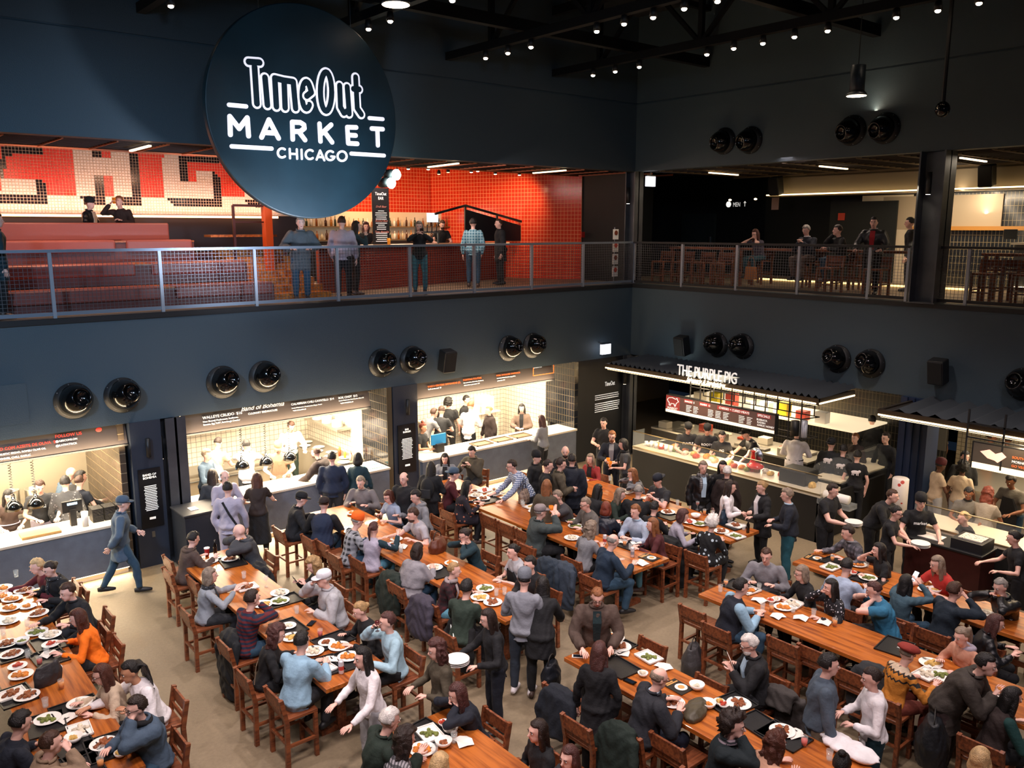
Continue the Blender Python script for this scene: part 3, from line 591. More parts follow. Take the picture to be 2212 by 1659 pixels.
# hanging menu box of the first stall
bx0, bx1 = on(1437, 872, 0, -1.55), on(1672, 917, 0, -1.55); yL, yR_ = bx0.y, bx1.y; zc = (bx0.z+bx1.z)/2
o = thing('menu_box', 'long backlit menu box with red pig panel hanging over the glass counter', 'sign', (-1.5, (yL+yR_)/2, zc)); h = (yL-yR_)/2
MB().bx(-.02,.12,-h,h,-.22,.22).build('box', M_BLACK, o)
mb = MB(); mb.use(mat('#8c2f2f', .5, emit=.35)).quad((-.025,h,-.2),(-.025,h-.42,-.2),(-.025,h-.42,.2),(-.025,h,.2)); mb.use(mat('#4a3430', .5, emit=.5)).quad((-.025,h-.42,-.2),(-.025,-h,-.2),(-.025,-h,.2),(-.025,h-.42,.2))
mb.use(mat('#ffeecb', .5, emit=1.1)).quad((-.027,h,-.2),(-.027,-h,-.2),(-.027,-h,-.13),(-.027,h,-.13)); mb.use(mat('#8c2f2f', .5, emit=.4))
for a, b in ((.55,.8), (1.0,1.3), (1.5,2.35), (2.55,2.9)): mb.quad((-.03,h-a,.1),(-.03,h-b,.1),(-.03,h-b,.19),(-.03,h-a,.19))
mb.build('front', None, o)
for sx_, y, z, sz in (('SNACKS  5', .57,.12,.06), ('PANINI  12', 1.02,.12,.06), ('CHEESES + CURED MEATS', 1.55,.12,.07), ('SPECIALS', 2.57,.12,.075), ('BURRATA\n RADISH\n GARLIC HONEY', 2.55,.03,.06), ('MARKET', .06,-.12,.08)):
    t = text(sx_, sz, (0,0,0), 'x', M_TXT, None); t.parent = o; t.location = (-.035, h-y, z)
mb = MB()
for c in range(9):
    for r_ in range(5): a = .6+c*.21+.02; mb.bx(-.034,-.03,h-a-.1-.06*random.random(),h-a,.04-r_*.035,.052-r_*.035) if c not in (2,6) else None
mb.build('text_lines', M_TXT, o)
mb = MB(); pp = [(.07,.02),(.05,.07),(.1,.11),(.2,.125),(.3,.10),(.34,.13),(.36,.08),(.39,.05),(.34,.02),(.31,-.02),(.30,-.07),(.27,-.07),(.26,-.02),(.16,-.02),(.15,-.07),(.11,-.07),(.11,-.01),(.07,.02)]
for a, b in zip(pp, pp[1:]): mb.bar((-.035,h-a[0],a[1]+.04), (-.035,h-b[0],b[1]+.04), .012)
mb.build('pig_outline', M_TXT, o)
o = thing('wire_cage', 'black wire shelf cage with stacked cups at right end of the menu box', 'rack', (-1.3, yR_-.3, zc)); mb = MB()
for z in (-.22,.22,.5): mb.bar((-.2,2.6,z),(-.2,-.3,z),.02).bar((-.2,-.3,z),(.3,-.42,z),.02).bar((.3,2.6,z),(.3,-.42,z),.02)
for k in range(11): mb.bar((-.2,2.6-k*.29,-.22 if k > 8 else .22),(-.2,2.6-k*.29,.62),.02).bar((.3,2.6-k*.29,.22),(.3,2.6-k*.29,.62),.02)
mb.build('frame', M_BLACK, o); MB().tube([(0,-.05,-.2),(0,-.05,.12)],.09,14).build('cup_stack', M_BLACK, o, True); MB().tube([(0,-.25,-.2),(0,-.25,.16)],.08,14).build('cup_sleeve', mat('#6d7fa5',.5,pat='check',c2='#dfe4ee'), o, True)
def glass_counter(nm, label, x0, y0, y1, xb, zt):
    o = thing(nm, label, 'counter', (x0, (y0+y1)/2, 0)); h = (y1-y0)/2
    MB().bx(0,.06,-h,h,0,zt-.08).bx(0,xb,-h,-h+.06,0,zt-.08).build('front_panel', mat('#090a0b', .6), o)
    MB().bx(.0,.75,-h,h,zt-.08,zt).build('worktop', mat('#d9cfb5', .35), o)
    MB().bx(.0,.012,-h,h,zt,zt+.36).build('glass_guard', M_GUARD, o); MB().bx(.0,.4,-h,-h+.012,zt,zt+.36).bx(.0,.4,h-.012,h,zt,zt+.36).build('glass_end', M_GUARD, o)
    MB().bx(-.005,.02,-h,h,zt+.355,zt+.37).bx(-.01,.02,-h,h,zt-.03,zt-.005).build('trim', mat('#b9a77f', .3, .8), o)
    return o
glass_counter('glass_counter', 'black counter with glass guard and brightly lit food under the canopy', -2.38, -7.2, -2.3, 2.6, 1.0)
glass_counter('glass_counter', 'glass-fronted counter of the stall at the right edge', -2.55, -16, -9.1, .1, 1.0)
bench('stall_bench', -.2, .9, -5.6, -1.0, .9, 'long steel preparation bench behind the canopy workers', mat('#3a3835', .4, .6))
for i in range(14):
    q = bev(MB().bx(-.12,.12,-.14,.14,0,.05+.12*(i%3 == 0)).build('kitchen_tray', mat(['#8d887c','#d8d2c2','#4a4742','#a8432e'][i%4], .35, .3)), .01); q.location = (.0+.55*(i%2), -1.3-i*.3, .902); tag(q, f'{["low", "pale", "dark", "red"][i%4]} container on the preparation bench, {(ordn+["ninth","tenth","eleventh","twelfth","thirteenth","fourteenth"])[i]} from the corner', 'container', 'containers on the preparation bench')
o = thing('display_case', 'curved glass display case on the right side under the canopy', 'case', (-.4,-6.7,0)); MB().bx(-.9,1.4,-.35,.35,0,.95).build('base', M_BLACK, o); MB().tube([(-.9,0,1.0),(1.4,0,1.0)], (.36,.36), 20, right=(0,0,1)).build('curved_glass', M_GUARD, o, True); MB().bx(-.9,1.4,-.3,.3,.95,.98).build('shelf', mat('#e8dcbc',.4), o)
for i in range(26):
    y = -2.6-i*.17; x = -2.1+.3*random.random(); k = ['w','y','r','o','g','b'][i%6]
    q = MB().ell((0,0,.04), (.09+.03*random.random(),.07,.05+.03*random.random())).build('food_pile', M_FOOD[k], None, True); q.location = (x,y,1.0); tag(q, 'heap of prepared food behind the glass guard, lit from above', 'food', 'food behind the glass guard')
o = thing('meat_slicer', 'red flywheel meat slicer on the lit glass counter', 'slicer', (-1.95,-5.35,1.0)); mr = mat('#c8201c', .25, coat=.5); MB().lathe([(.14,0),(.05,.22),(.035,.4),(.06,.42),(0,.44)]).build('pedestal', mr, o, True)
MB().lathe([(.17,0),(.17,.03),(0,.03)], (.1,.0,.3), 28, Matrix.Rotation(R(90),3,'Y')).build('wheel', M_STEEL, o, True); MB().ell((-.05,-.1,.12),(.16,.2,.07)).build('carriage', mr, o, True)
for i in range(12): lath('cup', [(.035,0),(.045,.11),(0,.11)], mat('#e6ecf2',.3), (-2.12+(i%2)*.1, -2.5-i*.075, 1.0), 'clear plastic cup in the row at left end of glass counter', 'cup', 'row of plastic cups', 12)
tag(bev(MB().bx(-.25,.25,-.3,.3,0,.28).build('warming_box', M_BLACK), .02), 'black box standing on right end of the lit glass counter', 'box').location = (-1.95,-6.45,1.0)
tag(MB().tube([(0,-.25,0),(0,.25,0)], .085, 24).build('paper_roll', M_WHITE, None, True), 'big white paper roll on the end of the glass counter', 'paper roll').location = (-2.3,-7.5,1.0)
tag(MB().bx(-.14,.14,-.34,.34,-.1,0).build('glass_ledge', M_GLASS), 'glass ledge holding the white paper roll', 'ledge').location = (-2.28,-7.5,.92)
for i in range(8):
    q = bev(MB().bx(-.11,.11,-.14,.14,0,.22+.06*(i%3)).build('storage_box', mat(['#e9e2d0','#c8b820','#b8433a','#d8d8d8'][i%4], .5)), .01); q.location = (1.3,-1.4-i*.52,1.5); tag(q, f'storage box on the lit wall shelf, {ordn[i]} from left', 'box', 'boxes on the stall shelf')
tag(MB().bx(1.05,2.6,-6.0,-.8,1.46,1.5).build('stall_shelf', mat('#ffe8c0', .5, emit=.8)), 'pale glowing wall shelf behind the canopy workers', 'shelf')  # lit look of the shelf put in as a glow of its own material
struct('wall_stall_back', MB().bx(2.6,2.7,-7.4,0,0,FB), mat('#2a2a29', .3, pat='tiley', c2=('#5d5645',.09,.18))); struct('wall_stall_back_2', MB().bx(3.2,3.3,YR,-7.4,0,FB), mat('#c9bc9f', .3, pat='tiley', c2=('#6e6450',.1,.1)))
struct('pillar_curtain', (lambda mb: [mb.bx(-.1-.04*(i%2), .4, -7.55-i*.075-.075, -7.55-i*.075, 0, FB) for i in range(8)] and mb)(MB()), mat('#1b2a45', .4))
o = thing('stall_menu_board', 'dark stall board with round white emblem in the passage', 'sign', (1.9,-7.3,1.25)); MB().bx(-.05,0,-.4,.4,0,1.2).bx(-.03,-.01,-.3,-.28,1.2,1.48).bx(-.03,-.01,.28,.3,1.2,1.48).build('board', mat('#403c34',.5,emit=.15), o); MB().lathe([(.19,0),(.19,.01),(.165,.01),(.165,0)], (-.06,0,.75), 30, Matrix.Rotation(R(90),3,'Y')).build('ring', M_TXT, o)
# second stall screen
p = on(2150, 990, 0, -1.5); o = thing('menu_box', 'dark backlit menu box with pink emblem at right edge', 'sign', (-1.5, p.y-.35, p.z)); MB().bx(0,.1,-1.6,.75,-.24,.24).build('box', M_BLACK, o)
mb = MB(); mb.use(mat('#3f3832',.5,emit=.35)).quad((-.01,.72,-.2),(-.01,-1.6,-.2),(-.01,-1.6,.22),(-.01,.72,.22)); mb.use(mat('#ffe8c0',.5,emit=1.3)).quad((-.012,.72,-.24),(-.012,-1.6,-.24),(-.012,-1.6,-.13),(-.012,.72,-.13)); mb.build('front', None, o)
mb = MB().use(mat('#f2b9a8',.5,emit=.9)); mb.prism([(-.05,.0),(.1,.06),(.2,.0),(.3,.05),(.38,-.02),(.25,-.15),(.2,-.12),(.08,-.1)], -.005, .0); e = mb.build('emblem', None, o); e.rotation_euler = (PI/2,0,-PI/2); e.location = (-.02,.55,.08)
for k, s_ in enumerate(('SOUTH SIDE FRIED CHICKEN', 'MORNING EGGS AND', 'GO VEGGIE PLEASE GO')):
    t = text(s_, .06, (0,0,0), 'x', M_ORT if k != 1 else M_TXT, None); t.parent = o; t.location = (-.02, .08, .06-k*.075)
mb = MB()
for z in (.3,.55): mb.bar((-1.5,p.y+.5,p.z+z),(-1.5,p.y-2,p.z+z),.03)
for k in range(5): mb.bar((-1.5,p.y+.5-k*.6,p.z-.2),(-1.5,p.y+.5-k*.6,p.z+.8),.03)
tag(mb.build('wire_cage', M_BLACK), 'black frame around the menu box at right edge', 'frame')
bench('stall_bench', .2, 1.9, -11.5, -8.4, 1.0, 'pale bench at the back of the stall on the right edge')
# tray stand, host stand, brochure cylinder
o = thing('tray_stand', 'dark red tray stand with papers on its black top', 'stand', (-3.05,-9.95,0)); MB().bx(-.28,.28,-.6,.6,0,.96).build('body', mat('#3b1614',.4), o); bev(MB().bx(-.3,.3,-.62,.62,.96,1.0).build('top', M_BLACK, o), .01); MB().bx(-.24,.24,-.58,-.1,1.0,1.16).build('black_box', mat('#1c1e22',.5), o)
tag(MB().bx(-.14,.14,-.18,.18,0,.012).build('paper_sheet', M_PAPER), 'white sheet lying on the tray stand', 'paper').location = (-3.05,-9.65,1.0)
tag(MB().bx(-.15,.15,-.18,.18,0,.02).build('paper_sheet', mat('#cfc8bc',.7,pat='floral',c2='#2c2a28')), 'printed sheet with pens on the black box of the tray stand', 'paper').location = (-3.05,-10.3,1.16)
o = thing('host_stand', 'tall black host stand with a sheet on top beside the left table end', 'stand', (-11.95,.0,0)); o.location = (-12.05,-.50,0)
MB().bx(-.40,.40,-.34,.34,0,1.06).build('body', mat('#1f242d',.4,bump=.2), o); bev(MB().bx(-.43,.43,-.37,.37,1.06,1.10).build('top', mat('#2b2d31',.4), o), .01)
tag(MB().bx(-.07,.07,-.1,.1,0,.01).build('paper_sheet', M_PAPER), 'small white sheet on the black host stand', 'paper').location = (-12.2,-.55,1.101)
lath('bowl', [(.05,0),(.08,.07),(.075,.07),(0,.02)], M_WHITE, (-11.75,-.62,1.101), 'white bowl on the right corner of the black host stand', 'bowl')
lath('leaflet_drum', [(.15,0),(.15,.9),(.13,.92),(0,.92)], mat('#ddd6cf',.4,pat='floral',c2='#b3342a',ps=.3), on(1938,1130,0,-1.3)*1.0, 'white drum with red print beside the blue column', 'drum')
bpy.data.objects['leaflet_drum'].location.z = .45
# ================================================================ LEFT BALCONY INTERIOR
ML = mat('#8a4a42', .42, bump=.1, bs=12, name='tan_leather'); MLd = mat('#5e302c', .5); MWd = mat('#b06a35', .4, pat='wood', c2='#7a3f18')
def tier(y0, y1, z0, z1, x1, cush, lb):
    o = thing('bench_tier', lb, 'bench', ((XL+x1)/2, y0, z0)); w = (x1-XL)/2; d = y1-y0; h = z1-z0
    MB().bx(-w, w, .02, d, 0, h-.02).build('riser', MLd, o); MB().bx(-w, w, .0, d, h-.03, h).build('tread', MWd, o)
    for a, b in cush: bev(MB().bx(a-o.location.x, b-o.location.x, -.04, .42, h-.22, h+.02).build('cushion', ML, o), .04, 3)
tier(.62, 1.45, BZ, 5.04, -9.9, [(XL,-12.1), (-11.85,-9.95)], 'lowest leather bench tier behind the left railing')
tier(1.45, 2.45, 5.04, 5.44, -10.1, [(XL,-12.3), (-12.0,-10.15)], 'second leather bench tier behind the left railing')
tier(2.45, 3.35, 5.44, 5.86, -10.8, [(XL,-12.35), (-12.15,-10.85)], 'third leather bench tier below the high backrest')
tag(bev(MB().bx(XL,-11.0,3.35,3.6,5.86,6.22).build('backrest', ML), .03), 'long padded leather backrest on top of the bench tiers', 'backrest')
struct('floor_tier', MB().bx(XL,-8.2,3.6,5.6,BZ,5.55), MLd)
for i in range(7): struct(f'trim_step_{i+1}', MB().bx(-10.0, -8.5, .9+i*.38, 1.3+i*.38, BZ, BZ+.14*(i+1)), mat('#c27a35',.35,pat='wood',c2='#8a4a18'))
MY = 5.6; struct('wall_mural_base', MB().bx(XL,-6.9,MY-.1,MY,5.5,6.42), mat('#2a2126',.6)); struct('wall_mural_grout', MB().bx(XL,-6.9,MY,MY+.1,6.42,8.6), mat('#f0c9a2',.6))
def mp(x, y): p = on(x/2.962, y/2.962, 1, MY); return (p.x, p.z)
ts = .066
PR, PC, PK = mat('#cf3a2a',.22), mat('#cdbfae',.25), mat('#1a1518',.15)
polys = [(PC,[(0,1130),(237,1142),(237,1250),(0,1245)]),(PC,[(-400,920),(-160,925),(-160,1245),(-400,1240)]),(PC,[(465,950),(825,965),(842,1262),(490,1252)]),(PC,[(1040,975),(1150,985),(1165,1165),(1258,1168),(1258,1095),(1365,1103),(1372,1272),(1060,1268)]),(PC,[(1555,1150),(1640,1150),(1700,1282),(1562,1278)]),(PC,[(-500,1245),(1900,1262),(1900,1400),(-500,1400)]),
 (PK,[(0,925),(275,938),(275,993),(30,990),(30,1130),(0,1130)]),(PK,[(237,1142),(300,1185),(305,1302),(240,1302)]),(PK,[(-200,1245),(240,1248),(305,1302),(-200,1290)]),(PK,[(588,955),(645,958),(645,1012),(588,1010)]),(PR,[(645,957),(704,960),(704,1016),(645,1013)]),
 (PK,[(602,1122),(660,1124),(668,1308),(545,1304),(500,1256),(607,1258)]),(PR,[(660,1124),(718,1126),(722,1235),(735,1258),(664,1256)]),(PK,[(822,970),(878,974),(898,1310),(785,1308),(740,1260),(842,1262)]),
 (PK,[(1148,988),(1400,1000),(1402,1046),(1200,1042),(1207,1165),(1160,1165)]),(PR,[(1200,1042),(1402,1046),(1412,1100),(1258,1095),(1258,1165),(1207,1165)]),(PK,[(1365,1103),(1412,1145),(1418,1318),(1110,1314),(1066,1268),(1372,1272)]),(PK,[(1566,1280),(1700,1282),(1700,1330),(1600,1316)])]
polys = [(m_, [mp(*q) for q in pl]) for m_, pl in polys]
def inside(x, z, pl):
    c = False; j = len(pl)-1
    for i in range(len(pl)):
        if (pl[i][1] > z) != (pl[j][1] > z) and x < (pl[j][0]-pl[i][0])*(z-pl[i][1])/(pl[j][1]-pl[i][1])+pl[i][0]: c = not c
        j = i
    return c
mb = MB()
for i in range(int(9.2/ts)):
    for j in range(33):
        x = -16.2+i*ts; z = 6.43+j*ts; m_ = PR
        for mm, pl in polys:
            if inside(x+ts/2, z+ts/2, pl): m_ = mm
        mb.use(m_); g = .0035
        a = [(x+g,MY-.004,z+g),(x+ts-g,MY-.004,z+g),(x+ts-g,MY-.004,z+ts-g),(x+g,MY-.004,z+ts-g)]
        b = [(p[0]+(.006 if k in (0,3) else -.006), MY-.012, p[2]+(.006 if k < 2 else -.006)) for k, p in enumerate(a)]
        mb.add(a+b, [(4,5,6,7),(0,1,5,4),(1,2,6,5),(2,3,7,6),(3,0,4,7)])
mur = mb.build('wall_mural_tiles'); mur['kind'] = 'structure'
tag(MB().bx(XL,-7.6,5.32,5.38,6.36,6.41).build('cove_light', mat('#ffb27a',.5,emit=7)), 'glowing light strip along the foot of the tile mural', 'light strip')
MR = mat('#d8391f', .16, pat='tile', c2=('#f0a070',.11,.11), name='red_tile'); MRd = mat('#6b2420', .2, pat='tile', c2=('#a85a45',.1,.06))
struct('wall_red_back', MB().bx(-6.9, 2.2, 7.2, 7.3, 6.3, 9), MR)
c0 = on(931,420,1,7.15); A_ = Vector((.25,2.25,0)); B_ = Vector((c0.x,7.15,0)); dd = (B_-A_); L_ = dd.length
rw = MB().bx(0, L_, 0, .1, BZ, 9).build('wall_red_side', MR); rw['kind'] = 'structure'; rw.location = A_; rw.rotation_euler = (0,0,math.atan2(dd.y,dd.x))
rw.scale = (1,-1,1)
struct('wall_dark_corner', MB().bx(.3,.5,.5,2.3,BZ,OT).bx(.3,3.5,2.4,2.5,BZ,OT), mat('#15191a',.6))
o = thing('fire_alarm', 'small red alarm box on the edge of the red tile wall', 'alarm', on(1258,507,1,2.1)); MB().bx(-.06,.06,-.04,0,-.08,.08).build('box', mat('#b02a20',.4), o)
# bar
bd = Vector((5.9,1.75,0)).normalized(); ba = math.atan2(bd.y, bd.x)
o = thing('bar_counter', 'long dark red tiled bar with pale glowing top behind the railing', 'bar', (-6.9,2.45,BZ), ba); MB().bx(-1.3,6.2,0,.1,0,1.02).build('tiled_front', MRd, o); MB().bx(-1.35,6.25,-.12,.6,1.02,1.07).build('bar_top', mat('#c9a27a',.3), o); MB().bx(-1.3,6.2,-.13,-.12,1.03,1.05).build('edge_light', mat('#ffd0a0',.5,emit=1.6), o)
o = thing('back_bar', 'lit shelves behind the bar', 'shelf', (-6.9,6.5,BZ)); MB().bx(-1.0,6.6,0,.3,0,1.1).build('cabinet', mat('#221d1c',.5), o)
for z in (1.12,1.5): MB().bx(-1,6.6,-.02,.3,z,z+.03).build('shelf', mat('#6e5233',.4), o)
MB().bx(-1,6.6,.3,.33,1.1,1.95).build('mirror', mat('#d9c09a',.3,emit=.15), o)
for i in range(96):
    r_ = .03+.01*random.random(); h_ = .2+.1*random.random(); k = i%48
    q = MB().lathe([(r_,0),(r_,h_*.6),(r_*.35,h_*.75),(r_*.35,h_),(0,h_)], n=10).build('liquor_bottle', mat(['#8a4a18','#c9b48a','#4a2a18','#b8732a','#2f3a2a','#d9d2c0'][i%6], .15), None, True)
    q.location = (-7.7+k*.15+.03*random.random(), 6.6, BZ+(1.15 if i < 48 else 1.53)); tag(q, 'bottle on the lit shelves behind the upper bar', 'bottle', 'bottles behind the upper bar')
pA = on(808,460,1,3.2); o = thing('bar_menu_banner', 'tall black banner with white bar menu above the counter', 'sign', (pA.x+.2,3.2,5.75)); MB().bx(-.24,.24,0,.03,-.05,1.35).build('panel', M_BLACK, o)
text('TimeOut\nBAR', .11, (pA.x+.2,3.19,6.92), 'y', M_TXT, o, al='CENTER', sx=.8); mb = MB()
for sec, z in (('Draft Beer',6.62), ('Bottled Beer',6.27), ('Time Absinthe',6.0)): text(sec, .07, (pA.x+.2,3.19,z), 'y', mat('#c07a6a',.5,emit=.3), o, al='CENTER', shear=.4)
for i in range(16):
    if i in (5,10): continue
    w_ = .08+.1*random.random(); mb.bx(-w_,w_,-.01,0,.78-i*.05,.795-i*.05)
mb.build('text_lines', M_TXT, o)
o = thing('beer_tap', 'chrome beer tap rail on the upper bar', 'tap', (-4.3,3.35,BZ+1.07)); MB().bar((-.3,0,.3),(.3,0,.3),.05).bar((-.3,0,0),(-.3,0,.3),.04).bar((.3,0,0),(.3,0,.3),.04).build('rail', M_STEEL, o)
for i in range(4): MB().tube([(-.22+i*.15,-.03,.3),(-.22+i*.15,-.05,.5)],.015,8).build('handle', M_BLACK, o)
tag(MB().lathe([(.035,0),(.045,.16),(0,.16)],n=14).build('beer_glass', mat('#e8952a',.1,emit=.2), None, True, (-5.9,2.75,BZ+1.07)), 'full glass of amber beer on the upper bar', 'glass')
q = on(935,470,1,6.3); tag(MB().bx(-.2,.2,0,.04,-.14,.14).build('screen', mat('#bfe0ff',.5,emit=.8)), 'small lit screen behind the bartender', 'screen').location = q
# stair handrail
o = thing('stair_handrail', 'black sloping stair rail in front of the red tile wall', 'railing', (0,0,0)); pts = [on(940,462,1,4.25), on(1005,444,1,4.2), on(1138,482,1,4.1)]
MB().bar(pts[0],pts[1],.06).bar(pts[1],pts[2],.06).build('handrail', M_BLACK, o)
for k, p in enumerate((pts[1], (pts[1]+pts[2])/2, pts[2])): MB().bar(p,(p.x,p.y,BZ+.2),.05).build('post', M_BLACK, o)
MB().add([pts[1]-Vector((0,0,.1)), pts[2]-Vector((0,0,.12)), (pts[2].x,pts[2].y,BZ+1.1), (pts[1].x,pts[1].y,BZ+1.1)], [(0,1,2,3)]).build('panel', mat('#10151b',.3), o)
# track lights above the bar
struct('ceiling_bar', MB().bx(XL, 3, 2.2, 9, 8.2, 8.3), mat('#171214', .8))
for i, (x, y) in enumerate([(858,373),(882,365),(925,366),(948,376),(968,372),(1018,372),(1032,370),(1070,376),(1122,378)]):
    p = on(x, y, 1, 3.0+.25*(i%2)); o = thing('bar_spotlight', f'small spotlight above the upper bar, {(ordn+["ninth"])[i]} from left', 'lamp', p, group='bar spotlights'); MB().lathe([(.05,0),(.045,.06),(.02,.1),(.006,.11),(.006,8.22-p.z)], n=12).build('shade', M_BLACK, o, True)
    MB().ell((0,0,0),(.042,.042,.02)).build('bulb', mat('#ffd9a8',.5,emit=12 if i in (1,2,5,7,8,6) else 2), o)
for a, b, lb in (((0+22,305),(57,290),'left one'), ((282,327),(323,314),'right one')): pass
for i, (a, b, ax) in enumerate((((282,326),(324,315),0), ((925,361),(990,353),0), ((1152,374),(1222,368),0), ((1532,373),(1594,378),1), ((1771,359),(1830,365),1), ((2075,341),(2130,349),1))):
    p, q = at(*a, OT-.06), at(*b, OT-.06); tag(MB().bar(p, q, .05, .03).build('ceiling_light_bar', mat('#ffd9a8',.5,emit=4)), f'slim glowing light bar in the balcony slat ceilings, {ordn[i]} from left', 'light bar', 'slim ceiling light bars')
# orange post, frame and high table left of the bar
o = thing('orange_post_frame', 'orange post with red frame beside the bench tiers', 'frame', (on(578,500,1,2.4).x,2.4,BZ)); MB().bx(-.08,.08,-.1,.1,0,2.0).build('post', mat('#c8501c',.4), o); MB().bar((-.75,0,1.95),(0,0,1.95),.05).bar((-.75,0,1.95),(-.75,0,.2),.05).bar((-.75,0,1.6),(0,0,1.6),.03).build('rail', mat('#3a1512',.4), o)
o = thing('high_table', 'narrow wooden bar ledge beside the orange post', 'table', (on(500,480,1,2.9).x,2.9,BZ)); MB().bx(-.55,.95,-.2,.2,1.28,1.33).build('tabletop', MWd, o); MB().bx(.85,.92,-.05,.05,0,1.28).build('leg', MWd, o)
o = thing('leaflet_rack', 'chrome rack of four printed leaflets beside the corner column', 'rack', on(1327,540,1,.5)); o.location.z = BZ; MB().tube([(0,0,0),(0,0,1.5)],.015,8).lathe([(.18,0),(.18,.02),(0,.02)]).build('stand', M_STEEL, o)
for k in range(4): s_ = MB().box((0,-.04,.32+k*.33),(.2,.02,.27)).build('leaflet', M_PAPER, o); MB().lathe([(.065,0),(.065,.005),(0,.005)],(0,-.055,.36+k*.33),16,Matrix.Rotation(R(90),3,'X')).build('picture', mat(['#c9402a','#7a3a24'][k%2],.5), s_)
# ================================================================ RIGHT BALCONY INTERIOR
struct('wall_right_back', MB().bx(6.6,6.7,-2.2,.4,BZ,OT).bx(6.0,6.1,YR,-2.2,BZ,OT), mat('#101517',.6)); struct('wall_right_tiled', MB().bx(5.9,5.98,YR,-4.6,BZ,7.0), mat('#20242a',.2,pat='tiley',c2=('#8d7f62',.09,.18)))
struct('wall_cream', MB().bx(5.86,5.95,-4.62,-3.2,BZ,7.0), mat('#d9cbb0',.6)); struct('wall_dark_panel', MB().bx(5.78,5.85,-4.25,-2.3,BZ,6.85), mat('#12191a',.6))
struct('trim_cove', MB().bx(4.34,4.5,YR,-1.2,7.06,7.64).bx(4.34,6.6,YR,-1.2,7.5,7.6).bx(4.34,5.0,YR,-1.2,7.0,7.06), mat('#8a7d68',.7))
tag(MB().bx(4.2,4.24,YR,-1.2,7.02,7.05).build('cove_light', mat('#ffdca0',.5,emit=5)), 'long glowing cove strip above the right balcony counter', 'light strip')
q = on(2010,458,0,5.85); tag(MB().bx(0,.04,-1.75,1.3,-.45,.42).build('blank_panel', mat('#a89880',.6)), 'big blank beige panel on the dark tile wall', 'panel').location = q
tag(MB().bx(5.7,5.85,-8.3,-4.7,BZ+1.42,BZ+1.52).build('wall_shelf', mat('#b07a35',.4)), 'long orange wooden shelf on the dark tile wall', 'shelf')
o = thing('upper_counter', 'pale service counter on the right balcony', 'counter', (4.3,-10,BZ)); MB().bx(0,.1,-8,2.2,0,1.1).build('front_panel', mat('#33322f',.5), o); MB().bx(-.1,.7,-8,2.25,1.1,1.15).build('top', M_TOPC, o); MB().bx(-.1,-.02,-8,2.2,.12,.15).build('light_strip', M_LEDS, o)
MB().bx(0,.02,-3,2.0,1.15,1.75).build('glass_guard', M_GLASS, o)
tag(MB().bx(4.0,4.1,-7.3,-1.0,BZ+.02,BZ+.06).build('floor_light', mat('#ffd68a',.5,emit=2.5)), 'glowing strip along the right balcony floor', 'light strip')
o = thing('restroom_sign', 'white MEN lettering with round face mark and arrow', 'sign', on(1590,441,0,6.5)); t = text('MEN', .2, (0,0,0), 'x', M_TXT, None, sx=.7); t.parent = o; t.location = (-.03,.1,-.08)
MB().lathe([(.1,0),(.1,.01),(.085,.01),(.085,0)],(-.02,.28,0),24,Matrix.Rotation(R(90),3,'Y')).bar((-.03,.33,-.03),(-.03,.23,-.03),.015).bar((-.03,-.36,-.08),(-.03,-.36,.08),.015).bar((-.03,-.36,.08),(-.03,-.32,.03),.015).bar((-.03,-.36,.08),(-.03,-.4,.03),.015).build('marks', M_TXT, o)
o = on(1509,500,0,6.55); d_ = struct('door_1', MB().bx(6.5,6.58,o.y-.7,o.y+.7,BZ,6.6), mat('#2e3b40',.35,.4,var=.3,bs=3)); MB().bx(6.46,6.5,o.y-.55,o.y-.5,BZ+.9,BZ+1.2).build('door_handle', M_STEEL, d_)
for (x, y), lb in (((1577,432),'left'), ((1632,430),'right')): o = thing('downlight', f'{lb} of two small warm lights above the MEN sign', 'lamp', on(x,y,0,5.6)); MB().ell((0,0,0),(.05,.05,.03)).build('bulb', mat('#ffe0b0',.5,emit=6), o)
tag(MB().bx(-.02,0,-.12,.12,-.18,.18).build('notice', mat('#c9a59a',.6)), 'small pale notice high on the right balcony wall', 'notice').location = on(1675,440,0,5.77)
tag(MB().bx(-.02,0,-.1,.1,-.1,.1).build('notice', mat('#d04a35',.6)), 'small red notice on the cream wall of right balcony', 'notice').location = on(1818,468,0,5.77)
q = on(2183,506,0,4.1); tag(MB().bx(-.02,0,-.14,.14,-.11,.11).build('notice', mat('#1b1d18',.5)), 'framed dark notice standing on the right balcony counter', 'notice').location = q
# ================================================================ PEOPLE
V = Vector
M_EYEW = mat('#e9e2dc', .3); M_EYED = mat('#20160f', .2); M_LIP = mat('#a3574f', .5)
SKIN = {'l': '#e0b09a', 'm': '#c99372', 'd': '#8a5a40', 'k': '#5f3d2c', 'p': '#e6b8a8'}
def skin(k): return mat(SKIN[k], .5, bump=.05, bs=80, name='skin_'+k)
CN = dict(black='#131519', navy='#16233b', dnavy='#141b28', teal='#1d4a55', green='#26352c', dgreen='#1b2a22', olive='#4b4436', grey='#7d7f84', lgrey='#a9abb0', dgrey='#3b3d41', char='#26282c', white='#e6e3e6', cream='#cdb9a0', lilac='#a9a3b3', blue='#8fb4cc', lblue='#a9c4d8', mblue='#2f7fa3', slate='#43566a', orange='#ff7a12', red='#c23a30', burg='#5c1a22', maroon='#4a141c', brown='#4a3a33', dbrown='#2a1f1d', tan='#8c7660', peach='#d9a284', denim='#27445a', ldenim='#5b93a8', khaki='#7a6a58', must='#c07a28', taupe='#6b5a50', dteal='#12303a', rust='#6b2f22')
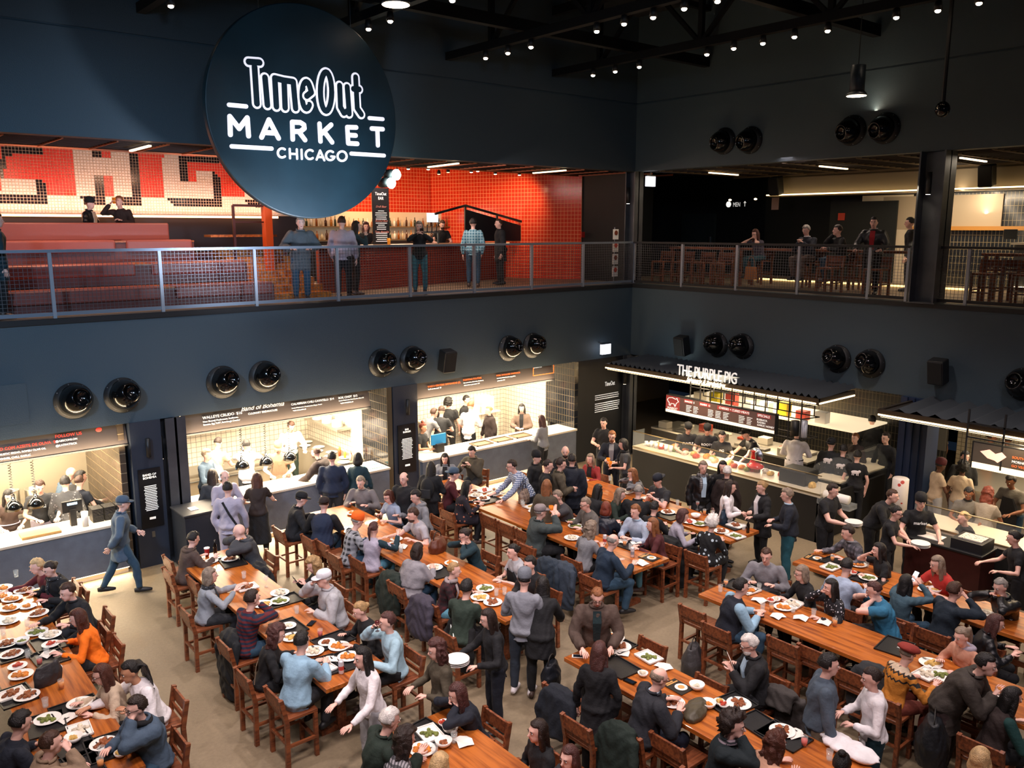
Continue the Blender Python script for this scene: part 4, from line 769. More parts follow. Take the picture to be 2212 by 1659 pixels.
HC = dict(bk='#0f0c0c', db='#23150f', br='#3d2417', au='#4a2417', rd='#6e2c18', bl='#a08055', lb='#c9a878', gy='#8a857f', wh='#d9d5d0', gn='#85532f', gb='#857565', dr='#4a2a26')
def cloth(c, pat=None, c2=None, rough=.85, ps=1): return mat(CN.get(c, c), rough, bump=.35, bs=30, var=.10, pat=pat, c2=CN.get(c2, c2) if c2 else None, ps=ps)
def remeshed(mb, vox, sm=2):
    o = mb.build('tmp'); r_ = o.modifiers.new('r', 'REMESH'); r_.mode = 'VOXEL'; r_.voxel_size = vox; r_.use_smooth_shade = True
    s = o.modifiers.new('s', 'SMOOTH'); s.iterations = sm; s.factor = .5
    dg = bpy.context.evaluated_depsgraph_get(); e = o.evaluated_get(dg); me = bpy.data.meshes.new_from_object(e)
    m0 = o.data; bpy.data.objects.remove(o); bpy.data.meshes.remove(m0); return me
def folds(me, amp, seed):
    n = len(me.vertices); co = np.empty(n*3, np.float32); me.vertices.foreach_get('co', co); co = co.reshape(-1,3)
    no = np.empty(n*3, np.float32); me.vertices.foreach_get('normal', no); no = no.reshape(-1,3); s = seed*1.7
    w = np.sin(co[:,2]*38+7*np.sin(co[:,0]*9+s)+5*np.cos(co[:,1]*11+s))*.5+np.sin(co[:,0]*31+co[:,2]*24+s)*.3+np.sin(co[:,1]*45-co[:,2]*17+s*2)*.3
    co += no*(w*amp)[:,None]; me.vertices.foreach_set('co', co.ravel()); me.update()
def put(me, name, m, parent, extra=None):
    me.materials.clear(); me.materials.append(m); o = bpy.data.objects.new(name, me); COL.objects.link(o); o.parent = parent
    me.polygons.foreach_set('material_index', [0]*len(me.polygons)); return o
def merge(me, mb):                                   # add fine islands (fingers, eyes, lips) to the remeshed body
    n0 = len(me.vertices); co = np.empty(n0*3, np.float32); me.vertices.foreach_get('co', co)
    faces = [tuple(p.vertices) for p in me.polygons]; k = len(faces); off = 1
    nm = bpy.data.meshes.new('body'); nm.from_pydata([tuple(v) for v in co.reshape(-1,3).tolist()]+mb.v, [], faces+[tuple(i+n0 for i in f) for f in mb.f])
    for m in me.materials: nm.materials.append(m)
    for m in mb.mats: nm.materials.append(m)
    nm.polygons.foreach_set('material_index', [0]*k+[m+off for m in mb.m]); nm.polygons.foreach_set('use_smooth', [True]*len(nm.polygons)); nm.update(); bpy.data.meshes.remove(me); return nm
def ik(S, T, a, b, hint):
    d = T-S; L = d.length
    if L > (a+b)*.985: T = S+d*((a+b)*.985/L); d = T-S; L = d.length
    if L < .12: T = S+d.normalized()*.12; d = T-S; L = .12
    x = (a*a-b*b+L*L)/(2*L); h = math.sqrt(max(0, a*a-x*x)); u = d/L; hv = hint-u*hint.dot(u); hv.normalize()
    return S+u*x+hv*h, T
# pose -> (seated, lean, nod, right hand, left hand, head yaw)   local frame: +Y forward, +X the person's right, z from the floor
PO = {'E': (1,.22,.30,(.15,.40,.97),(-.17,.36,.94)), 'R': (1,.20,.10,(.06,.40,.93),(-.10,.42,.93)), 'F': (1,.18,.08,(.05,.26,1.27),(-.16,.38,.93)), 'f': (1,.18,.08,(.14,.40,.94),(-.05,.24,1.28)),
 'D': (1,.10,.0,(.04,.28,1.30),(-.18,.36,.93)), 'C': (1,.15,.38,(.07,.34,1.06),(-.07,.34,1.06)), 'A': (1,.34,.22,(.22,.62,.95),(-.16,.36,.93)), 'L': (1,.06,.05,(.12,.30,.78),(-.12,.30,.78)), 'B': (1,.30,.35,(.06,.28,1.20),(-.06,.28,1.20)),
 's': (0,.03,.08,(.24,.08,.80),(-.24,.06,.80)), 'h': (0,.04,.2,(.08,.30,1.10),(-.10,.28,1.05)), 'w': (0,.22,.45,(.16,.42,1.02),(-.16,.40,1.02)), 'p': (0,.03,.25,(.05,.27,1.42),(-.05,.27,1.42)), 'k': (0,.10,.08,(.27,-.18,.92),(-.27,.30,.98)),
 'y': (0,.10,.25,(.12,.45,1.08),(-.20,.35,1.05)), 'n': (0,.48,.15,(.26,.62,.92),(-.26,.60,.92)), 'c': (0,.02,.05,(-.10,.24,1.15),(.10,.26,1.12)), 'd': (0,.05,.05,(.08,.26,1.38),(-.22,.10,.95)), 'x': (0,.12,.05,(.26,.42,1.00),(-.24,.40,1.00)), 't': (0,.05,.05,(.18,.40,1.50),(-.05,.40,1.45))}
NP = [0]
def person(px, py, pose, fa, build, hair, top, bottom, s, place, ex='', z0=0.0, plane=None, sk='p', hy=0, seat=.60):
    """px,py head centre in the photo; fa facing seen from the camera (0 towards it, 90 right, 180 away, -90 left)"""
    NP[0] += 1; seed = NP[0]
    sit, lean, nod, hr, hl = PO[pose]; fem = 'f' in build; fat = 1.11 if 'b' in build else 1.0; sc = (.95 if fem else 1.0)*(.66 if 'c' in build else 1)
    hz = seat+.09 if sit else .93; Hc = V((0,0,hz)); U = V((0,math.sin(lean),math.cos(lean)))
    P = lambda k: Hc+U*k
    Nk = P(.505)+V((0,.01,0)); l2 = lean*.6+nod*.25; U2 = V((0,math.sin(l2),math.cos(l2))); Hd = Nk+U2*.150+V((0,.025,0)); 
    Rh = Matrix.Rotation(R(-hy), 3, 'Z') @ Matrix.Rotation(-nod, 3, 'X')
    if plane is None: hp = at(px, py, z0+Hd.z*sc)
    else: hp = on(px, py, plane[0], plane[1]); hp.z = z0+Hd.z*sc
    d = (hp-CAM); d.z = 0; d.normalize(); rt = V((d.y,-d.x,0)); fv = rt*math.sin(R(fa))-d*math.cos(R(fa))
    ang = math.atan2(fv.y, fv.x)-PI/2; rot = Matrix.Rotation(ang, 3, 'Z'); root = hp-(rot@Hd)*sc; root.z = z0
    if pose in 'AB' : pass
    o = thing('person', f'person in {s}, {place}', 'person', root, ang); o.scale = (sc,)*3
    dist = (hp-CAM).length; vox = .0135 if dist < 13.5 else (.0165 if dist < 17 else .021)
    X = V((1,0,0)); sh = .150 if fem else .172; SH = {1: P(.432)+X*sh*min(fat,1.1), -1: P(.432)-X*sh*min(fat,1.1)}
    wj = random.uniform(-.05,.05); hy = hy or random.uniform(-20,20)
    H = {1: V(hr)+V((wj,wj,0)), -1: V(hl)+V((wj,-wj,0))}
    if pose in 'ERFfDCABL': H = {k: V((v.x, v.y, v.z-.60+seat)) for k, v in H.items()}
    EL = {}; WR = {}
    for k in (1,-1):
        hint = V((k*.75,-.25,-.9)) if pose not in 'pBt' else V((k*.9,.0,-.6))
        dirn = (H[k]-SH[k]).normalized(); EL[k], WR[k] = ik(SH[k], H[k]-dirn*.02, .30, .265, hint)
    HJ = {k: Hc+X*.095*k for k in (1,-1)}; KN = {}; AN = {}
    for k in (1,-1):
        if sit: KN[k] = HJ[k]+V((.045*k,.42,-.02)); AN[k] = V((KN[k].x, KN[k].y-.06-.03*k, max(.10, KN[k].z-.43)))
        elif pose == 'k': KN[k] = HJ[k]+V((0,.17*k+.04,-.44)); AN[k] = V((.08*k,.28*k-.04,.09+(.05 if k < 0 else 0)))
        else: KN[k] = HJ[k]+V((.02*k,.03,-.44)); AN[k] = V((.115*k,-.01,.09))
    hw = 1.04 if fem else 1.0; ch = .94 if fem else 1.0
    spine = [(-.09,.11,.08),(-.03,.165*hw,.115),(.05,.165*hw,.115),(.17,.135*ch,.10),(.30,.155*ch,.118),(.39,.168*ch,.115),(.44,.160*ch,.095),(.475,.115,.080),(.50,.075,.065),(.52,.054,.056)]
    def torso(mb, g, lo=-.09, hi=.52, flare=0):
        pts = []; rd = []
        for t, a, b in spine:
            if t < lo-.001 or t > hi+.001: continue
            belly = 1+(.16 if 'b' in build and t < .35 else 0); pts.append(P(t)); rd.append(((a*fat+g), (b*fat*belly+g)))
        if lo < -.09: pts.insert(0, Hc+V((0,0,lo))); rd.insert(0, (.175*fat+g+flare,.13*fat+g+flare))
        mb.tube(pts, rd, 16, right=X)
    def arm(mb, k, g, t1=1.0, t0=0.0):
        S, E, W = SH[k], EL[k], WR[k]
        pts = [S-(E-S)*.12, S, S.lerp(E,.5), E, E.lerp(W,.35), E.lerp(W,.98)]; rd = [.05,.060,.053,.045,.045,.029]
        if t1 <= .5: pts = pts[:3]+[S.lerp(E,.62)]; rd = rd[:3]+[.055]
        f_ = 1.1 if fat > 1 else (.88 if fem else 1)
        mb.tube(pts, [r_*f_+g for r_ in rd], 10); mb.ell(S, (.060*f_+g*.8,)*3, nu=10, nv=6)
        if t1 > .5: mb.ell(E, (.043*f_+g,)*3, nu=8, nv=6)
    def leg(mb, k, g, t1=1.0):
        a, b, c = HJ[k], KN[k], AN[k]; f_ = 1.12 if fat > 1 else 1
        pts = [a+(a-b).normalized()*.03, a, a.lerp(b,.5), b, b.lerp(c,.3), b.lerp(c,.98)]; rd = [.07,.092,.078,.058,.060,.040]
        mb.tube(pts, [r_*f_+g for r_ in rd], 10); mb.ell(b, (.058*f_+g,)*3, nu=10, nv=6)
    # --- body, one surface
    bare = .4 if '/tee' in top or '/vest' in top or '/tank' in top or 'sl' in ex.split() else 1
    mb = MB(); torso(mb, -.014, hi=.475); mb.tube([P(.44), P(.49), Nk, Hd-U2*.05], [.06,.054,.051,.051], 12)
    hd = MB(); Hm = lambda q: Hd+Rh@V(q)
    mb.ell(Hm((0,-.008,.02)), (.074,.094,.10), Rh, 16, 12); mb.ell(Hm((0,.028,-.045)), (.056,.062,.068), Rh, 14, 10); mb.ell(Hm((0,.062,-.085)), (.028,.024,.022), Rh, 10, 8)
    mb.tube([Hm((0,.078,.03)), Hm((0,.112,-.018)), Hm((0,.088,-.030))], [.009,.017,.010], 8)
    mb.ell(Hm((0,.078,.038)), (.05,.014,.012), Rh, 10, 6)
    for k in (1,-1): mb.ell(Hm((.076*k,-.008,-.002)), (.011,.020,.032), Rh, 8, 6); arm(mb, k, -.008 if bare == 1 else -.003); leg(mb, k, -.006); 
    PD = {}
    for k in (1,-1):
        W = WR[k]; u = (W-EL[k]).normalized()
        if pose in 'ERAnwx' and u.z < -.2: u = V((u.x*.8,u.y,-.12)).normalized()
        nrm = V((0,0,-1)); nrm = (nrm-u*nrm.dot(u)); nrm = nrm.normalized() if nrm.length > .05 else V((0,1,0)); 
        if pose in 'spk': nrm = V((-k,0,0)); nrm = (nrm-u*nrm.dot(u)).normalized()
        side = u.cross(nrm).normalized(); PD[k] = (W, u, nrm, side)
        mb.tube([W-u*.01, W+u*.03, W+u*.075, W+u*.092], [(.024,.018),(.034,.017),(.041,.015),(.034,.010)], 10, right=side)
    me = remeshed(mb, vox, 2); me.materials.clear(); me.materials.append(skin(sk))
    fx = MB().use(skin(sk))
    for k in (1,-1):                                # five separate bent fingers
        W, u, nrm, side = PD[k]; curl = .75 if pose in 'DCpBhdFfty' else .35
        for i, ln in enumerate((.066,.076,.071,.055)):
            p = W+u*.084+side*((i-1.5)*.021)*(1 if k > 0 else -1); dv = (u+side*((i-1.5)*.06)*(1 if k > 0 else -1)).normalized(); pts = [p-dv*.012, p]; c_ = curl*.6
            for j, fr in enumerate((.45,.32,.23)): dv = (dv*math.cos(c_)+nrm*math.sin(c_)).normalized(); p = p+dv*ln*fr; pts.append(p); c_ = curl*(.9 if j == 0 else .6)
            fx.tube(pts, [.0095,.0098,.009,.0082,.0062], 6)
        tdir = side*(-1 if k > 0 else 1)*(1) ; b0 = W+u*.022+tdir*.026
        fx.tube([b0-tdir*.01, b0+tdir*.016+u*.018+nrm*.008, b0+tdir*.024+u*.042+nrm*.018, b0+tdir*.022+u*.062+nrm*.026], [.013,.0125,.0105,.0075], 7)
    fx.use(M_EYEW)
    for k in (1,-1): fx.ell(Hm((.030*k,.083,.014)), (.0135,.007,.0075), Rh, 8, 6)
    fx.use(M_EYED)
    for k in (1,-1): fx.ell(Hm((.030*k,.0885,.014)), (.006,.004,.0065), Rh, 6, 5)
    hs, _, hc = hair.partition(':'); hcol = HC.get(hc, '#23150f') if hc else '#23150f'
    mh = mat(hcol, .45, bump=.6, bs=90, var=.3, name='hair')
    fx.use(mh)
    for k in (1,-1): fx.tube([Hm((.046*k,.084,.033)), Hm((.031*k,.093,.038)), Hm((.016*k,.094,.034))], [.0035,.0055,.004], 5)
    fx.use(M_LIP).ell(Hm((0,.0885,-.052)), (.022,.009,.0055), Rh, 8, 5)
    if 'beard' in ex: fx.use(mh).ell(Hm((0,.045,-.072)), (.058,.055,.045), Rh, 12, 8); fx.ell(Hm((0,.094,-.040)), (.025,.008,.006), Rh, 8, 5)
    me = merge(me, fx); b_ = bpy.data.objects.new('body', me); COL.objects.link(b_); b_.parent = o
    # --- hair
    def cap(thick, face=.45, noise_=.0, low=-.35, topcut=2):
        hb = MB(); nu, nv = 26, 18; c0 = V((0,-.010,.022)); vs = []
        for i in range(nv+1):
            el = -PI/2*.72+(PI/2*1.72)*i/nv
            for j in range(nu):
                az = 2*PI*j/nu; dv = V((math.cos(el)*math.sin(az), math.cos(el)*math.cos(az), math.sin(el)))
                is_h = not (dv.y > .18 and dv.z < face) and not (abs(dv.x) > .75 and dv.z < -.02 and dv.y > -.1) and dv.z > low and dv.z < topcut
                q = V((dv.x*.079, dv.y*.098, dv.z*.105)); t_ = thick+(noise.noise(q*60+V((seed,0,0)))*noise_ if noise_ else .003*math.sin(az*9+seed))
                vs.append(Hm(c0+q*(1+t_/.09) if is_h else c0+q*.80))
        fs = [(i*nu+j, i*nu+(j+1)%nu, (i+1)*nu+(j+1)%nu, (i+1)*nu+j) for i in range(nv) for j in range(nu)]
        fs += [tuple(range(nu-1,-1,-1)), tuple(nv*nu+j for j in range(nu))]
        hb.add(vs, fs); return hb
    def drape(hb, L, wd=.085, n_=0.0):
        vs0 = len(hb.v); k_ = 8
        pts = [Hm((0,-.03,.07))]+[Hm((0,-.058,-.02))]; base = pts[-1]; dn = V((0,-.10,-1)).normalized()
        for i in range(1, k_+1): pts.append(base+dn*L*i/k_+V((0,-.02*math.sin(PI*i/k_)-(.0 if not sit else .0),0)))
        rd = [(wd*.75,.05),(wd,.062)]+[(wd*(1.02-.35*(i/k_)**2),.055-.03*i/k_) for i in range(1,k_+1)]
        hb.tube(pts, rd, 16, right=Rh@X)
        for k in (1,-1): a = Hm((.066*k,.0,.06)); hb.tube([a, Hm((.080*k,.008,-.02)), Hm((.080*k,.0,-.04))+V((0,-.02,-L*.40)), Hm((.070*k,-.02,-.04))+V((0,-.03,-L*.75))], [.024,.030,.034,.020], 8)
        for i in range(vs0, len(hb.v)):
            v = V(hb.v[i]); a = v.x*150+seed; hb.v[i] = tuple(v+V((0,-.004*math.sin(a),0))+(noise.noise_vector(v*28)*n_ if n_ else V((0,0,0))))
    hb = None
    if hs in ('short','crop'): hb = cap(.012 if hs == 'short' else .004, .5 if hs == 'short' else .55, .01)
    elif hs == 'fringe': hb = cap(.006, .5, .004, topcut=.42)
    elif hs in ('long','wavy'): hb = cap(.012, .52); drape(hb, .36, .085, .012 if hs == 'wavy' else 0)
    elif hs == 'bob': hb = cap(.016, .42); drape(hb, .12, .09)
    elif hs == 'curly': hb = cap(.028, .5, .035); drape(hb, .25, .105, .05)
    elif hs == 'afro': hb = cap(.045, .5, .05, low=-.6)
    elif hs == 'bun': hb = cap(.008, .55); hb.ell(Hm((0,-.115,.03)), (.04,.035,.038), Rh, 12, 8)
    elif hs == 'tbun': hb = cap(.008, .55); hb.ell(Hm((0,-.05,.145)), (.04,.04,.035), Rh, 12, 8)
    elif hs == 'pony': hb = cap(.008, .55); hb.tube([Hm((0,-.09,.06)), Hm((0,-.14,.05)), Hm((0,-.15,-.05)), Hm((0,-.13,-.20))], [.02,.032,.03,.01], 10)
    elif hs == 'dread':
        hb = cap(.012, .5, .02)
        for i in range(9): a = (i-4)*.016; hb.tube([Hm((a,-.10,.06)), Hm((a*1.4,-.15,.03)), Hm((a*2,-.15,-.12)), Hm((a*2.4,-.13,-.30))], [.012,.014,.013,.007], 6)
    elif hs in ('beanie','cap','beret','bcap','scap'): hb = cap(.006, .5, .004)
    if hb and hs in ('cap','bcap') and fem: hb.tube([Hm((0,-.09,0)), Hm((0,-.13,-.1)), Hm((0,-.12,-.28))], [.03,.04,.015], 10)
    if hb and hs in ('long','wavy','bob','curly','pony','bun','dread'): mh_ = remeshed(hb, .0125, 1); folds(mh_, .003, seed); put(mh_, 'hair', mh, o)
    elif hb: put(hb.mesh('hair', True), 'hair', mh, o)
    hat = MB(); hatc = None
    for t_ in ex.split():
        if t_.startswith('hat='): hatc = t_[4:]
    if hs in ('beanie','cap','beret','bcap','scap'):
        hh = cap(.020 if hs == 'beanie' else .014, .40, 0, low=.12)
        nu = 26
        hat = MB(); pr = {'beanie': [(.094,0),(.102,.02),(.104,.05),(.098,.10),(.07,.135),(.03,.15),(0,.152)], 'cap': [(.094,0),(.099,.03),(.094,.07),(.07,.10),(.03,.112),(0,.114)], 'beret': [(.088,0),(.092,.01),(.13,.03),(.135,.05),(.10,.085),(.04,.1),(0,.1)]}.get(hs, [(.094,0),(.099,.03),(.094,.07),(.07,.10),(.03,.112),(0,.114)])
        T_ = Rh@Matrix.Diagonal((.9,1.1,1)); hat.lathe([(.0,.0)]+pr, Hm((0,-.012,.032)), 28, T_)
        if hs in ('cap','bcap'):
            f_ = 1 if hs == 'cap' else -1
            hat.add([Hm((x, f_*(.085+.085*math.sqrt(max(0,1-(x/.085)**2)))-(0 if f_ > 0 else .02), .045-z)) for z in (0,.008) for x in np.linspace(-.08,.08,9)]+[Hm((x, f_*.05, .05-z)) for z in (0,.008) for x in np.linspace(-.08,.08,9)], [(i,i+1,19+i,18+i) for i in range(8)]+[(9+i,27+i,28+i,10+i) for i in range(8)]+[(i,9+i,10+i,i+1) for i in range(8)])
        hat.build('hat', cloth(hatc or 'black'), o, True)
    if 'glass' in ex:
        g = MB()
        for k in (1,-1):
            c_ = (.031*k,.100,.012); g.tube([Hm((c_[0]+.021*math.cos(t),c_[1],c_[2]+.017*math.sin(t))) for t in np.linspace(0,2*PI,13)], .0022, 4); g.bar(Hm((.052*k,.100,.018)), Hm((.078*k,.0,.015)), .004)
        g.bar(Hm((-.010,.102,.016)), Hm((.010,.102,.016)), .004); g.build('glasses', M_BLACK, o)
    # --- clothes
    tk, *tp = top.split('/'); kind = tp[0] if tp else 'long'; pt = tp[1].split('-') if len(tp) > 1 else []
    mt = cloth(tk, pt[0] if pt else None, pt[1] if len(pt) > 1 else (None), ps=float(pt[2]) if len(pt) > 2 else 1)
    if kind == 'leather': mt = mat(CN.get(tk, tk), .38, bump=.4, bs=18)
    g = {'tee': .013, 'long': .015, 'coat': .030, 'vest': .026, 'leather': .026, 'dress': .016, 'tank': .012, 'poncho': .03}.get(kind, .016)
    mb = MB(); mb.ell(Hc+V((0,-.01,.0)), ((.172*fat+g)*1.04, (.122*fat+g)*1.1, .085), nu=16, nv=8); lo = -.12 if kind in ('tee','long','vest','tank') else -.20
    if sit: lo = max(lo, -.10)
    torso(mb, g, lo if lo < -.09 else -.03, .49); mb.tube([P(.44), P(.485), P(.515)], [(.12,.085),(.085+g,.07+g),(.062+g*.6,.062+g*.6)], 14, right=X)
    if kind not in ('vest','tank'):
        for k in (1,-1): arm(mb, k, g*.9, .4 if kind == 'tee' or (kind == 'dress' and 'sl' in ex) else 1)
    if kind == 'poncho': mb.tube([P(.42),P(.28),P(.10)],[(.20,.13),(.24,.16),(.22,.17)],16,right=X)
    if kind in ('coat',) and not sit: mb.tube([P(.0), Hc+V((0,0,-.12)), Hc+V((0,0,-.30))], [(.19,.14),(.205,.15),(.22,.16)], 16, right=X)
    if kind == 'dress':
        if sit: 
            for k in (1,-1): mb.tube([HJ[k], HJ[k].lerp(KN[k],.9)], [.12,.105], 10)
        else: mb.tube([P(.02), Hc+V((0,0,-.2)), Hc+V((0,0,-.42))], [(.18,.13),(.20,.16),(.225,.19)], 18, right=X)
    me = remeshed(mb, vox*1.25, 3); folds(me, .0075 if kind != 'leather' else .009, seed)
    if kind in ('coat','leather'):
        q = MB(); q.tube([P(.50)+V((.080*math.cos(t),.072*math.sin(t)+.006,.012+.02*(math.sin(t) < 0))) for t in np.linspace(0,2*PI,17)], .017, 6); q.build('collar', mt, o, True)
    put(me, {'coat': 'coat', 'vest': 'vest', 'leather': 'jacket', 'dress': 'dress'}.get(kind, 'shirt'), mt, o)
    for t_ in ex.split():                            # inner shirt, collar, scarf, apron, sleeves, logo
        if t_.startswith('in='):
            c_ = cloth(t_[3:]); q = MB(); F = V((0,math.cos(lean),-math.sin(lean)))
            q.add([P(.50)+F*(.075+g)+X*.05, P(.50)+F*(.075+g)-X*.05, P(.37)+F*(.138*fat+g)-X*.055, P(.37)+F*(.138*fat+g)+X*.055, P(.1)+F*(.142*fat+g)-X*.04, P(.1)+F*(.142*fat+g)+X*.04]+[P(a)+F*.05+X*b for a, b in ((.49,.05),(.49,-.05),(.36,-.05),(.36,.05),(.1,-.028),(.1,.028))], [(0,1,2,3),(3,2,4,5),(0,3,9,6),(3,5,11,9),(1,7,8,2),(2,8,10,4)])
            q.build('shirt_front', c_, o)
        elif t_.startswith('scarf='):
            cc = t_[6:].split('-'); m_ = cloth(cc[0], cc[1] if len(cc) > 1 else None, cc[2] if len(cc) > 2 else None, ps=1.5); q = MB(); q.tube([P(.50)+V((.085*math.cos(t),.075*math.sin(t)+.01,.01*math.sin(3*t))) for t in np.linspace(0,2*PI,17)], .032, 8)
            F = V((0,math.cos(lean),-math.sin(lean))); q.tube([P(.47)+F*.10+X*.04, P(.36)+F*.16+X*.05, P(.2)+F*.15+X*.05], [(.035,.016)]*3, 8, right=X); q.build('scarf', m_, o, True)
        elif t_.startswith('collar='):
            q = MB(); q.tube([P(.515)+V((.066*math.cos(t),.064*math.sin(t)+.012,0)) for t in np.linspace(0,2*PI,15)], .014, 6); q.build('collar', cloth(t_[7:]), o, True)
        elif t_.startswith('hood='):
            q = MB(); q.tube([P(.49)+V((.095*math.cos(t),.06*math.sin(t)-.035,.012*math.cos(t)**2)) for t in np.linspace(-.3,PI+.3+PI,17)], .038, 8); q.build('hood', cloth(t_[5:]), o, True)
        elif t_.startswith('apron='):
            F = V((0,math.cos(lean),-math.sin(lean))); q = MB(); q.add([P(.38)+F*.15+X*.09, P(.38)+F*.15-X*.09, P(.05)+F*.155-X*.17, P(.05)+F*.155+X*.17, Hc+V((.18,.17,-.35)), Hc+V((-.18,.17,-.35)), P(.38)+F*.12+X*.09, P(.38)+F*.12-X*.09, P(.05)+F*.08-X*.175, P(.05)+F*.08+X*.175], [(0,1,2,3),(3,2,5,4),(1,7,8,2),(0,3,9,6)]); q.build('apron', cloth(t_[6:]), o)
        elif t_.startswith('tie='):
            q = MB(); q.tube([P(.08)+V(((.16*fat+g)*math.cos(t),(.122*fat+g)*math.sin(t),0)) for t in np.linspace(0,2*PI,17)], .012, 6); q.build('apron_string', cloth(t_[4:]), o, True)
        elif t_.startswith('sleeve='):
            q = MB(); [arm(q, k, .018) for k in (1,-1)]; me2 = remeshed(q, vox*1.3, 2); put(me2, 'sleeves', cloth(t_[7:]), o)
        elif t_.startswith('strap='):
            q = MB(); q.tube([P(.46)+V((-.08,-.11,0)), P(.25)+V((.03,-.15,0)), P(.05)+V((.14,-.13,0))], [(.02,.006)]*3, 6, right=X); q.build('strap', cloth(t_[6:]), o)
        elif t_.startswith('chest=') or t_.startswith('back='):
            sg = 1 if t_[0] == 'c' else -1; w_, _, c_ = t_.partition('=')[2].partition('-'); F = V((0,math.cos(lean),-math.sin(lean)))*sg
            tt = text(w_.replace('_',' '), .075 if sg > 0 else .14, (0,0,0), 'y', mat(CN.get(c_, '#f0f0f0'), .6, emit=.1), None, al='CENTER', name='print'); tt.parent = o; tt.location = P(.30)+F*(.118*fat+g+.016); tt.rotation_euler = (PI/2-lean*sg, 0, 0 if sg < 0 else PI)
        elif t_.startswith('pig'):
            q = MB(); q.ell(P(.34)+V((0,-.128*fat-g,0)), (.085,.012,.04)).ell(P(.36)+V((.08,-.125-g,0)), (.03,.012,.03)); [q.bar(P(.32)+V((a,-.13-g,0)), P(.27)+V((a,-.13-g,0)), .016) for a in (-.06,-.03,.03,.06)]; q.build('pig_print', mat('#f0e8e8', .6), o)
        elif t_.startswith('muffler'): pass
    if bottom:
        bk, *bp = bottom.split('/'); bq = bp[0].split('-') if bp else []; mbm = cloth(bk, bq[0] if bq else None, bq[1] if len(bq) > 1 else None, ps=float(bq[2]) if len(bq) > 2 else 1)
        mb = MB(); torso(mb, .002, -.09, .05)
        for k in (1,-1): leg(mb, k, .012)
        if 'skirt' in ex: mb.tube([P(.05), Hc+V((0,0,-.3)), Hc+V((0,0,-.62))], [(.17,.12),(.20,.17),(.24,.2)], 16, right=X)
        me = remeshed(mb, vox*1.35, 2); folds(me, .004, seed+3); put(me, 'skirt' if 'skirt' in ex else 'trousers', mbm, o)
    shc = 'white' if 'wshoe' in ex else ('brown' if seed % 3 == 0 else 'black'); q = MB()
    for k in (1,-1):
        a = AN[k]; q = MB(); zt = a.z-.075; q.tube([V((a.x,a.y-.085,zt+.045)), V((a.x,a.y-.03,zt+.05)), V((a.x,a.y+.07,zt+.04)), V((a.x,a.y+.16,zt+.03)), V((a.x,a.y+.195,zt+.025))], [(.030,.032),(.042,.05),(.046,.042),(.046,.028),(.026,.018)], 12, right=X); q.ell(V((a.x,a.y,a.z)), (.046,.05,.05), nu=10, nv=6)
        q.build('shoe', mat(CN[shc], .5), o, True)
    if 'pack' in ex:
        q = MB(); bev_ = q.ell(P(.28)+V((0,-.20,0)), (.15,.10,.22), nu=14, nv=10); po = thing('backpack', f'black backpack on the back of the person in {s}', 'backpack', root, ang); po.scale = o.scale; q.build('bag', cloth('black'), po, True); MB().box(P(.2)+V((0,-.30,0)), (.2,.05,.18)).build('pocket', cloth('char'), po)
    def hold(k=1): return (rot@(PD[k][0]+PD[k][1]*.10+PD[k][2]*.03))*sc+root
    if 'beer' in ex: q = MB().lathe([(.03,-.04),(.042,.09),(0,.085)], n=14).build('beer_glass', mat('#d97a20', .1, emit=.1), None, True, hold(1)); tag(q, f'glass of amber beer held by the person in {s}', 'glass')
    if 'wine' in ex: q = MB().lathe([(.028,-.07),(.004,-.066),(.004,-.01),(.032,.02),(.028,.06),(.025,.06),(.027,.02),(0,.0)], n=16).build('wine_glass', mat('#5a101a', .08, alpha=.6), None, True, hold(1)); tag(q, f'wine glass held to the mouth by the person in {s}', 'glass')
    if 'phone' in ex: q = bev(MB().box((0,0,0), (.075,.01,.15)).build('phone', mat('#dfe8f2' if 'wphone' in ex else '#15161a', .3, emit=.6 if 'wphone' in ex else 0), None, loc=hold(1)+V((0,0,.03))), .006); q.rotation_euler = (R(-35),0,ang); tag(q, f'phone held by the person in {s}', 'phone')
    if 'plates' in ex:
        for i in range(3): q = lath('plate', [(.05,0),(.12,.012),(.15,.02),(.14,.02),(.05,.006),(0,.006)], M_WHITE, (hold(1)+hold(-1))/2+V((0,0,.03+.022*i))+fv*.05, f'plate carried by the person in {s}, {ordn[i]} from below', 'plate', 'carried plates')
    if 'paper' in ex: q = MB().box((0,0,0), (.21,.004,.28)).build('paper_sheet', M_PAPER, None, loc=hold(1)+V((0,0,-.04))); q.rotation_euler = (R(-20),0,ang); tag(q, f'white sheet held by the person in {s}', 'paper')
    if 'food' in ex: q = MB().ell((0,0,0), (.06,.045,.03)).build('sandwich', M_FOOD['o'], None, True, hold(1)); tag(q, f'sandwich held by the person in {s}', 'sandwich')
    if 'camera' in ex: q = thing('video_camera', f'small video camera held up by the person in {s}', 'camera', hold(1)); MB().box((0,0,.03), (.10,.14,.09)).build('housing', M_BLACK, q); MB().box((-.03,-.1,.09), (.12,.015,.08)).build('screen', mat('#9fd0ff', .4, emit=1.2), q)
    PEOPLE.append((o, s, place, px, py, z0, sit, fa, root, V(fv)))
    return o
PEOPLE = []
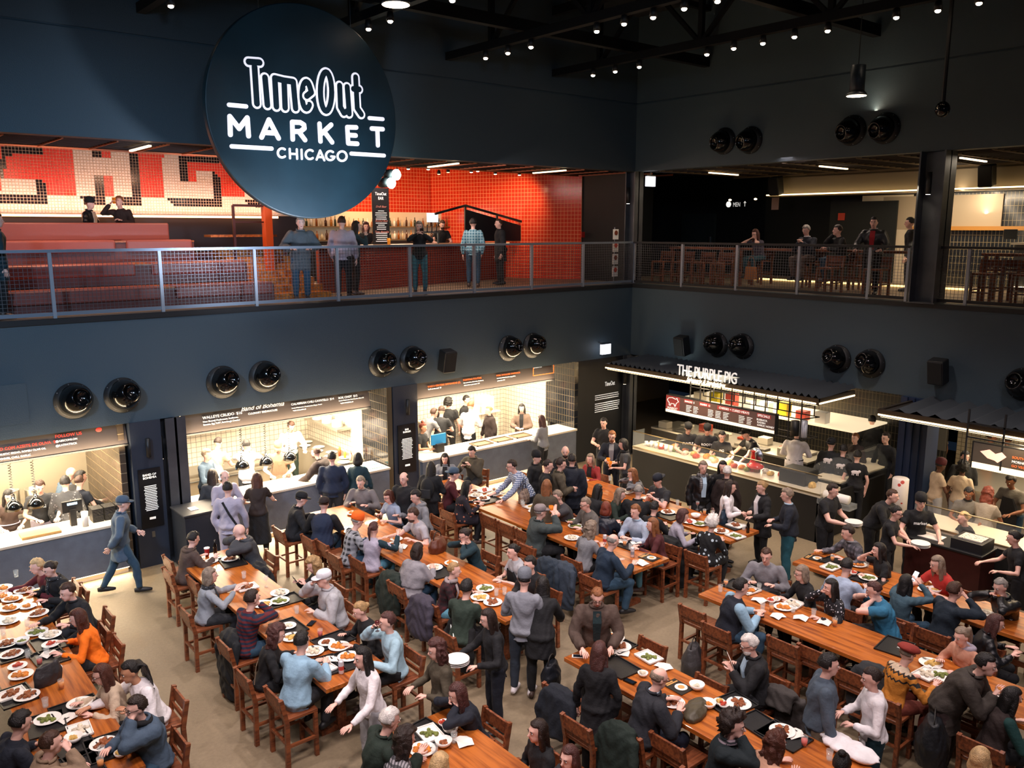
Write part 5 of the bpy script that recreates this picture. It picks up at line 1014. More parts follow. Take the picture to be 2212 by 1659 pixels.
# ================================================================ WHO IS WHERE   (head centre in photo pixels, pose, facing, build, hair, top, bottom, clothing phrase, where, extras)
TA = 'at the far left table'; TB = 'at the second table'; TC = 'at the middle table'; TD = 'at the fourth table'
TE = 'at the fifth table'; TF = 'at the bottom right table'; TG = 'at the long right table'; TH = 'at the upper right table'; TI = 'at the bottom centre table'
K1 = 'behind the far left counter'; K2 = 'in the middle kitchen'; K3 = 'in the right kitchen'; KP = 'behind the glass counter'
PL = [
(80,1224,'A',-75,'f','short:lb','burg/long','black','burgundy striped top',TA+', reaching over plates',''),
(108,1230,'E',-60,'f','bun:db','black/coat','black','black coat and patterned scarf',TA+', bending over a plate','scarf=char-floral-lgrey'),
(146,1279,'A',-60,'m','short:br','black/long','char','black pullover',TA+', reaching forward','collar=black'),
(168,1335,'E',-95,'f','wavy:au','orange/long','char','bright orange blouse',TA+', back to the aisle',''),
(220,1457,'E',-80,'f','long:au','cream/long','char','cream sweater',TA+', cutting food','glass'),
(281,1452,'A',-70,'m','dread:bk','white/long','dgrey','white shirt over dark top',TA+', reaching to a tray','',0,'m'),
(294,1530,'f',-65,'mb','short:db','slate/coat','denim','slate jacket and dark scarf',TA+', hand at the mouth','glass scarf=black'),
(111,1606,'F',95,'m','crop:br','tan/coat','char','brown grey blazer',TA+', near its lower end',''),
(45,1562,'E',105,'mb','short:bk','dnavy/long','black','dark navy sweater',TA+', at the lower left corner',''),
(266,1088,'k',90,'m','cap:gy','slate/coat','denim','slate jacket and grey blue cap','walking past the far left counter','hat=slate'),
(18,1072,'w',10,'f','long:bk','brown/tee','lilac','brown T-shirt and grey apron',K1+', the left one leaning','tie=lilac'),
(86,1052,'w',5,'m','short:br','char/tee','lilac','black T-shirt with red print',K1+', leaning on both arms','chest=TAE-#d8352a'),
(152,1003,'n',120,'m','bald:gb','slate/tee','black','dark blue T-shirt',K1+', bald, bending at the back bench','','U',(1,1.75),0.0),
(173,1011,'n',110,'m','short:bk','black/long/','black','black top with yellow collar',K1+', beside the bald cook','collar=must','U',(1,1.35),0.0),
(141,1043,'s',170,'m','short:bk','dgrey/long/floral-grey','black','dark jacket with grey print',K1+', standing with back turned',''),
(172,1041,'h',150,'f','bun:br','dnavy/tee','denim','dark navy top',K1+', standing beside the till',''),
(447,983,'h',60,'m','short:gb','slate/long','black','navy blue shirt',K2+', looking down at the left','camera'),
(471,957,'w',150,'m','crop:db','cream/tee','char','cream T-shirt',K2+', back turned near the hood',''),
(532,963,'p',165,'m','short:bk','white/long','dgrey','white shirt, filming',K2+', holding up a camera','camera'),
(459,1026,'s',170,'f','long:db','dgrey/long','black','dark grey sweater','standing at left end of the middle counter',''),
(601,966,'w',0,'mb','cap:gb','tan/tee','brown','brown apron and cap',K2+', leaning over the counter','apron=tan hat=tan beard'),
(629,922,'w',20,'mb','short:br','white/long','dgreen','white chef jacket and dark apron',K2+', tallest chef','tie=dgreen'),
(555,1034,'x',175,'f','long:au','dbrown/tee','black','black top and long black skirt','standing at the middle counter','skirt'),
(626,1029,'x',110,'fc','pony:gb','lgrey/dress','lgrey','small grey dress','child standing at the middle counter','sl'),
(682,978,'n',-120,'mb','short:br','dbrown/coat','black','dark brown jacket','leaning over the middle counter','beard'),
(717,989,'s',175,'mb','short:bk','navy/long','char','navy sweater, back turned','standing right of the middle counter',''),
(773,991,'s',170,'f','bob:bk','dteal/long','black','dark teal top, back turned','standing beside the clipboard',''),
(492,1056,'s',170,'m','short:bk','lilac/long','lilac','pale lilac shirt with black straps','standing beside the host stand','strap=black'),
(486,1030,'h',20,'m','fringe:gy','lilac/long','char','pale lilac polo','behind the person with black straps',''),
(418,1165,'E',115,'f','short:bk','brown/coat','black','dark brown hooded coat',TB+', top left corner','hood=brown'),
(517,1148,'B',-85,'m','bald:gb','dgrey/coat','dgrey','dark grey hooded jacket',TB+', eating with both hands','hood=dgrey in=maroon food'),
(454,1244,'x2',95,'f','bob:gb','#8f959c/long','char','light grey cardigan and patterned scarf',TB+', gesturing with both hands','scarf=char-floral-lgrey'),
(545,1294,'F',120,'m','short:db','navy/long/stripe-burg-.9','denim','navy and red striped sweater',TB+', back turned',''),
(598,1370,'E',85,'f','curly:dr','black/long','black','black top with chain strap',TB+', beside the pale shirt','strap=tan'),
(653,1386,'R',140,'mb','short:bk','blue/long','char','pale blue shirt, sleeves rolled',TB+', back turned',''),
(677,1221,'C',-75,'f','curly:bl','black/long','black','black top with long curls',TB+', looking at a phone','phone'),
(699,1251,'F',-75,'mb','cap:wh','lgrey/coat','char','grey track jacket',TB+', holding a glass','hat=#e2e4ea'),
(778,1319,'E',-70,'f','bun:bl','black/long','black','black sweater with pale bun',TB+', holding a napkin',''),
(836,1344,'D',-75,'m','short:dr','#9fc0cf/long','black','pale denim shirt',TB+', drinking wine at its lower end','wine'),
(783,1422,'x',-60,'f','long:bk','white/long','lgrey','white fluffy sweater','leaning in at the lower end of the second table',''),
(651,1078,'E',95,'m','cap:bk','black/coat','black','black hoodie and black logo cap',TC+', far left side','hat=black'),
(700,1090,'E',160,'mb','bcap:br','navy/vest','denim','navy quilted vest and brown cap',TC+', back turned','hat=dbrown sleeve=black'),
(779,1043,'E',-20,'mb','short:gb','#6f6a6a/long','char','grey brown work shirt',TC+', far end','collar=#6f6a6a'),
(839,1073,'E',-50,'f','bob:au','#8d9bb0/tee','char','pale blue T-shirt and glasses',TC+', holding food','glass'),
(872,1034,'s',-30,'mb','fringe:db','black/tee','black','black T-shirt with small print','standing behind the middle table',''),
(772,1126,'E',110,'m','beanie:gy','char/long/plaid-lgrey-.7','denim','plaid shirt and orange beanie',TC+', second on its left side','hat=#ff6a1a'),
(808,1142,'f2',145,'f','pony:dr','lilac/long','ldenim','lilac grey sweater',TC+', raising one hand','sleeve=dteal'),
(892,1113,'A',-60,'m','short:br','#a7a5ac/tee','char','light grey printed T-shirt',TC+', leaning over the table','beard chest=USA-char'),
(898,1073,'E',-60,'m','short:bk','grey/long','char','grey hooded sweatshirt',TC+', behind the grey T-shirt','hood=grey'),
(902,1190,'E',140,'f','bob:db','#8b898f/poncho','denim','wide grey poncho sweater',TC+', back turned',''),
(1004,1157,'B',-70,'f','bun:db','dteal/long','denim','teal cardigan and glasses',TC+', hands clasped at the mouth','glass'),
(981,1232,'R',80,'f','crop:bl','maroon/long/plaid-black-.8','ldenim','red and black plaid shirt',TC+', sitting sideways','scarf=#9a8f90'),
(1009,1271,'R',150,'m','short:bk','green/long','black','dark green sweater',TC+', above the RICHIE jacket','beard'),
(1108,1192,'R',-60,'f','bun:bk','lgrey/tee','black','black overalls over grey T-shirt',TC+', near its lower end','apron=black'),
(1144,1220,'R',-45,'m','short:bk','black/long','black','black top with dark beard',TC+', lower right corner','beard'),
(1133,1253,'h',165,'m','beanie:bk','#82868f/long','#28323f','grey sweatshirt and grey beanie','standing at lower end of the middle table','hat=#6d737c wshoe'),
(1172,1264,'n2',175,'f','long:bk','black/coat','black','long black coat','leaning at lower end of the middle table',''),
(1054,1336,'y',-70,'f','long:db','black/long','dnavy','black top, carrying white plates','walking below the middle table','plates'),
(943,1404,'h',-70,'f','curly:dr','olive/long','black','olive grey sweater','walking up the aisle below the middle table',''),
(988,1498,'B',-75,'f','long:dr','dnavy/long','rust','black hoodie over patterned top',TI+', eating',''),
(842,1556,'E',110,'mb','short:wh','dgreen/coat','black','dark green jacket with white hair',TI+', at the left',''),
(876,1597,'E',115,'f','curly:db','#9a979c/long/check-char-.5','black','black and white plaid shirt',TI+', in front',''),
(1161,1580,'L',-60,'f','long:db','black/long','black','black sweater with straight dark hair','seated at the bottom edge in the aisle',''),
(1229,1638,'L',-40,'f','long:dr','char/long','black','charcoal top','cut by the bottom edge in the aisle',''),
(950,1655,'E',150,'f','bob:lb','white/long','char','white sleeve top','cut by the bottom edge below the small table',''),
(961,991,'E',-5,'f','long:bk','grey/coat','char','grey blazer over black top',TD+', far end','in=black'),
(1019,976,'C',-25,'m','short:bk','olive/coat','char','olive field jacket',TD+', looking at the hands','phone'),
(981,1024,'R',95,'m','bcap:bk','maroon/long','black','maroon sweater and grey blue cap',TD+', far left side','hat=slate'),
(1009,1052,'E',100,'f','long:bk','#1c1722/dress/floral-#b06a50-.6','black','dark floral dress',TD+', left side, hand on a plate',''),
(1105,1007,'n',-70,'mb','short:db','#cfd8e6/long/check-#2a4a78-.7','char','blue and white checked shirt','leaning on the fourth table with both arms','glass'),
(1159,989,'s',60,'f','beanie:bk','black/coat','black','black coat and black beanie','standing by the right kitchen counter','hat=black'),
(1184,1006,'h',90,'m','crop:db','black/long','black','plain black knit','standing beside the black beanie',''),
(1221,976,'h',0,'m','bald:bk','black/long','black','black T-shirt with bald head and beard','facing the camera beyond the fourth table','beard',.0),
(1212,1003,'h',100,'m','short:db','olive/coat','char','dark olive jacket','bending beyond the fourth table',''),
(1236,994,'s',165,'mb','short:bk','dnavy/coat','dnavy','dark blazer, back turned','standing beside the fifth table',''),
(1181,1050,'s',170,'f','wavy:gn','olive/coat','black','olive jacket with long blonde waves','standing behind the fourth table',''),
(1275,992,'R',-30,'f','long:gb','#8e2a2c/long','black','red cardigan over black top',TE+', far end','in=black'),
(1304,914,'h',-20,'m','short:bk','black/tee','black','black T-shirt','standing before the black wall panel','',.0),
(1322,943,'h',-5,'m','short:gn','dnavy/long','dnavy','navy cardigan over grey shirt','standing with a beer beside the glass counter','glass beard in=grey beer'),
(1346,960,'h',-80,'f','bob:bk','dgrey/tee','black','grey T-shirt and black scarf','standing with beer and phone beside the glass counter','scarf=black beer'),
(1366,1024,'B',-75,'f','wavy:gn','char/long/plaid-grey-.7','black','dark plaid shirt with blonde waves',TE+', right side, eating',''),
(1421,1038,'C',-45,'mb','bcap:bk','char/tee','black','black team T-shirt and dark cap',TE+', right side','hat=dnavy chest=BEARS-#a03038'),
(1379,1062,'E',170,'mb','crop:gy','black/coat','black','black jacket with grey hair',TE+', back turned','collar=white'),
(1340,1068,'E',75,'f','wavy:gb','dgreen/long','black','bottle green sweater',TE+', left side',''),
(1292,1060,'E',140,'f','long:bk','black/long','black','black sweater with long black hair',TE+', left side',''),
(1204,1073,'B',-70,'mb','crop:gb','#37373b/tee','char','charcoal T-shirt',TD+', right side, eating',''),
(1265,1089,'E',-60,'mb','crop:gb','#5b5854/long','char','grey zip sweater with glasses',TD+', right side','glass'),
(1309,1099,'E',165,'f','bob:rd','dnavy/leather','black','dark leather jacket with short red hair','seated between fourth and fifth tables',''),
(1168,1106,'D',110,'mb','cap:gy','#3a4444/coat','black','grey green jacket and pale cap',TD+', left side, drinking','hat=#8a8080 beer'),
(1277,1142,'E',135,'f','curly:gb','grey/long','black','grey sweater with short grey curls',TD+', back turned',''),
(1324,1170,'E',120,'mb','fringe:gy','#12283c/long','denim','navy blue sweater and blue jeans',TD+', lower left corner',''),
(1372,1106,'R',-35,'m','short:gn','#a9b8cc/long','char','pale blue dress shirt',TD+', right side','collar=lblue'),
(1409,1134,'R',-75,'f','wavy:gn','#4f2024/long','ldenim','burgundy sweater and jeans',TD+', lower right corner',''),
(1414,1097,'R',150,'f','short:bk','black/long','black','black cardigan',TE+', left of the lilac sweater',''),
(1475,1114,'E',95,'f','bob:dr','#9b98a6/long','black','pale lilac fuzzy sweater',TE+', left side',''),
(1539,1131,'E',150,'f','afro:wh','#101216/dress/dots-#b9cbd6','black','black dress with white dots',TE+', lower left corner',''),
(1519,1010,'s',15,'m','short:gb','black/leather','char','black leather jacket and plaid scarf','standing before the glass counter','in=lblue scarf=#8d8a8c-plaid-char'),
(1561,1008,'h',-5,'f','long:bk','black/long','black','black top holding a napkin','standing at the glass counter',''),
(1571,1020,'s',175,'f','short:wh','dbrown/coat','black','dark brown jacket with white hair','standing at the glass counter, back turned',''),
(1578,1052,'h',85,'f','long:db','white/long','black','white sweater','standing and talking before the glass counter',''),
(1645,1053,'h',-60,'f','bun:bl','black/coat','black','black blazer with blonde hair','standing and talking with the white sweater','in=white'),
(1700,1070,'h',-85,'mb','short:gb','dnavy/long','#1d5260','dark navy sweater and teal jeans','walking between the tables','collar=lblue'),
(1799,1060,'y',60,'mb','short:db','black/tee','black','black server T-shirt and blue gloves','carrying plates beside the paper roll','plates'),
(1831,1151,'A',-60,'m','short:db','#6d6c76/long/plaid-char-.8','char','grey plaid shirt',TH+', far right side','collar=grey food'),
(1898,1189,'F',-70,'f','wavy:bk','black/tee','black','black T-shirt with white drawstring',TH+', hand at the cheek',''),
(1928,1072,'n',70,'mb','crop:br','black/long','black','black sweater','bending at the white drum',''),
(1936,1108,'y',75,'f','bun:bk','black/tee','black','black uniform and glasses','holding plates over the tray stand','glass plates'),
(1989,1085,'x',20,'m','beanie:bk','black/tee','black','black uniform, hat and glasses','standing behind the tray stand','glass hat=black chest=market-#d8d8e0'),
(1829,864,'s',60,'m','cap:bk','char/tee','black','black T-shirt with white back print','standing high at right end of the canopy','hat=black pig',0,'m'),
(1884,909,'s',175,'mb','short:bk','black/long','black','black shirt, back turned','standing in the passage right of the canopy',''),
(1847,947,'s',-30,'f','bun:gn','dbrown/long','black','dark brown top','standing in the passage beside the workers',''),
(1913,947,'s',-40,'m','short:db','black/long','black','black open collar shirt','standing in the passage by the blue column',''),
(1796,959,'s',160,'m','bcap:bk','black/long','black','black hoodie with pink pig print','standing at right end of the glass counter','hat=black pig'),
(1822,972,'s',165,'f','short:bk','#1c1a19/long','black','dark uniform with pig print and backpack','standing behind the pink pig hoodie','pig'),
(1852,985,'s',175,'f','short:bk','black/tee','black','black T-shirt with narrow pig print','standing in the passage holding a tablet','pig'),
(1722,936,'w',170,'mb','short:bk','white/long','white','white chef jacket, black string',KP+', at its right end','tie=black'),
(1487,925,'w',10,'m','bcap:bk','char/tee','black','black T-shirt and dark glasses',KP+', leftmost of the three cooks','hat=black glass chest=PURPLE-#d84050'),
(1528,928,'w',0,'m','bcap:bk','char/tee','black','black T-shirt with white print',KP+', second of the three cooks','hat=black chest=ROOTS-#f0e0c8'),
(1560,942,'w',5,'f','bun:bk','char/tee','black','dark grey T-shirt with red print',KP+', third cook','chest=PIG-#d84050'),
(1611,937,'n',-60,'m','cap:bk','black/tee','black','black T-shirt with big pig back',KP+', bending at the back','hat=black pig'),
(1655,1201,'E',-10,'mb','crop:br','#77777d/long','char','big grey zip sweater',TG+', far right side',''),
(1731,1239,'R',-60,'f','bob:gb','black/long','char','black V-neck sweater and glasses',TG+', right side','glass'),
(1794,1269,'F',-60,'f','long:bk','#16181f/long/floral-#c9ccd6','black','black blouse with white flowers',TG+', chin in hand',''),
(1829,1225,'E',155,'m','short:bk','#9fb0c8/long','char','pale blue shirt, back turned',TH+', left side',''),
(1888,1275,'B',-80,'mb','crop:dr','#2c6f92/tee','char','bright blue T-shirt',TG+', hands at the mouth',''),
(1958,1259,'p2',140,'f','wavy:bk','#3a5563/long','denim','teal blue sweater, holding a phone',TH+', back turned','phone wphone'),
(2024,1219,'A',-50,'m','wavy:gb','#b02c26/tee','char','bright red T-shirt',TH+', right side',''),
(1601,1269,'R',110,'mb','short:bk','dnavy/vest','denim','black vest over pale blue sleeves',TG+', back turned','sleeve=#8fb4cc'),
(1619,1393,'C',-75,'m','short:wh','black/coat','char','black blazer with white beard',TF+', holding a sheet','glass beard in=lblue paper'),
(1290,1290,'E2',5,'mb','crop:gn','#4d3e36/coat','black','brown tweed blazer','standing '+TF+', far end','glass in=#10282c'),
(1295,1408,'s',165,'f','wavy:dr','black/dress','black','long black dress, back turned','standing '+TF+', left side',''),
(1424,1466,'E',115,'mb','fringe:gb','#22252c/coat','#1c2436','dark suit with balding head',TF+', left side','glass collar=lblue'),
(1586,1568,'F',80,'m','afro:db','#0f1d22/coat','black','dark jacket and striped fringe scarf',TF+', left side, bottom','scarf=#8d8088-stripe-char'),
(1677,1606,'E',130,'f','curly:au','#c79a80/long','char','beige sweater with long brown curls',TF+', bottom edge',''),
(1791,1437,'s',100,'mb','short:bk','#4a5866/long','khaki','slate blue knitted sweater','standing between the two right tables',''),
(1882,1466,'h',-70,'f','bun:db','white/long','dteal','white V-neck sweater','standing between the two right tables, facing left',''),
(1961,1413,'E',130,'f','beret:gb','must/long/nordic-cream','rust','mustard nordic sweater and red beret',TG+', left side','hat=#8a2f26'),
(2077,1375,'E',-40,'f','pony:gb','#c49078/long','char','peach cardigan over grey hoodie',TG+', right side','hood=lilac'),
(2063,1277,'F',130,'mb','short:br','#13222f/long','denim','dark navy pullover, back turned',TH+', left side',''),
(2161,1268,'B',-40,'m','crop:gy','black/leather','black','black leather jacket, eating',TH+', right side','food'),
(2151,1347,'E',100,'f','long:dr','black/leather','black','black leather jacket with long dark hair',TH+', right edge',''),
(2130,1437,'E3',80,'mb','short:bk','#3a342f/coat','#3a2c2c','dark grey brown blazer','standing bent '+TG+', eating','food'),
(2186,1508,'E',120,'f','long:bk','dbrown/vest','black','fur vest over green sleeves',TG+', right edge','sleeve=#0e3a38'),
(2118,1642,'L',160,'f','bob:lb','cream/long','char','cream top with blonde hair','cut by the bottom edge at right',''),
(1819,1652,'L',170,'f','tbun:bk','black/long','black','black top with dark bun','cut by the bottom edge beside the pink drink',''),
(2032,1006,'h',120,'f','beanie:bk','cream/tee','lgrey','cream T-shirt and red cap','in the right edge stall, left worker','hat=maroon',0,'k'),
(2080,1012,'s',165,'f','afro:bk','cream/tee','lgrey','cream T-shirt, back turned','in the right edge stall, big black hair','',0,'k'),
(2092,1066,'w',0,'f','bun:bk','#6d6a64/tee','char','grey T-shirt with black trim','in the right edge stall, facing the counter','collar=black',0,'d'),
(2134,1068,'w',170,'f','curly:rd','#8d8478/tee','denim','grey T-shirt with long red hair','in the right edge stall','',0,'d'),
(2183,1040,'w',-30,'m','short:bk','#5d5a55/tee','denim','grey T-shirt with black suspenders','in the right edge stall, behind the menu box','apron=black',0,'d'),
(2085,988,'s',20,'m','short:bk','black/long','black','black top with dark hair','behind the workers of the right edge stall',''),
(2081,1120,'R',-60,'f','bun:lb','black/tee','black','black T-shirt with blonde bun','beside the tray stand at the right',''),
(2190,1163,'y',-75,'f','bun:bk','black/tee','black','black uniform and dark bun','holding a cloth at the right edge',''),
(2029,919,'s',150,'m','bald:rd','cream/tee','orange','cream T-shirt and orange apron','at the back of the right edge stall','tie=orange',0,'d'),
(2143,944,'s',100,'m','short:bk','must/tee','char','mustard T-shirt','at the back of the right edge stall, middle','',0,'d'),
(2177,950,'s',170,'m','short:bk','#5d5a55/tee','black','grey T-shirt at the back','at the back of the right edge stall, right','',0,'d'),
(1008,852,'s',60,'m','short:bk','black/tee','black','black T-shirt, head near the hood',K3+', at the back bench','','U',(1,2.3),0.0),
(968,868,'s',170,'mb','afro:bk','black/tee','char','black cook shirt',K3+', at the back bench','','U',(1,2.3),0.0),
(938,885,'n',120,'m','short:br','grey/tee','char','grey cook shirt',K3+', bending at the left','','U',(1,1.75),0.0),
(954,888,'w',165,'m','short:br','char/tee','black','dark grey T-shirt, back turned',K3+', behind the counter',''),
(1017,878,'w',160,'m','short:gn','white/long','black','white chef coat and apron',K3+', reaching to the left','tie=white'),
(1055,887,'s',-60,'f','bun:bl','dbrown/coat','black','brown and black jacket',K3+', in front of the boxes',''),
(1127,897,'h',-5,'f','long:bk','taupe/coat','black','taupe puffer jacket',K3+', hands folded, facing out','in=black','U',(1,.85),0.0),
(1169,893,'h',-120,'f','long:dr','grey/long','black','grey sweater and black trousers','standing outside the right kitchen counter','','U',(1,-.5),0.0),
(914,924,'h',60,'f','tbun:rd','black/tee','black','black T-shirt with curly red bun',K3+', at the till','',0,'m'),
(931,1010,'h',160,'f','long:bk','black/coat','black','black coat and black backpack','standing left of the fourth table','pack'),
# --- upper floor
(195,447,'L',60,'f','beanie:rd','black/leather','black','black jacket and dark hat','on the top bench, left one','hat=black in=cream','U',(1,4.75),5.52),
(258,446,'D',-30,'m','short:gn','dbrown/long','black','dark brown sweater, drinking','on the top bench, right one','beer','U',(1,4.75),5.52),
(648,452,'n3',10,'mb','short:gy','#4c5358/coat','denim','grey jacket and jeans','leaning on the balcony rail behind the round sign','','U',(1,.45),BZ),
(738,466,'s',170,'mb','short:br','#a49aa8/long','black','pale lilac shirt, back turned','standing at the balcony rail by the bar','','U',(1,.75),BZ),
(770,482,'d',100,'f','long:bk','dteal/long','black','dark teal top','standing at the upper bar by the lilac shirt','','U',(1,1.2),BZ),
(905,478,'p',0,'f','wavy:gb','black/long','#3f7c86/plaid-#2a4a55-.7','black sweater and teal plaid trousers','standing at the balcony rail with a phone','phone','U',(1,.5),BZ),
(955,474,'w',20,'m','short:br','black/tee','black','black T-shirt, mixing a drink','behind the upper bar','beard','U',(1,4.6),BZ),
(1022,482,'s',175,'m','short:bk','#2f6f86/long/plaid-#a8d0da-.9','denim','turquoise plaid shirt, back turned','standing at the upper bar','','U',(1,1.6),BZ),
(1077,484,'s',-70,'m','crop:br','black/coat','black','black jacket in profile','standing at right end of the upper bar','','U',(1,1.9),BZ),
(790,480,'s',10,'f','curly:dr','black/tee','black','black bartender shirt','behind the upper bar left of the banner','','U',(1,5.2),BZ),
(-8,470,'s',100,'m','short:bk','dteal/coat','black','dark teal jacket','cut by the left edge at the balcony rail','','U',(1,.5),BZ),
(1632,497,'B',-40,'f','long:au','#4a4654/tee','teal','dark grey T-shirt and glasses','seated on right balcony, elbows up','glass','U',(0,1.25),BZ),
(1742,488,'C',-40,'mb','short:gy','dnavy/long','taupe','navy sweater over collar','seated on right balcony, hands together','collar=white','U',(0,1.25),BZ),
(1810,484,'F',-75,'m','short:db','black/long','denim','black sweater in profile','seated on right balcony, hand at the mouth','','U',(0,1.25),BZ),
(1888,480,'x',-10,'mb','short:bk','char/leather','black','black leather jacket over red T-shirt','leaning on the right balcony table','in=#a02028','U',(0,1.0),BZ),
(1966,468,'s',-90,'m','short:bk','black/long','black','black outfit, half hidden','behind the broad column on right balcony','','U',(0,2.6),BZ),
]
PO['x2'] = (1,.12,.02,(.24,.46,1.12),(-.20,.50,1.02)); PO['f2'] = (1,.12,.05,(.24,.40,1.16),(-.15,.38,.93)); PO['n2'] = (0,.40,.12,(.2,.5,.92),(-.24,.42,.92)); PO['n3'] = (0,.26,.12,(.20,.30,1.06),(-.20,.30,1.06))
PO['p2'] = (1,.12,.0,(.10,.34,1.34),(-.14,.32,1.28)); PO['E2'] = (0,.22,.42,(.18,.44,1.0),(-.18,.44,1.0)); PO['E3'] = (0,.52,.15,(.06,.50,1.22),(-.2,.5,.92))
for e in PL:
    if SKIP_PEOPLE: break
    px_, py_, po, fa_, bu, ha, to, bo, s_, pl_, ex_ = e[:11]; z_ = 0.0; plane_ = None; sk_ = 'p'; seat_ = .60
    if len(e) > 12 and e[11] != 'U': sk_ = e[12]
    if len(e) > 12 and e[11] == 'U': plane_ = e[12]; z_ = e[13]
    if z_ == 5.52: seat_ = .42
    if plane_ and plane_[0] == 0 and po in 'BCF': seat_ = .68
    person(px_, py_, po, fa_, bu, ha, to, bo, s_, pl_, ex_, z_, plane_, sk_, seat=seat_)
# ================================================================ TABLES, CHAIRS, TABLEWARE
TZ = .88
def table(xc, y0, y1, label, w=.84):
    o = thing('dining_table', label, 'table', (xc, (y0+y1)/2, 0), group=None); h = abs(y1-y0)/2
    rr = Matrix.Rotation(0, 4, 'Z'); t = bev(MB().bx(-w/2, w/2, -h, h, TZ-.055, TZ).build('tabletop', M_WOOD, o), .006)
    n = max(2, int(2*h/2.4)+1)
    for i in range(n):
        y = -h+.5+(2*h-1.0)*i/(n-1); l = MB().bx(-.28,.28,y-.045,y+.045,0,.07).bx(-.06,.06,y-.05,y+.05,.07,TZ-.12).bx(-.3,.3,y-.045,y+.045,TZ-.13,TZ-.055).build('leg', M_CHAIR, o)
    MB().bx(-.03,.03,-h+.5,h-.5,.3,.38).build('stretcher', M_CHAIR, o); return o
TBL = [('T1',-15.52,-1.9,-7.42,'long wooden bar table at the far left, crowded with plates'), ('T2',-12.65,-2.3,-7.3,'long wooden bar table, second from left, with striped sweater diner'), ('T3',-9.98,-1.5,-7.3,'long wooden bar table in the middle, brown leather bag on it'), ('T4',-7.37,-1.4,-7.25,'long wooden bar table, fourth from left, behind the tweed blazer'),
 ('T5',-5.16,-1.9,-7.43,'long wooden bar table nearest the lit glass counter'), ('T8',-12.62,-8.5,-13,'wooden bar table at bottom centre with salad tray'), ('T6',-10.03,-8.5,-15,'long wooden bar table at bottom right with olive bag'), ('TR',-7.26,-8.4,-15,'long wooden bar table at right with black logo tray'), ('T7',-5.14,-8.6,-14,'long wooden bar table at upper right with red T-shirt diner')]
for k, xc, y0, y1, lb in TBL: table(xc, y0, y1, lb)
# --- chair prototype, then copies
def make_chair():
    o = thing('bar_chair', 'wooden bar chair', 'chair', (0,0,-50)); W = .21
    bev(MB().bx(-W,W,-.20,.20,.56,.60).build('seat', M_CHAIR, o), .008)
    for sx_ in (-1,1):
        MB().bar((sx_*(W-.02),.17,0), (sx_*(W-.02),.17,.56), .045).build('leg', M_CHAIR, o)
        MB().bar((sx_*(W-.0),-.20,0), (sx_*(W-.0),-.19,.56), .045, .05).bar((sx_*W,-.19,.55), (sx_*W,-.25,.86), .045, .05).build('leg', M_CHAIR, o)
    bev(MB().bar((-W,-.243,.775), (W,-.243,.775), .028, .155).build('backrest', M_CHAIR, o), .005); MB().bar((-W,-.213,.655), (W,-.213,.655), .025, .05).build('lower_rail', M_CHAIR, o)
    for z, a, b in ((.22,(-W,.17),(W,.17)), (.30,(-W,-.2),(W,-.2)), (.26,(-W,-.2),(-W,.17)), (.26,(W,-.2),(W,.17))): MB().bar((*a,z), (*b,z), .035, .03).build('stretcher', M_CHAIR, o)
    return o
proto = make_chair(); NCH = [0]; CH = []
def chair(x, y, z, ang, label, group=None):
    global proto
    if NCH[0] == 0: c = proto; c.location = (x,y,z); c.rotation_euler = (0,0,ang); c['label'] = label
    else: c = copy_thing(proto, (x,y,z), ang, label)
    if group: c['group'] = group
    NCH[0] += 1; CH.append((x,y)); return c
def near_t(p):
    for k, xc, y0, y1, lb in TBL:
        if abs(p.x-xc) < 1.0 and y1-.3 < p.y < y0+.5: return k, xc
    return None, None
for o, s, place, px_, py_, z0, sit, fa_, root, fv in PEOPLE:
    if not sit or z0 > 5: continue
    if z0 > 1: ang = math.atan2(fv.y, fv.x)-PI/2
    else:
        k, xc = near_t(root)
        ang = math.atan2(fv.y, fv.x)-PI/2
        if xc is not None and abs(fv.x) > .35: ang = -PI/2 if root.x < xc else PI/2
    f = V((-math.sin(ang), math.cos(ang), 0)); p = root-f*.03
    chair(p.x, p.y, z0+(.08 if z0 > 1 else 0), ang, f'wooden bar chair under the person in {s}')
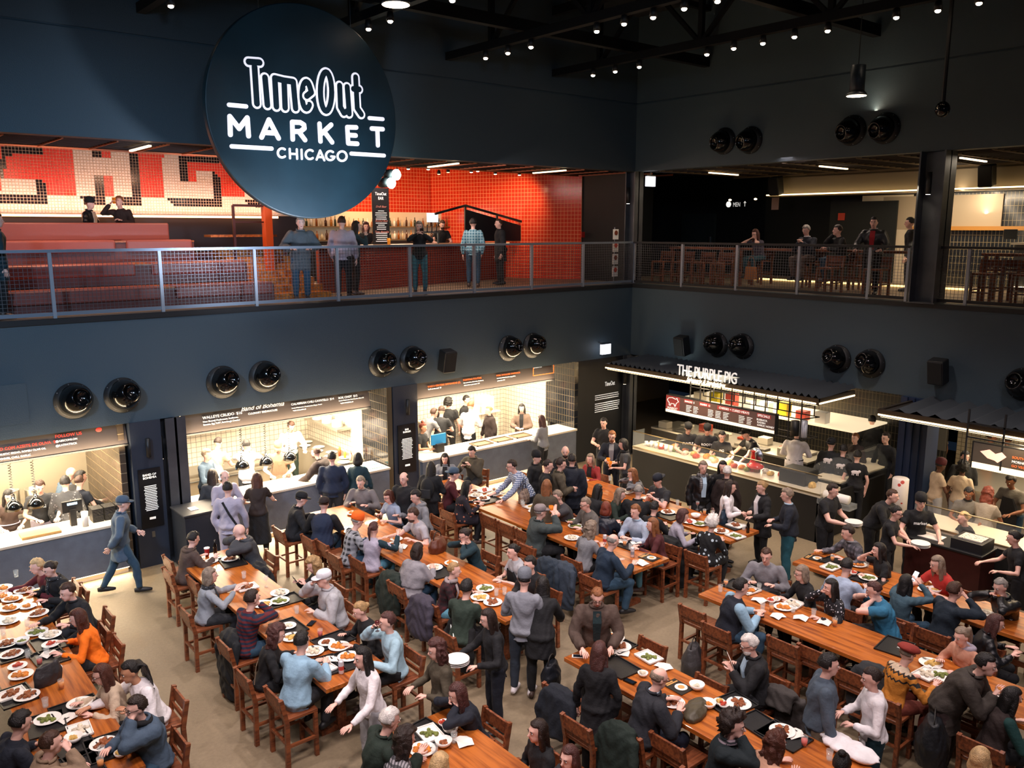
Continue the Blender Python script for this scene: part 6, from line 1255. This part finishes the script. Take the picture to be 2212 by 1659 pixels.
EM = [(1495,1320,1,'empty wooden bar chair standing free in the aisle left of the long right table'),(1570,1368,1,'empty bar chair, first on left side of the long right table'),(1691,1390,1,'empty bar chair below the vest wearer at the long right table'),(1758,1408,1,'empty bar chair behind the slate blue sweater'),(1410,1390,-1,'empty bar chair beyond the long rectangular plate'),(1537,1474,-1,'empty bar chair beside the white bowl at bottom right'),
(1203,1496,1,'empty bar chair with a dark coat left of the long black dress'),(1245,1565,1,'empty bar chair with visible seat at bottom centre'),(1441,1606,1,'empty bar chair below the dark suit'),(1089,1626,-1,'empty bar chair at right side of the bottom centre table'),(1207,1296,-1,'bar chair beside the long black coat'),(929,1076,-1,'empty bar chair behind the grey hooded sweatshirt'),
(1054,1118,1,'empty bar chair at left side of the fourth table, first below the floral dress'),(1092,1135,1,'empty bar chair at left side of the fourth table, second below the floral dress'),(1132,1152,1,'empty bar chair at left side of the fourth table, third below the floral dress'),(1137,1183,-1,'bar chair behind the black overalls'),(839,1239,1,'bar chair with dark green coat at the middle table'),(363,1211,1,'bar chair at top left of the second table'),(416,1256,1,'bar chair left of the light grey cardigan'),(417,1325,1,'bar chair with visible back below the light grey cardigan'),
(224,1358,-1,'bar chair behind the black pullover'),(1842,1458,1,'bar chair between slate sweater and white sweater'),(2181,1453,-1,'bar chair beyond the grey brown blazer'),(2158,1628,1,'bar chair at the bottom right corner'),(1207,1202,1,'bar chair with blue coats left of the grey curls'),(696,1176,1,'bar chair under the navy vest edge'),(527,1440,1,'bar chair with black coat below the striped sweater'),(640,1156,1,'bar chair at far left side of the middle table')]
for x, y, sg, lb in EM:
    q = at(x, y, .82); ang = -PI/2 if sg > 0 else PI/2; q = V((q.x+.24*sg, q.y, 0))
    if any((q.x-a)**2+(q.y-b)**2 < .14 for a, b in CH): continue
    chair(q.x, q.y, 0, ang, lb)
for i, (x, yy) in enumerate(((.9,-.25),(1.0,-.85),(1.1,-1.45),(.9,-2.2),(.7,-5.3),(.9,-6.3),(.8,-8.6),(.9,-9.3),(1.0,-10.0),(1.6,-8.9),(1.6,-9.8),(1.7,-.5),(1.8,-1.3),(2.3,-4.0),(2.4,-5.2))):
    chair(x, yy, BZ, (PI/2 if x < 1.4 else -PI/2)+.1*math.sin(i*3), f'wooden bar stool on the right balcony, {(ordn+["ninth","tenth","eleventh","twelfth","thirteenth","fourteenth","fifteenth"])[i]} along the railing', 'empty stools on the right balcony')
for i, (a, b, lb) in enumerate(((-2.3,-6.9,'long wooden table on the right balcony under the leaning diners'), (-.2,-2.0,'wooden table on the right balcony beside the corner'), (-8.3,-10.8,'wooden table on the right balcony beyond the broad column'))):
    o = thing('dining_table', lb, 'table', (1.55 if i else 1.75,(a+b)/2,BZ)); h = (a-b)/2; MB().bx(-.3,.3,-h,h,.92,.97).build('tabletop', M_CHAIR, o)
    for sx_ in (-1,1):
        for sy_ in (-1,1): MB().bx(sx_*.26-.03,sx_*.26+.03,sy_*(h-.08)-.03,sy_*(h-.08)+.03,0,.92).build('leg', M_CHAIR, o)
# --- coats hung on chairs
def coat(px_, py_, sg, c, label, L=.62, ex=''):
    q = at(px_, py_, .84); o = thing('hung_coat', label, 'coat', (q.x,q.y,0)); mb = MB()
    pts = [(0,0,.90),(-.05*sg,0,.84),(-.07*sg,.01,.70),(-.08*sg,-.01,.55),(-.09*sg,.01,.40),(-.09*sg,0,.90-L)]
    mb.tube(pts, [(.05,.19),(.07,.23),(.08,.26),(.09,.27),(.10,.29),(.08,.27)], 16, right=(1,0,0)); mb.tube([(.1*sg,0,.70),(0.02*sg,0,.9)], [(.06,.18),(.05,.17)], 12, right=(1,0,0))
    for k in (1,-1): mb.tube([(-.04*sg,.2*k,.84),(-.12*sg,.27*k,.62),(-.10*sg,.26*k,.34)], [.06,.055,.045], 8)
    me = remeshed(mb, .02, 2); folds(me, .011, px_); put(me, 'coat_cloth', cloth(c), o)
    if 'RICHIE' in ex:
        t = text('RICHIE', .13, (0,0,0), 'y', M_TXT, None, al='CENTER', bold=.002); t.parent = o; t.location = (-.215,0,.70); t.rotation_euler = (PI/2,0,-PI/2-.5)
        MB().ell((-.2,0,.58),(.02,.06,.06)).build('blue_patch', mat('#5a8fa8'), o, True); MB().ell((-.2,.07,.61),(.02,.03,.03)).ell((-.2,-.07,.61),(.02,.03,.03)).build('red_patch', mat('#b8322c'), o, True)
    return o
for a in ((505,1375,1,'#10161c','black coat hanging to the floor below the striped sweater',.86),(560,1228,-1,'#14161a','black coat hanging behind the dark grey hooded jacket',.75),(1190,1215,1,'#1c2a38','dark blue coat on a chair left of the grey curls',.7),(1222,1225,1,'#2a3644','slate wool coat on a chair left of the navy sweater',.7),(850,1245,1,'#16241f','dark green coat on a chair below the lilac sweater',.7),(918,1298,1,'#3a3644','purple grey padded jacket on a chair beside the plaid shirt',.6),
    (1345,1580,1,'#10201a','dark green knitted coat hanging behind the dark suit',.7),(1447,1170,-1,'#101213','long black jacket with white logo on a chair by the burgundy sweater',.85),(1215,1500,1,'#0f1722','black coat on the chair left of the long black dress',.55),(1895,1450,1,'#2a2d30','dark grey coat on the chair behind the white sweater',.75),(1690,1500,-1,'#3a3634','brown coat on the chair left of the slate sweater',.5)): coat(*a)
coat(1005,1345,1,'#0d0f12','black jacket with RICHIE lettering on the chair of the green sweater',.7,'RICHIE')
q = at(1835,1630,.86); o = MB(); o.ell((0,0,0),(.16,.32,.05)).ell((.1,.2,-.03),(.12,.2,.05)); me = remeshed(o, .02, 2); folds(me, .012, 3); o = put(me, 'white_coat', cloth('white'), None); o.location = (q.x,q.y,.93); tag(o, 'crumpled white coat lying over the bottom right table edge', 'coat')
# --- tableware
SEQ = {}
def who(p):
    best = min(PEOPLE, key=lambda e: (e[8]+e[9]*.35-p).length if e[5] < 1 else 99) if PEOPLE else None
    return best[1] if best else 'x'
ITEMS = []
def item(name, o, look, cat, p, group=None): ITEMS.append((name, o, look, cat, V(p), group))
PP_ = {}
def proto_mesh(key, fn):
    if key not in PP_: PP_[key] = fn()
    return PP_[key]
def place_mesh(name, me, p, rz=0, sc=1):
    o = bpy.data.objects.new(name, me); COL.objects.link(o); o.location = p; o.rotation_euler = (0,0,rz); o.scale = (sc,)*3; return o
def m_plate(): mb = MB().use(M_WHITE); mb.lathe([(.06,0),(.10,.006),(.135,.018),(.137,.021),(.130,.021),(.09,.010),(0,.009)], n=28); return mb.mesh('plate', True)
def m_sq(): mb = MB().use(M_WHITE); mb.prism([(-.13,-.10),(.13,-.10),(.13,.10),(-.13,.10)],0,.008); [mb.bx(*b) for b in ((-.14,-.13,-.11,.11,.004,.022),(.13,.14,-.11,.11,.004,.022),(-.14,.14,-.11,-.10,.004,.022),(-.14,.14,.10,.11,.004,.022))]; return mb.mesh('square_plate')
def m_bowl(): mb = MB().use(M_WHITE); mb.lathe([(.045,0),(.075,.03),(.09,.07),(.085,.07),(.07,.035),(0,.02)], n=24); return mb.mesh('bowl', True)
def m_glass(): mb = MB().use(M_GLASS); mb.lathe([(.028,0),(.036,.11),(.033,.11),(.026,.008),(0,.008)], n=16); return mb.mesh('tumbler', True)
def m_wine(): mb = MB().use(M_GLASS); mb.lathe([(.033,0),(.004,.006),(.004,.08),(.035,.12),(.034,.17),(.031,.17),(.031,.125),(0,.09)], n=16); return mb.mesh('wine_glass', True)
def m_tray():
    mb = MB().use(mat('#131416', .45, bump=.2, bs=120)); mb.bx(-.17,.17,-.23,.23,0,.006); [mb.bx(*b) for b in ((-.18,-.165,-.24,.24,.003,.02),(.165,.18,-.24,.24,.003,.02),(-.18,.18,-.24,-.225,.003,.02),(-.18,.18,.225,.24,.003,.02))]; return mb.mesh('tray')
def m_nap(): mb = MB().use(M_PAPER); mb.add([(-.08,-.07,.004),(.0,-.08,.02),(.08,-.06,.003),(-.085,.0,.018),(.0,.0,.006),(.09,.01,.02),(-.07,.08,.002),(.01,.07,.022),(.08,.08,.006)], [(0,1,4,3),(1,2,5,4),(3,4,7,6),(4,5,8,7)]); return mb.mesh('napkin')
def m_food(k, big):
    mb = MB().use(M_FOOD[k]); r_ = random.Random(hash(k)%99+big)
    for i in range(16 if big else 9): a = r_.random()*6.28; d = r_.random()*(.075 if big else .042); mb.ell((d*math.cos(a), d*math.sin(a), .014+.01*r_.random()), (.02+.015*r_.random(), .014+.012*r_.random(), .012+.008*r_.random()), Matrix.Rotation(a,3,'Z'), 8, 5)
    return mb.mesh('food_'+k, True)
def m_fork(): mb = MB().use(M_STEEL); mb.bx(-.004,.004,-.09,.05,0,.003).bx(-.011,.011,.05,.09,0,.003); return mb.mesh('fork')
FN = dict(o='orange food', b='brown food', g='green leftovers', y='golden pasta', r='red food', w='pale leftovers')
def lay(origin, sc_, lst):
    for it in lst:
        kind = it[0]; x = origin[0]+it[1]/sc_; y = origin[1]+it[2]/sc_; f = it[3] if len(it) > 3 else None; z = TZ+(.008 if kind not in 'TC' else .002); p = at(x, y, z); rz = random.uniform(0,6) if kind not in 'TSQPM' else random.uniform(-.15,.15)
        if kind in 'Pp':
            o = place_mesh('plate', proto_mesh('P', m_plate), p, rz, 1.0 if kind == 'P' else .8); item('plate', o, 'round white plate', 'plate', p)
        elif kind in 'SQ': o = place_mesh('square_plate', proto_mesh('S', m_sq), p, rz+(PI/2 if kind == 'Q' else 0), 1.05); item('square_plate', o, 'rectangular white plate', 'plate', p)
        elif kind in 'Oo': o = place_mesh('bowl', proto_mesh('O', m_bowl), p, rz, 1.0 if kind == 'O' else .7); item('bowl', o, 'white bowl', 'bowl', p)
        elif kind == 'T': o = place_mesh('tray', proto_mesh('T', m_tray), (p.x,p.y,TZ+.001), (PI/2 if f == 'v' else 0)+rz); item('tray', o, 'black serving tray', 'tray', p); continue
        elif kind == 'N': o = place_mesh('napkin', proto_mesh('N', m_nap), p, rz, 1.1); item('napkin', o, 'white napkin', 'napkin', p); continue
        elif kind == 'G':
            o = place_mesh('tumbler', proto_mesh('G', m_glass), p, rz); item('tumbler', o, {'a': 'tumbler of amber drink', 'r': 'tumbler of red drink', 'p': 'tumbler of pink drink'}.get(f, 'clear tumbler'), 'glass', p)
            if f or True:
                c_ = {'a': '#e08a1e', 'r': '#b81f1a', 'p': '#e0605a'}.get(f, '#cfe0e6'); l_ = MB().use(mat(c_, .1, alpha=.9 if f else .12)); l_.lathe([(.026,.010),(.032,.075 if f else .03),(0,.075 if f else .03)], n=14)
                w_ = bpy.data.objects.new('drink', proto_mesh('L'+str(f), lambda: l_.mesh('drink', True))); COL.objects.link(w_); w_.parent = o
            continue
        elif kind == 'W':
            o = place_mesh('wine_glass', proto_mesh('W', m_wine), p, rz); item('wine_glass', o, {'a': 'stemmed glass of amber drink', 'r': 'stemmed glass of red drink'}.get(f, 'empty stemmed glass'), 'glass', p)
            if f: l_ = MB().use(mat({'a': '#e08a1e', 'r': '#8a1f1a'}[f], .1)); l_.lathe([(0,.092),(.03,.125),(.03,.145),(0,.145)], n=14); w_ = bpy.data.objects.new('drink', proto_mesh('WL'+f, lambda: l_.mesh('drink', True))); COL.objects.link(w_); w_.parent = o
            continue
        elif kind == 'H': o = MB().bx(-.037,.037,-.075,.075,0,.009).build('phone', M_WHITE if f == 'w' else M_BLACKG); o.location = p; o.rotation_euler = (0,0,rz); MB().bx(-.032,.032,-.06,.06,.009,.0095).build('screen', mat('#1a222c',.1), o); item('phone', o, ('white' if f == 'w' else 'black')+' phone lying on the table', 'phone', p); continue
        elif kind == 'C': # can
            o = MB().lathe([(.03,0),(.033,.01),(.033,.15),(.027,.165),(0,.165)], n=18).build('drink_can', mat('#d9d6da',.3,.3), None, True); o.location = p; MB().lathe([(.0335,.05),(.0335,.10)], n=18).build('label_band', mat('#b8433a' if f != 's' else '#8a8f98',.4), o); item('drink_can', o, 'silver drink can' if f == 's' else 'white drink can with red band', 'can', p); continue
        elif kind == 'K': # paper cup red / bottle
            if f == 'b': o = MB().lathe([(.03,0),(.03,.14),(.012,.18),(.012,.24),(0,.24)], n=16).build('bottle', mat('#120d0a',.1), None, True); lk = 'dark glass bottle'
            elif f == 'f': o = MB().lathe([(.038,0),(.038,.22),(.028,.25),(.028,.28),(0,.28)], n=18).build('flask', mat('#2a2a2d',.3,.6), None, True); lk = 'black steel drinking flask'
            else: o = MB().lathe([(.03,0),(.042,.12),(.044,.125),(0,.125)], n=18).build('paper_cup', mat('#b01f26',.5), None, True); MB().lathe([(.045,.12),(.045,.135),(0,.135)], n=18).build('lid', M_WHITE, o); lk = 'red paper cup with white lid'
            o.location = p; item(o.name, o, lk, 'bottle' if f else 'cup', p); continue
        elif kind == 'M': o = MB().bx(-.11,.11,-.15,.15,0,.002).build('printed_menu', mat('#16130f',.5)); o.location = p; o.rotation_euler = (0,0,rz); MB().lathe([(.075,.002),(.075,.004),(0,.004)], (.02,-.03,0), 20).build('plate_picture', M_PAPER, o); MB().lathe([(.04,.004),(.04,.006),(0,.006)], (.02,-.03,0), 14).bx(-.09,.09,.08,.1,.002,.004).bx(-.09,.04,.11,.13,.002,.004).build('picture_food', mat('#c99a5a',.5), o); item('printed_menu', o, 'printed food leaflet', 'leaflet', p); continue
        if f:
            fo = place_mesh('food', proto_mesh(('F', f, kind in 'pOo'), lambda: m_food(f, kind in 'PSQ')), (p.x,p.y,p.z+(.03 if kind in 'Oo' else .0)), rz*1.7, .9 if kind in 'Oo' else 1.1); item('food', fo, FN[f], 'food', p)
            if kind in 'P' and random.random() < .5: fk = place_mesh('fork', proto_mesh('fk', m_fork), (p.x+.05,p.y+.03,p.z+.024), rz); item('fork', fk, 'steel fork', 'fork', p)
C6 = (0,1239); C7 = (340,1100); C8 = (700,1239); B1 = (700,950); B2 = (1100,950); B3 = (1480,1000); B4 = (1652,1100); B5 = (1100,1239); B6 = (1652,1239)
lay(C6, 3.95, [('T',110,680),('T',420,600),('T',420,720),('T',130,1050),('T',645,1150,'v'),('T',400,1290),('T',640,1480),('T',900,1490),('T',690,1640),('P',20,130,'o'),('P',205,150,'b'),('P',15,200,'o'),('P',105,222,'o'),('P',90,300,'o'),('p',240,285,'o'),('P',325,345,'b'),('P',75,410,'w'),('P',315,505,'g'),('P',430,530,'w'),('p',435,608,'r'),('P',55,605,'b'),('P',100,695,'b'),('p',150,795,'r'),('P',180,872,'o'),('P',425,830,'y'),('S',95,1035,'b'),('P',230,1050,'b'),('P',680,1115,'w'),('P',405,1250,'g'),('P',885,1462,'b'),('O',190,602,'g'),('O',630,1435,'y'),('o',1030,1560,'y'),('Q',680,1345,'w'),('N',415,690),('G',140,30),('G',30,530),('G',240,720),('G',400,690),('G',340,780,'r'),('G',525,980,'a'),('G',390,1140),('G',870,1560),('G',235,450),('G',860,1655,'a'),('N',570,1240)])
lay(C7, 3.95, [('T',640,450),('T',1080,780,'v'),('T',1120,1010),('T',1500,1120,'v'),('T',1440,1340),('T',1640,1290),('p',460,447,'w'),('P',620,428,'b'),('S',765,670,'b'),('P',1045,720,'w'),('P',1045,788,'g'),('P',900,818,'y'),('p',1115,1000,'w'),('P',1150,1100,'y'),('p',1445,1142,'b'),('P',1550,1178,'o'),('P',1330,1218,'w'),('P',1630,1265,'o'),('S',1410,1372,'b'),('G',740,590),('W',930,660),('G',1190,890),('G',1025,930,'a'),('G',1390,1090,'r'),('C',1570,1400),('K',425,395),('K',495,380,'b'),('H',1315,975),('N',1470,1290),('P',1680,38,'o'),('p',2040,258,'o'),('p',2020,302,'b'),('N',2090,322),('G',2080,370)])
lay(C8, 3.95, [('T',880,1370),('P',1375,132,'g'),('P',1330,208,'y'),('P',1440,252,'b'),('Q',900,1370,'g'),('o',1025,1300,'r'),('O',1080,1350,'w'),('O',1020,1470,'b'),('P',840,1510,'o'),('G',945,1550),('G',1110,1440),('N',1195,1440),('W',1500,130),('G',1540,180),('G',1470,190)])
lay(B1, 3.95, [('T',1400,520,'v'),('T',980,1130),('P',940,1095,'w'),('p',1085,1055,'o'),('p',1290,440,'b'),('P',1300,478,'w'),('P',1360,505,'b'),('S',1370,435,'r'),('S',1465,462,'w'),('W',1450,475,'a'),('W',1180,290,'a'),('G',655,960),('G',1700,575),('G',1690,560),('S',1780,575,'y'),('p',1790,612,'w'),('P',2120,695,'g'),('P',2145,742,'g'),('p',2110,845,'w')])
lay(B2, 3.95, [('T',1350,650),('T',1900,730),('T',1000,895),('P',535,842,'w'),('P',1355,622,'b'),('P',1535,702,'r'),('P',1625,722,'g'),('P',1810,785,'b'),('O',1590,665,'w'),('S',1200,500,'w'),('S',1010,445,'w'),('Q',1930,825,'g'),('Q',1935,735,'b'),('N',970,872),('M',1195,1005),('N',1130,1058),('G',985,905,'a'),('C',815,890),('C',1050,1000,'s'),('W',1305,580),('W',1605,600,'r'),('G',1435,560),('G',1665,640,'a'),('G',1735,655),('G',2000,770),('K',2035,790,'b'),('G',860,350),('W',640,360),('G',1035,940),('N',1080,880)])
lay(B3, 3.95, [('T',480,1060),('T',1300,855),('T',1560,1000),('T',1790,1570,'v'),('S',545,1092,'o'),('S',1245,893,'g'),('S',920,1212,'w'),('P',840,1238,'o'),('P',1475,872,'o'),('P',1560,985,'g'),('o',735,1192,'r'),('o',775,1182,'w'),('N',635,1175),('N',790,1310),('N',990,1325),('N',1190,1362),('G',300,1100),('W',345,1090,'a'),('G',735,1265,'a'),('G',660,1255),('G',630,1090),('G',1095,1310),('G',1275,1390,'a'),('G',920,1275),('G',1550,885),('G',1255,840,'a'),('H',650,1297),('M',1110,812),('o',1430,955,'r')])
lay(B4, 3.95, [('P',1370,642,'o'),('O',1450,712,'y'),('p',1370,690,'b'),('K',1530,700,'f'),('G',1775,800,'a'),('W',1870,800),('S',2060,850,'y'),('N',2100,922),('p',1890,892,'w')])
lay(B6, 3.95, [('T',160,1390),('P',1415,772,'y'),('S',1380,865,'w'),('S',1490,870,'g'),('P',150,1352,'b'),('G',335,1470,'p'),('G',550,1590),('N',250,1372),('S',1975,1095,'r')])
lay(B5, 3.95, [('T',900,600),('T',930,800),('T',1900,1120,'v'),('T',2150,1300),('P',895,555,'o'),('P',950,632,'b'),('N',960,682),('Q',1190,718,'g'),('N',1320,800),('H',587,708,'w'),('H',1030,922),('o',1140,875,'w'),('M',1440,965),('O',1600,985,'w'),('P',1395,1107,'b'),('O',1695,1140,'o'),('o',1790,1118,'y'),('o',1830,1142,'r'),('P',1960,1118,'b')])
# bags on tables and floor
def bag(px_, py_, z, d, c, label, kind='bag', handle=True, rz=.4, pat=None, c2=None):
    q = at(px_, py_, z); o = thing(kind, label, 'bag', (q.x,q.y,z), rz); mb = MB(); mb.tube([(0,0,0),(0,0,d[2]*.5),(0,0,d[2])], [(d[0]*.5,d[1]*.5),(d[0]*.52,d[1]*.52),(d[0]*.40,d[1]*.22)], 16, right=(1,0,0)); me = remeshed(mb, .015, 2); folds(me, .006, px_); put(me, 'bag_body', mat(c,.5,bump=.5,bs=20,pat=pat,c2=c2,var=.2), o)
    if handle: MB().tube([(d[0]*.3*math.cos(t),0,d[2]*.95+.13*math.sin(t)) for t in np.linspace(0,PI,11)], .008, 6).build('handle', mat('#1a1714',.5), o, True)
    return o
bag(105,1475,TZ,(.34,.16,.24),'#2b2a2e','black folded handbag among plates on the far left table',handle=False); bag(945,1190,TZ,(.38,.26,.22),'#5a2a16','shiny brown leather bag on the middle table'); bag(1563,1128,TZ,(.32,.14,.24),'#1d3346','navy handbag standing on the table nearest the glass counter')
bag(1502,1540,TZ,(.48,.24,.10),'#4a4434','olive canvas bag on the bottom right table',handle=False); bag(1900,1233,TZ,(.26,.16,.09),'#201d1e','small black clutch on the upper right table'); bag(1132,1085,TZ,(.30,.2,.26),'#6b5a52','plaid shoulder bag at right side of the fourth table',pat='plaid',c2='#9a8878')
bag(1495,1455,0.0,(.42,.3,.42),'#3b3a3c','dark grey backpack on the floor beyond the bottom right table','backpack'); bag(2010,1640,.35,(.5,.34,.5),'#15181d','big black backpack at the bottom right','backpack'); bag(1190,1478,.3,(.34,.24,.3),'#10161f','dark bag with white loop left of the long black dress'); bag(1060,1270,0.2,(.25,.18,.5),'#2c2a27','dark backpack hanging behind the teal cardigan','backpack')
q = on(1622,585,0,.5); o = thing('bag', 'tan woven bag hanging on the right balcony railing side', 'bag', (q.x,q.y,BZ+.25)); MB().tube([(0,0,0),(0,0,.3)], [(.08,.17),(.07,.15)], 14, right=(1,0,0)).build('bag_body', mat('#b5713a',.6,bump=.5), o); MB().tube([(0,.1*math.cos(t),.3+.25*math.sin(t)) for t in np.linspace(0,PI,9)], .008, 6).build('handle', mat('#8a5226'), o)
t = text('market', .05, (0,0,0), (0,0,-PI/2), M_TXT, None); q = at(1937,1398,TZ+.012); t.location = q; t.scale = (1,1,.2); tag(t, 'small white market lettering on the empty black tray', 'lettering'); 
# give every piece a label of its own
DESC = {}
for it in ITEMS: DESC.setdefault((it[2], who(it[4])), []).append(it)
OD = ['nearest', 'second nearest', 'third nearest', 'fourth nearest', 'fifth nearest', 'sixth nearest', 'seventh nearest', 'eighth nearest', 'ninth nearest', 'tenth nearest']
for (look, s), its in DESC.items():
    pr = next((e for e in PEOPLE if e[1] == s), None); ref = pr[8] if pr else V((0,0,0)); its.sort(key=lambda t: (t[4]-ref).length)
    for i, (name, o, look, cat, p, group) in enumerate(its):
        tag(o, f'{look} before the person in {s}' if len(its) == 1 else f'{look} {OD[min(i,9)]} to the person in {s}', cat, {'plate': 'plates on the tables', 'glass': 'glasses on the tables', 'food': 'food on the plates', 'tray': 'trays on the tables', 'napkin': 'napkins on the tables', 'bowl': 'bowls on the tables', 'fork': 'forks on the plates'}.get(cat))
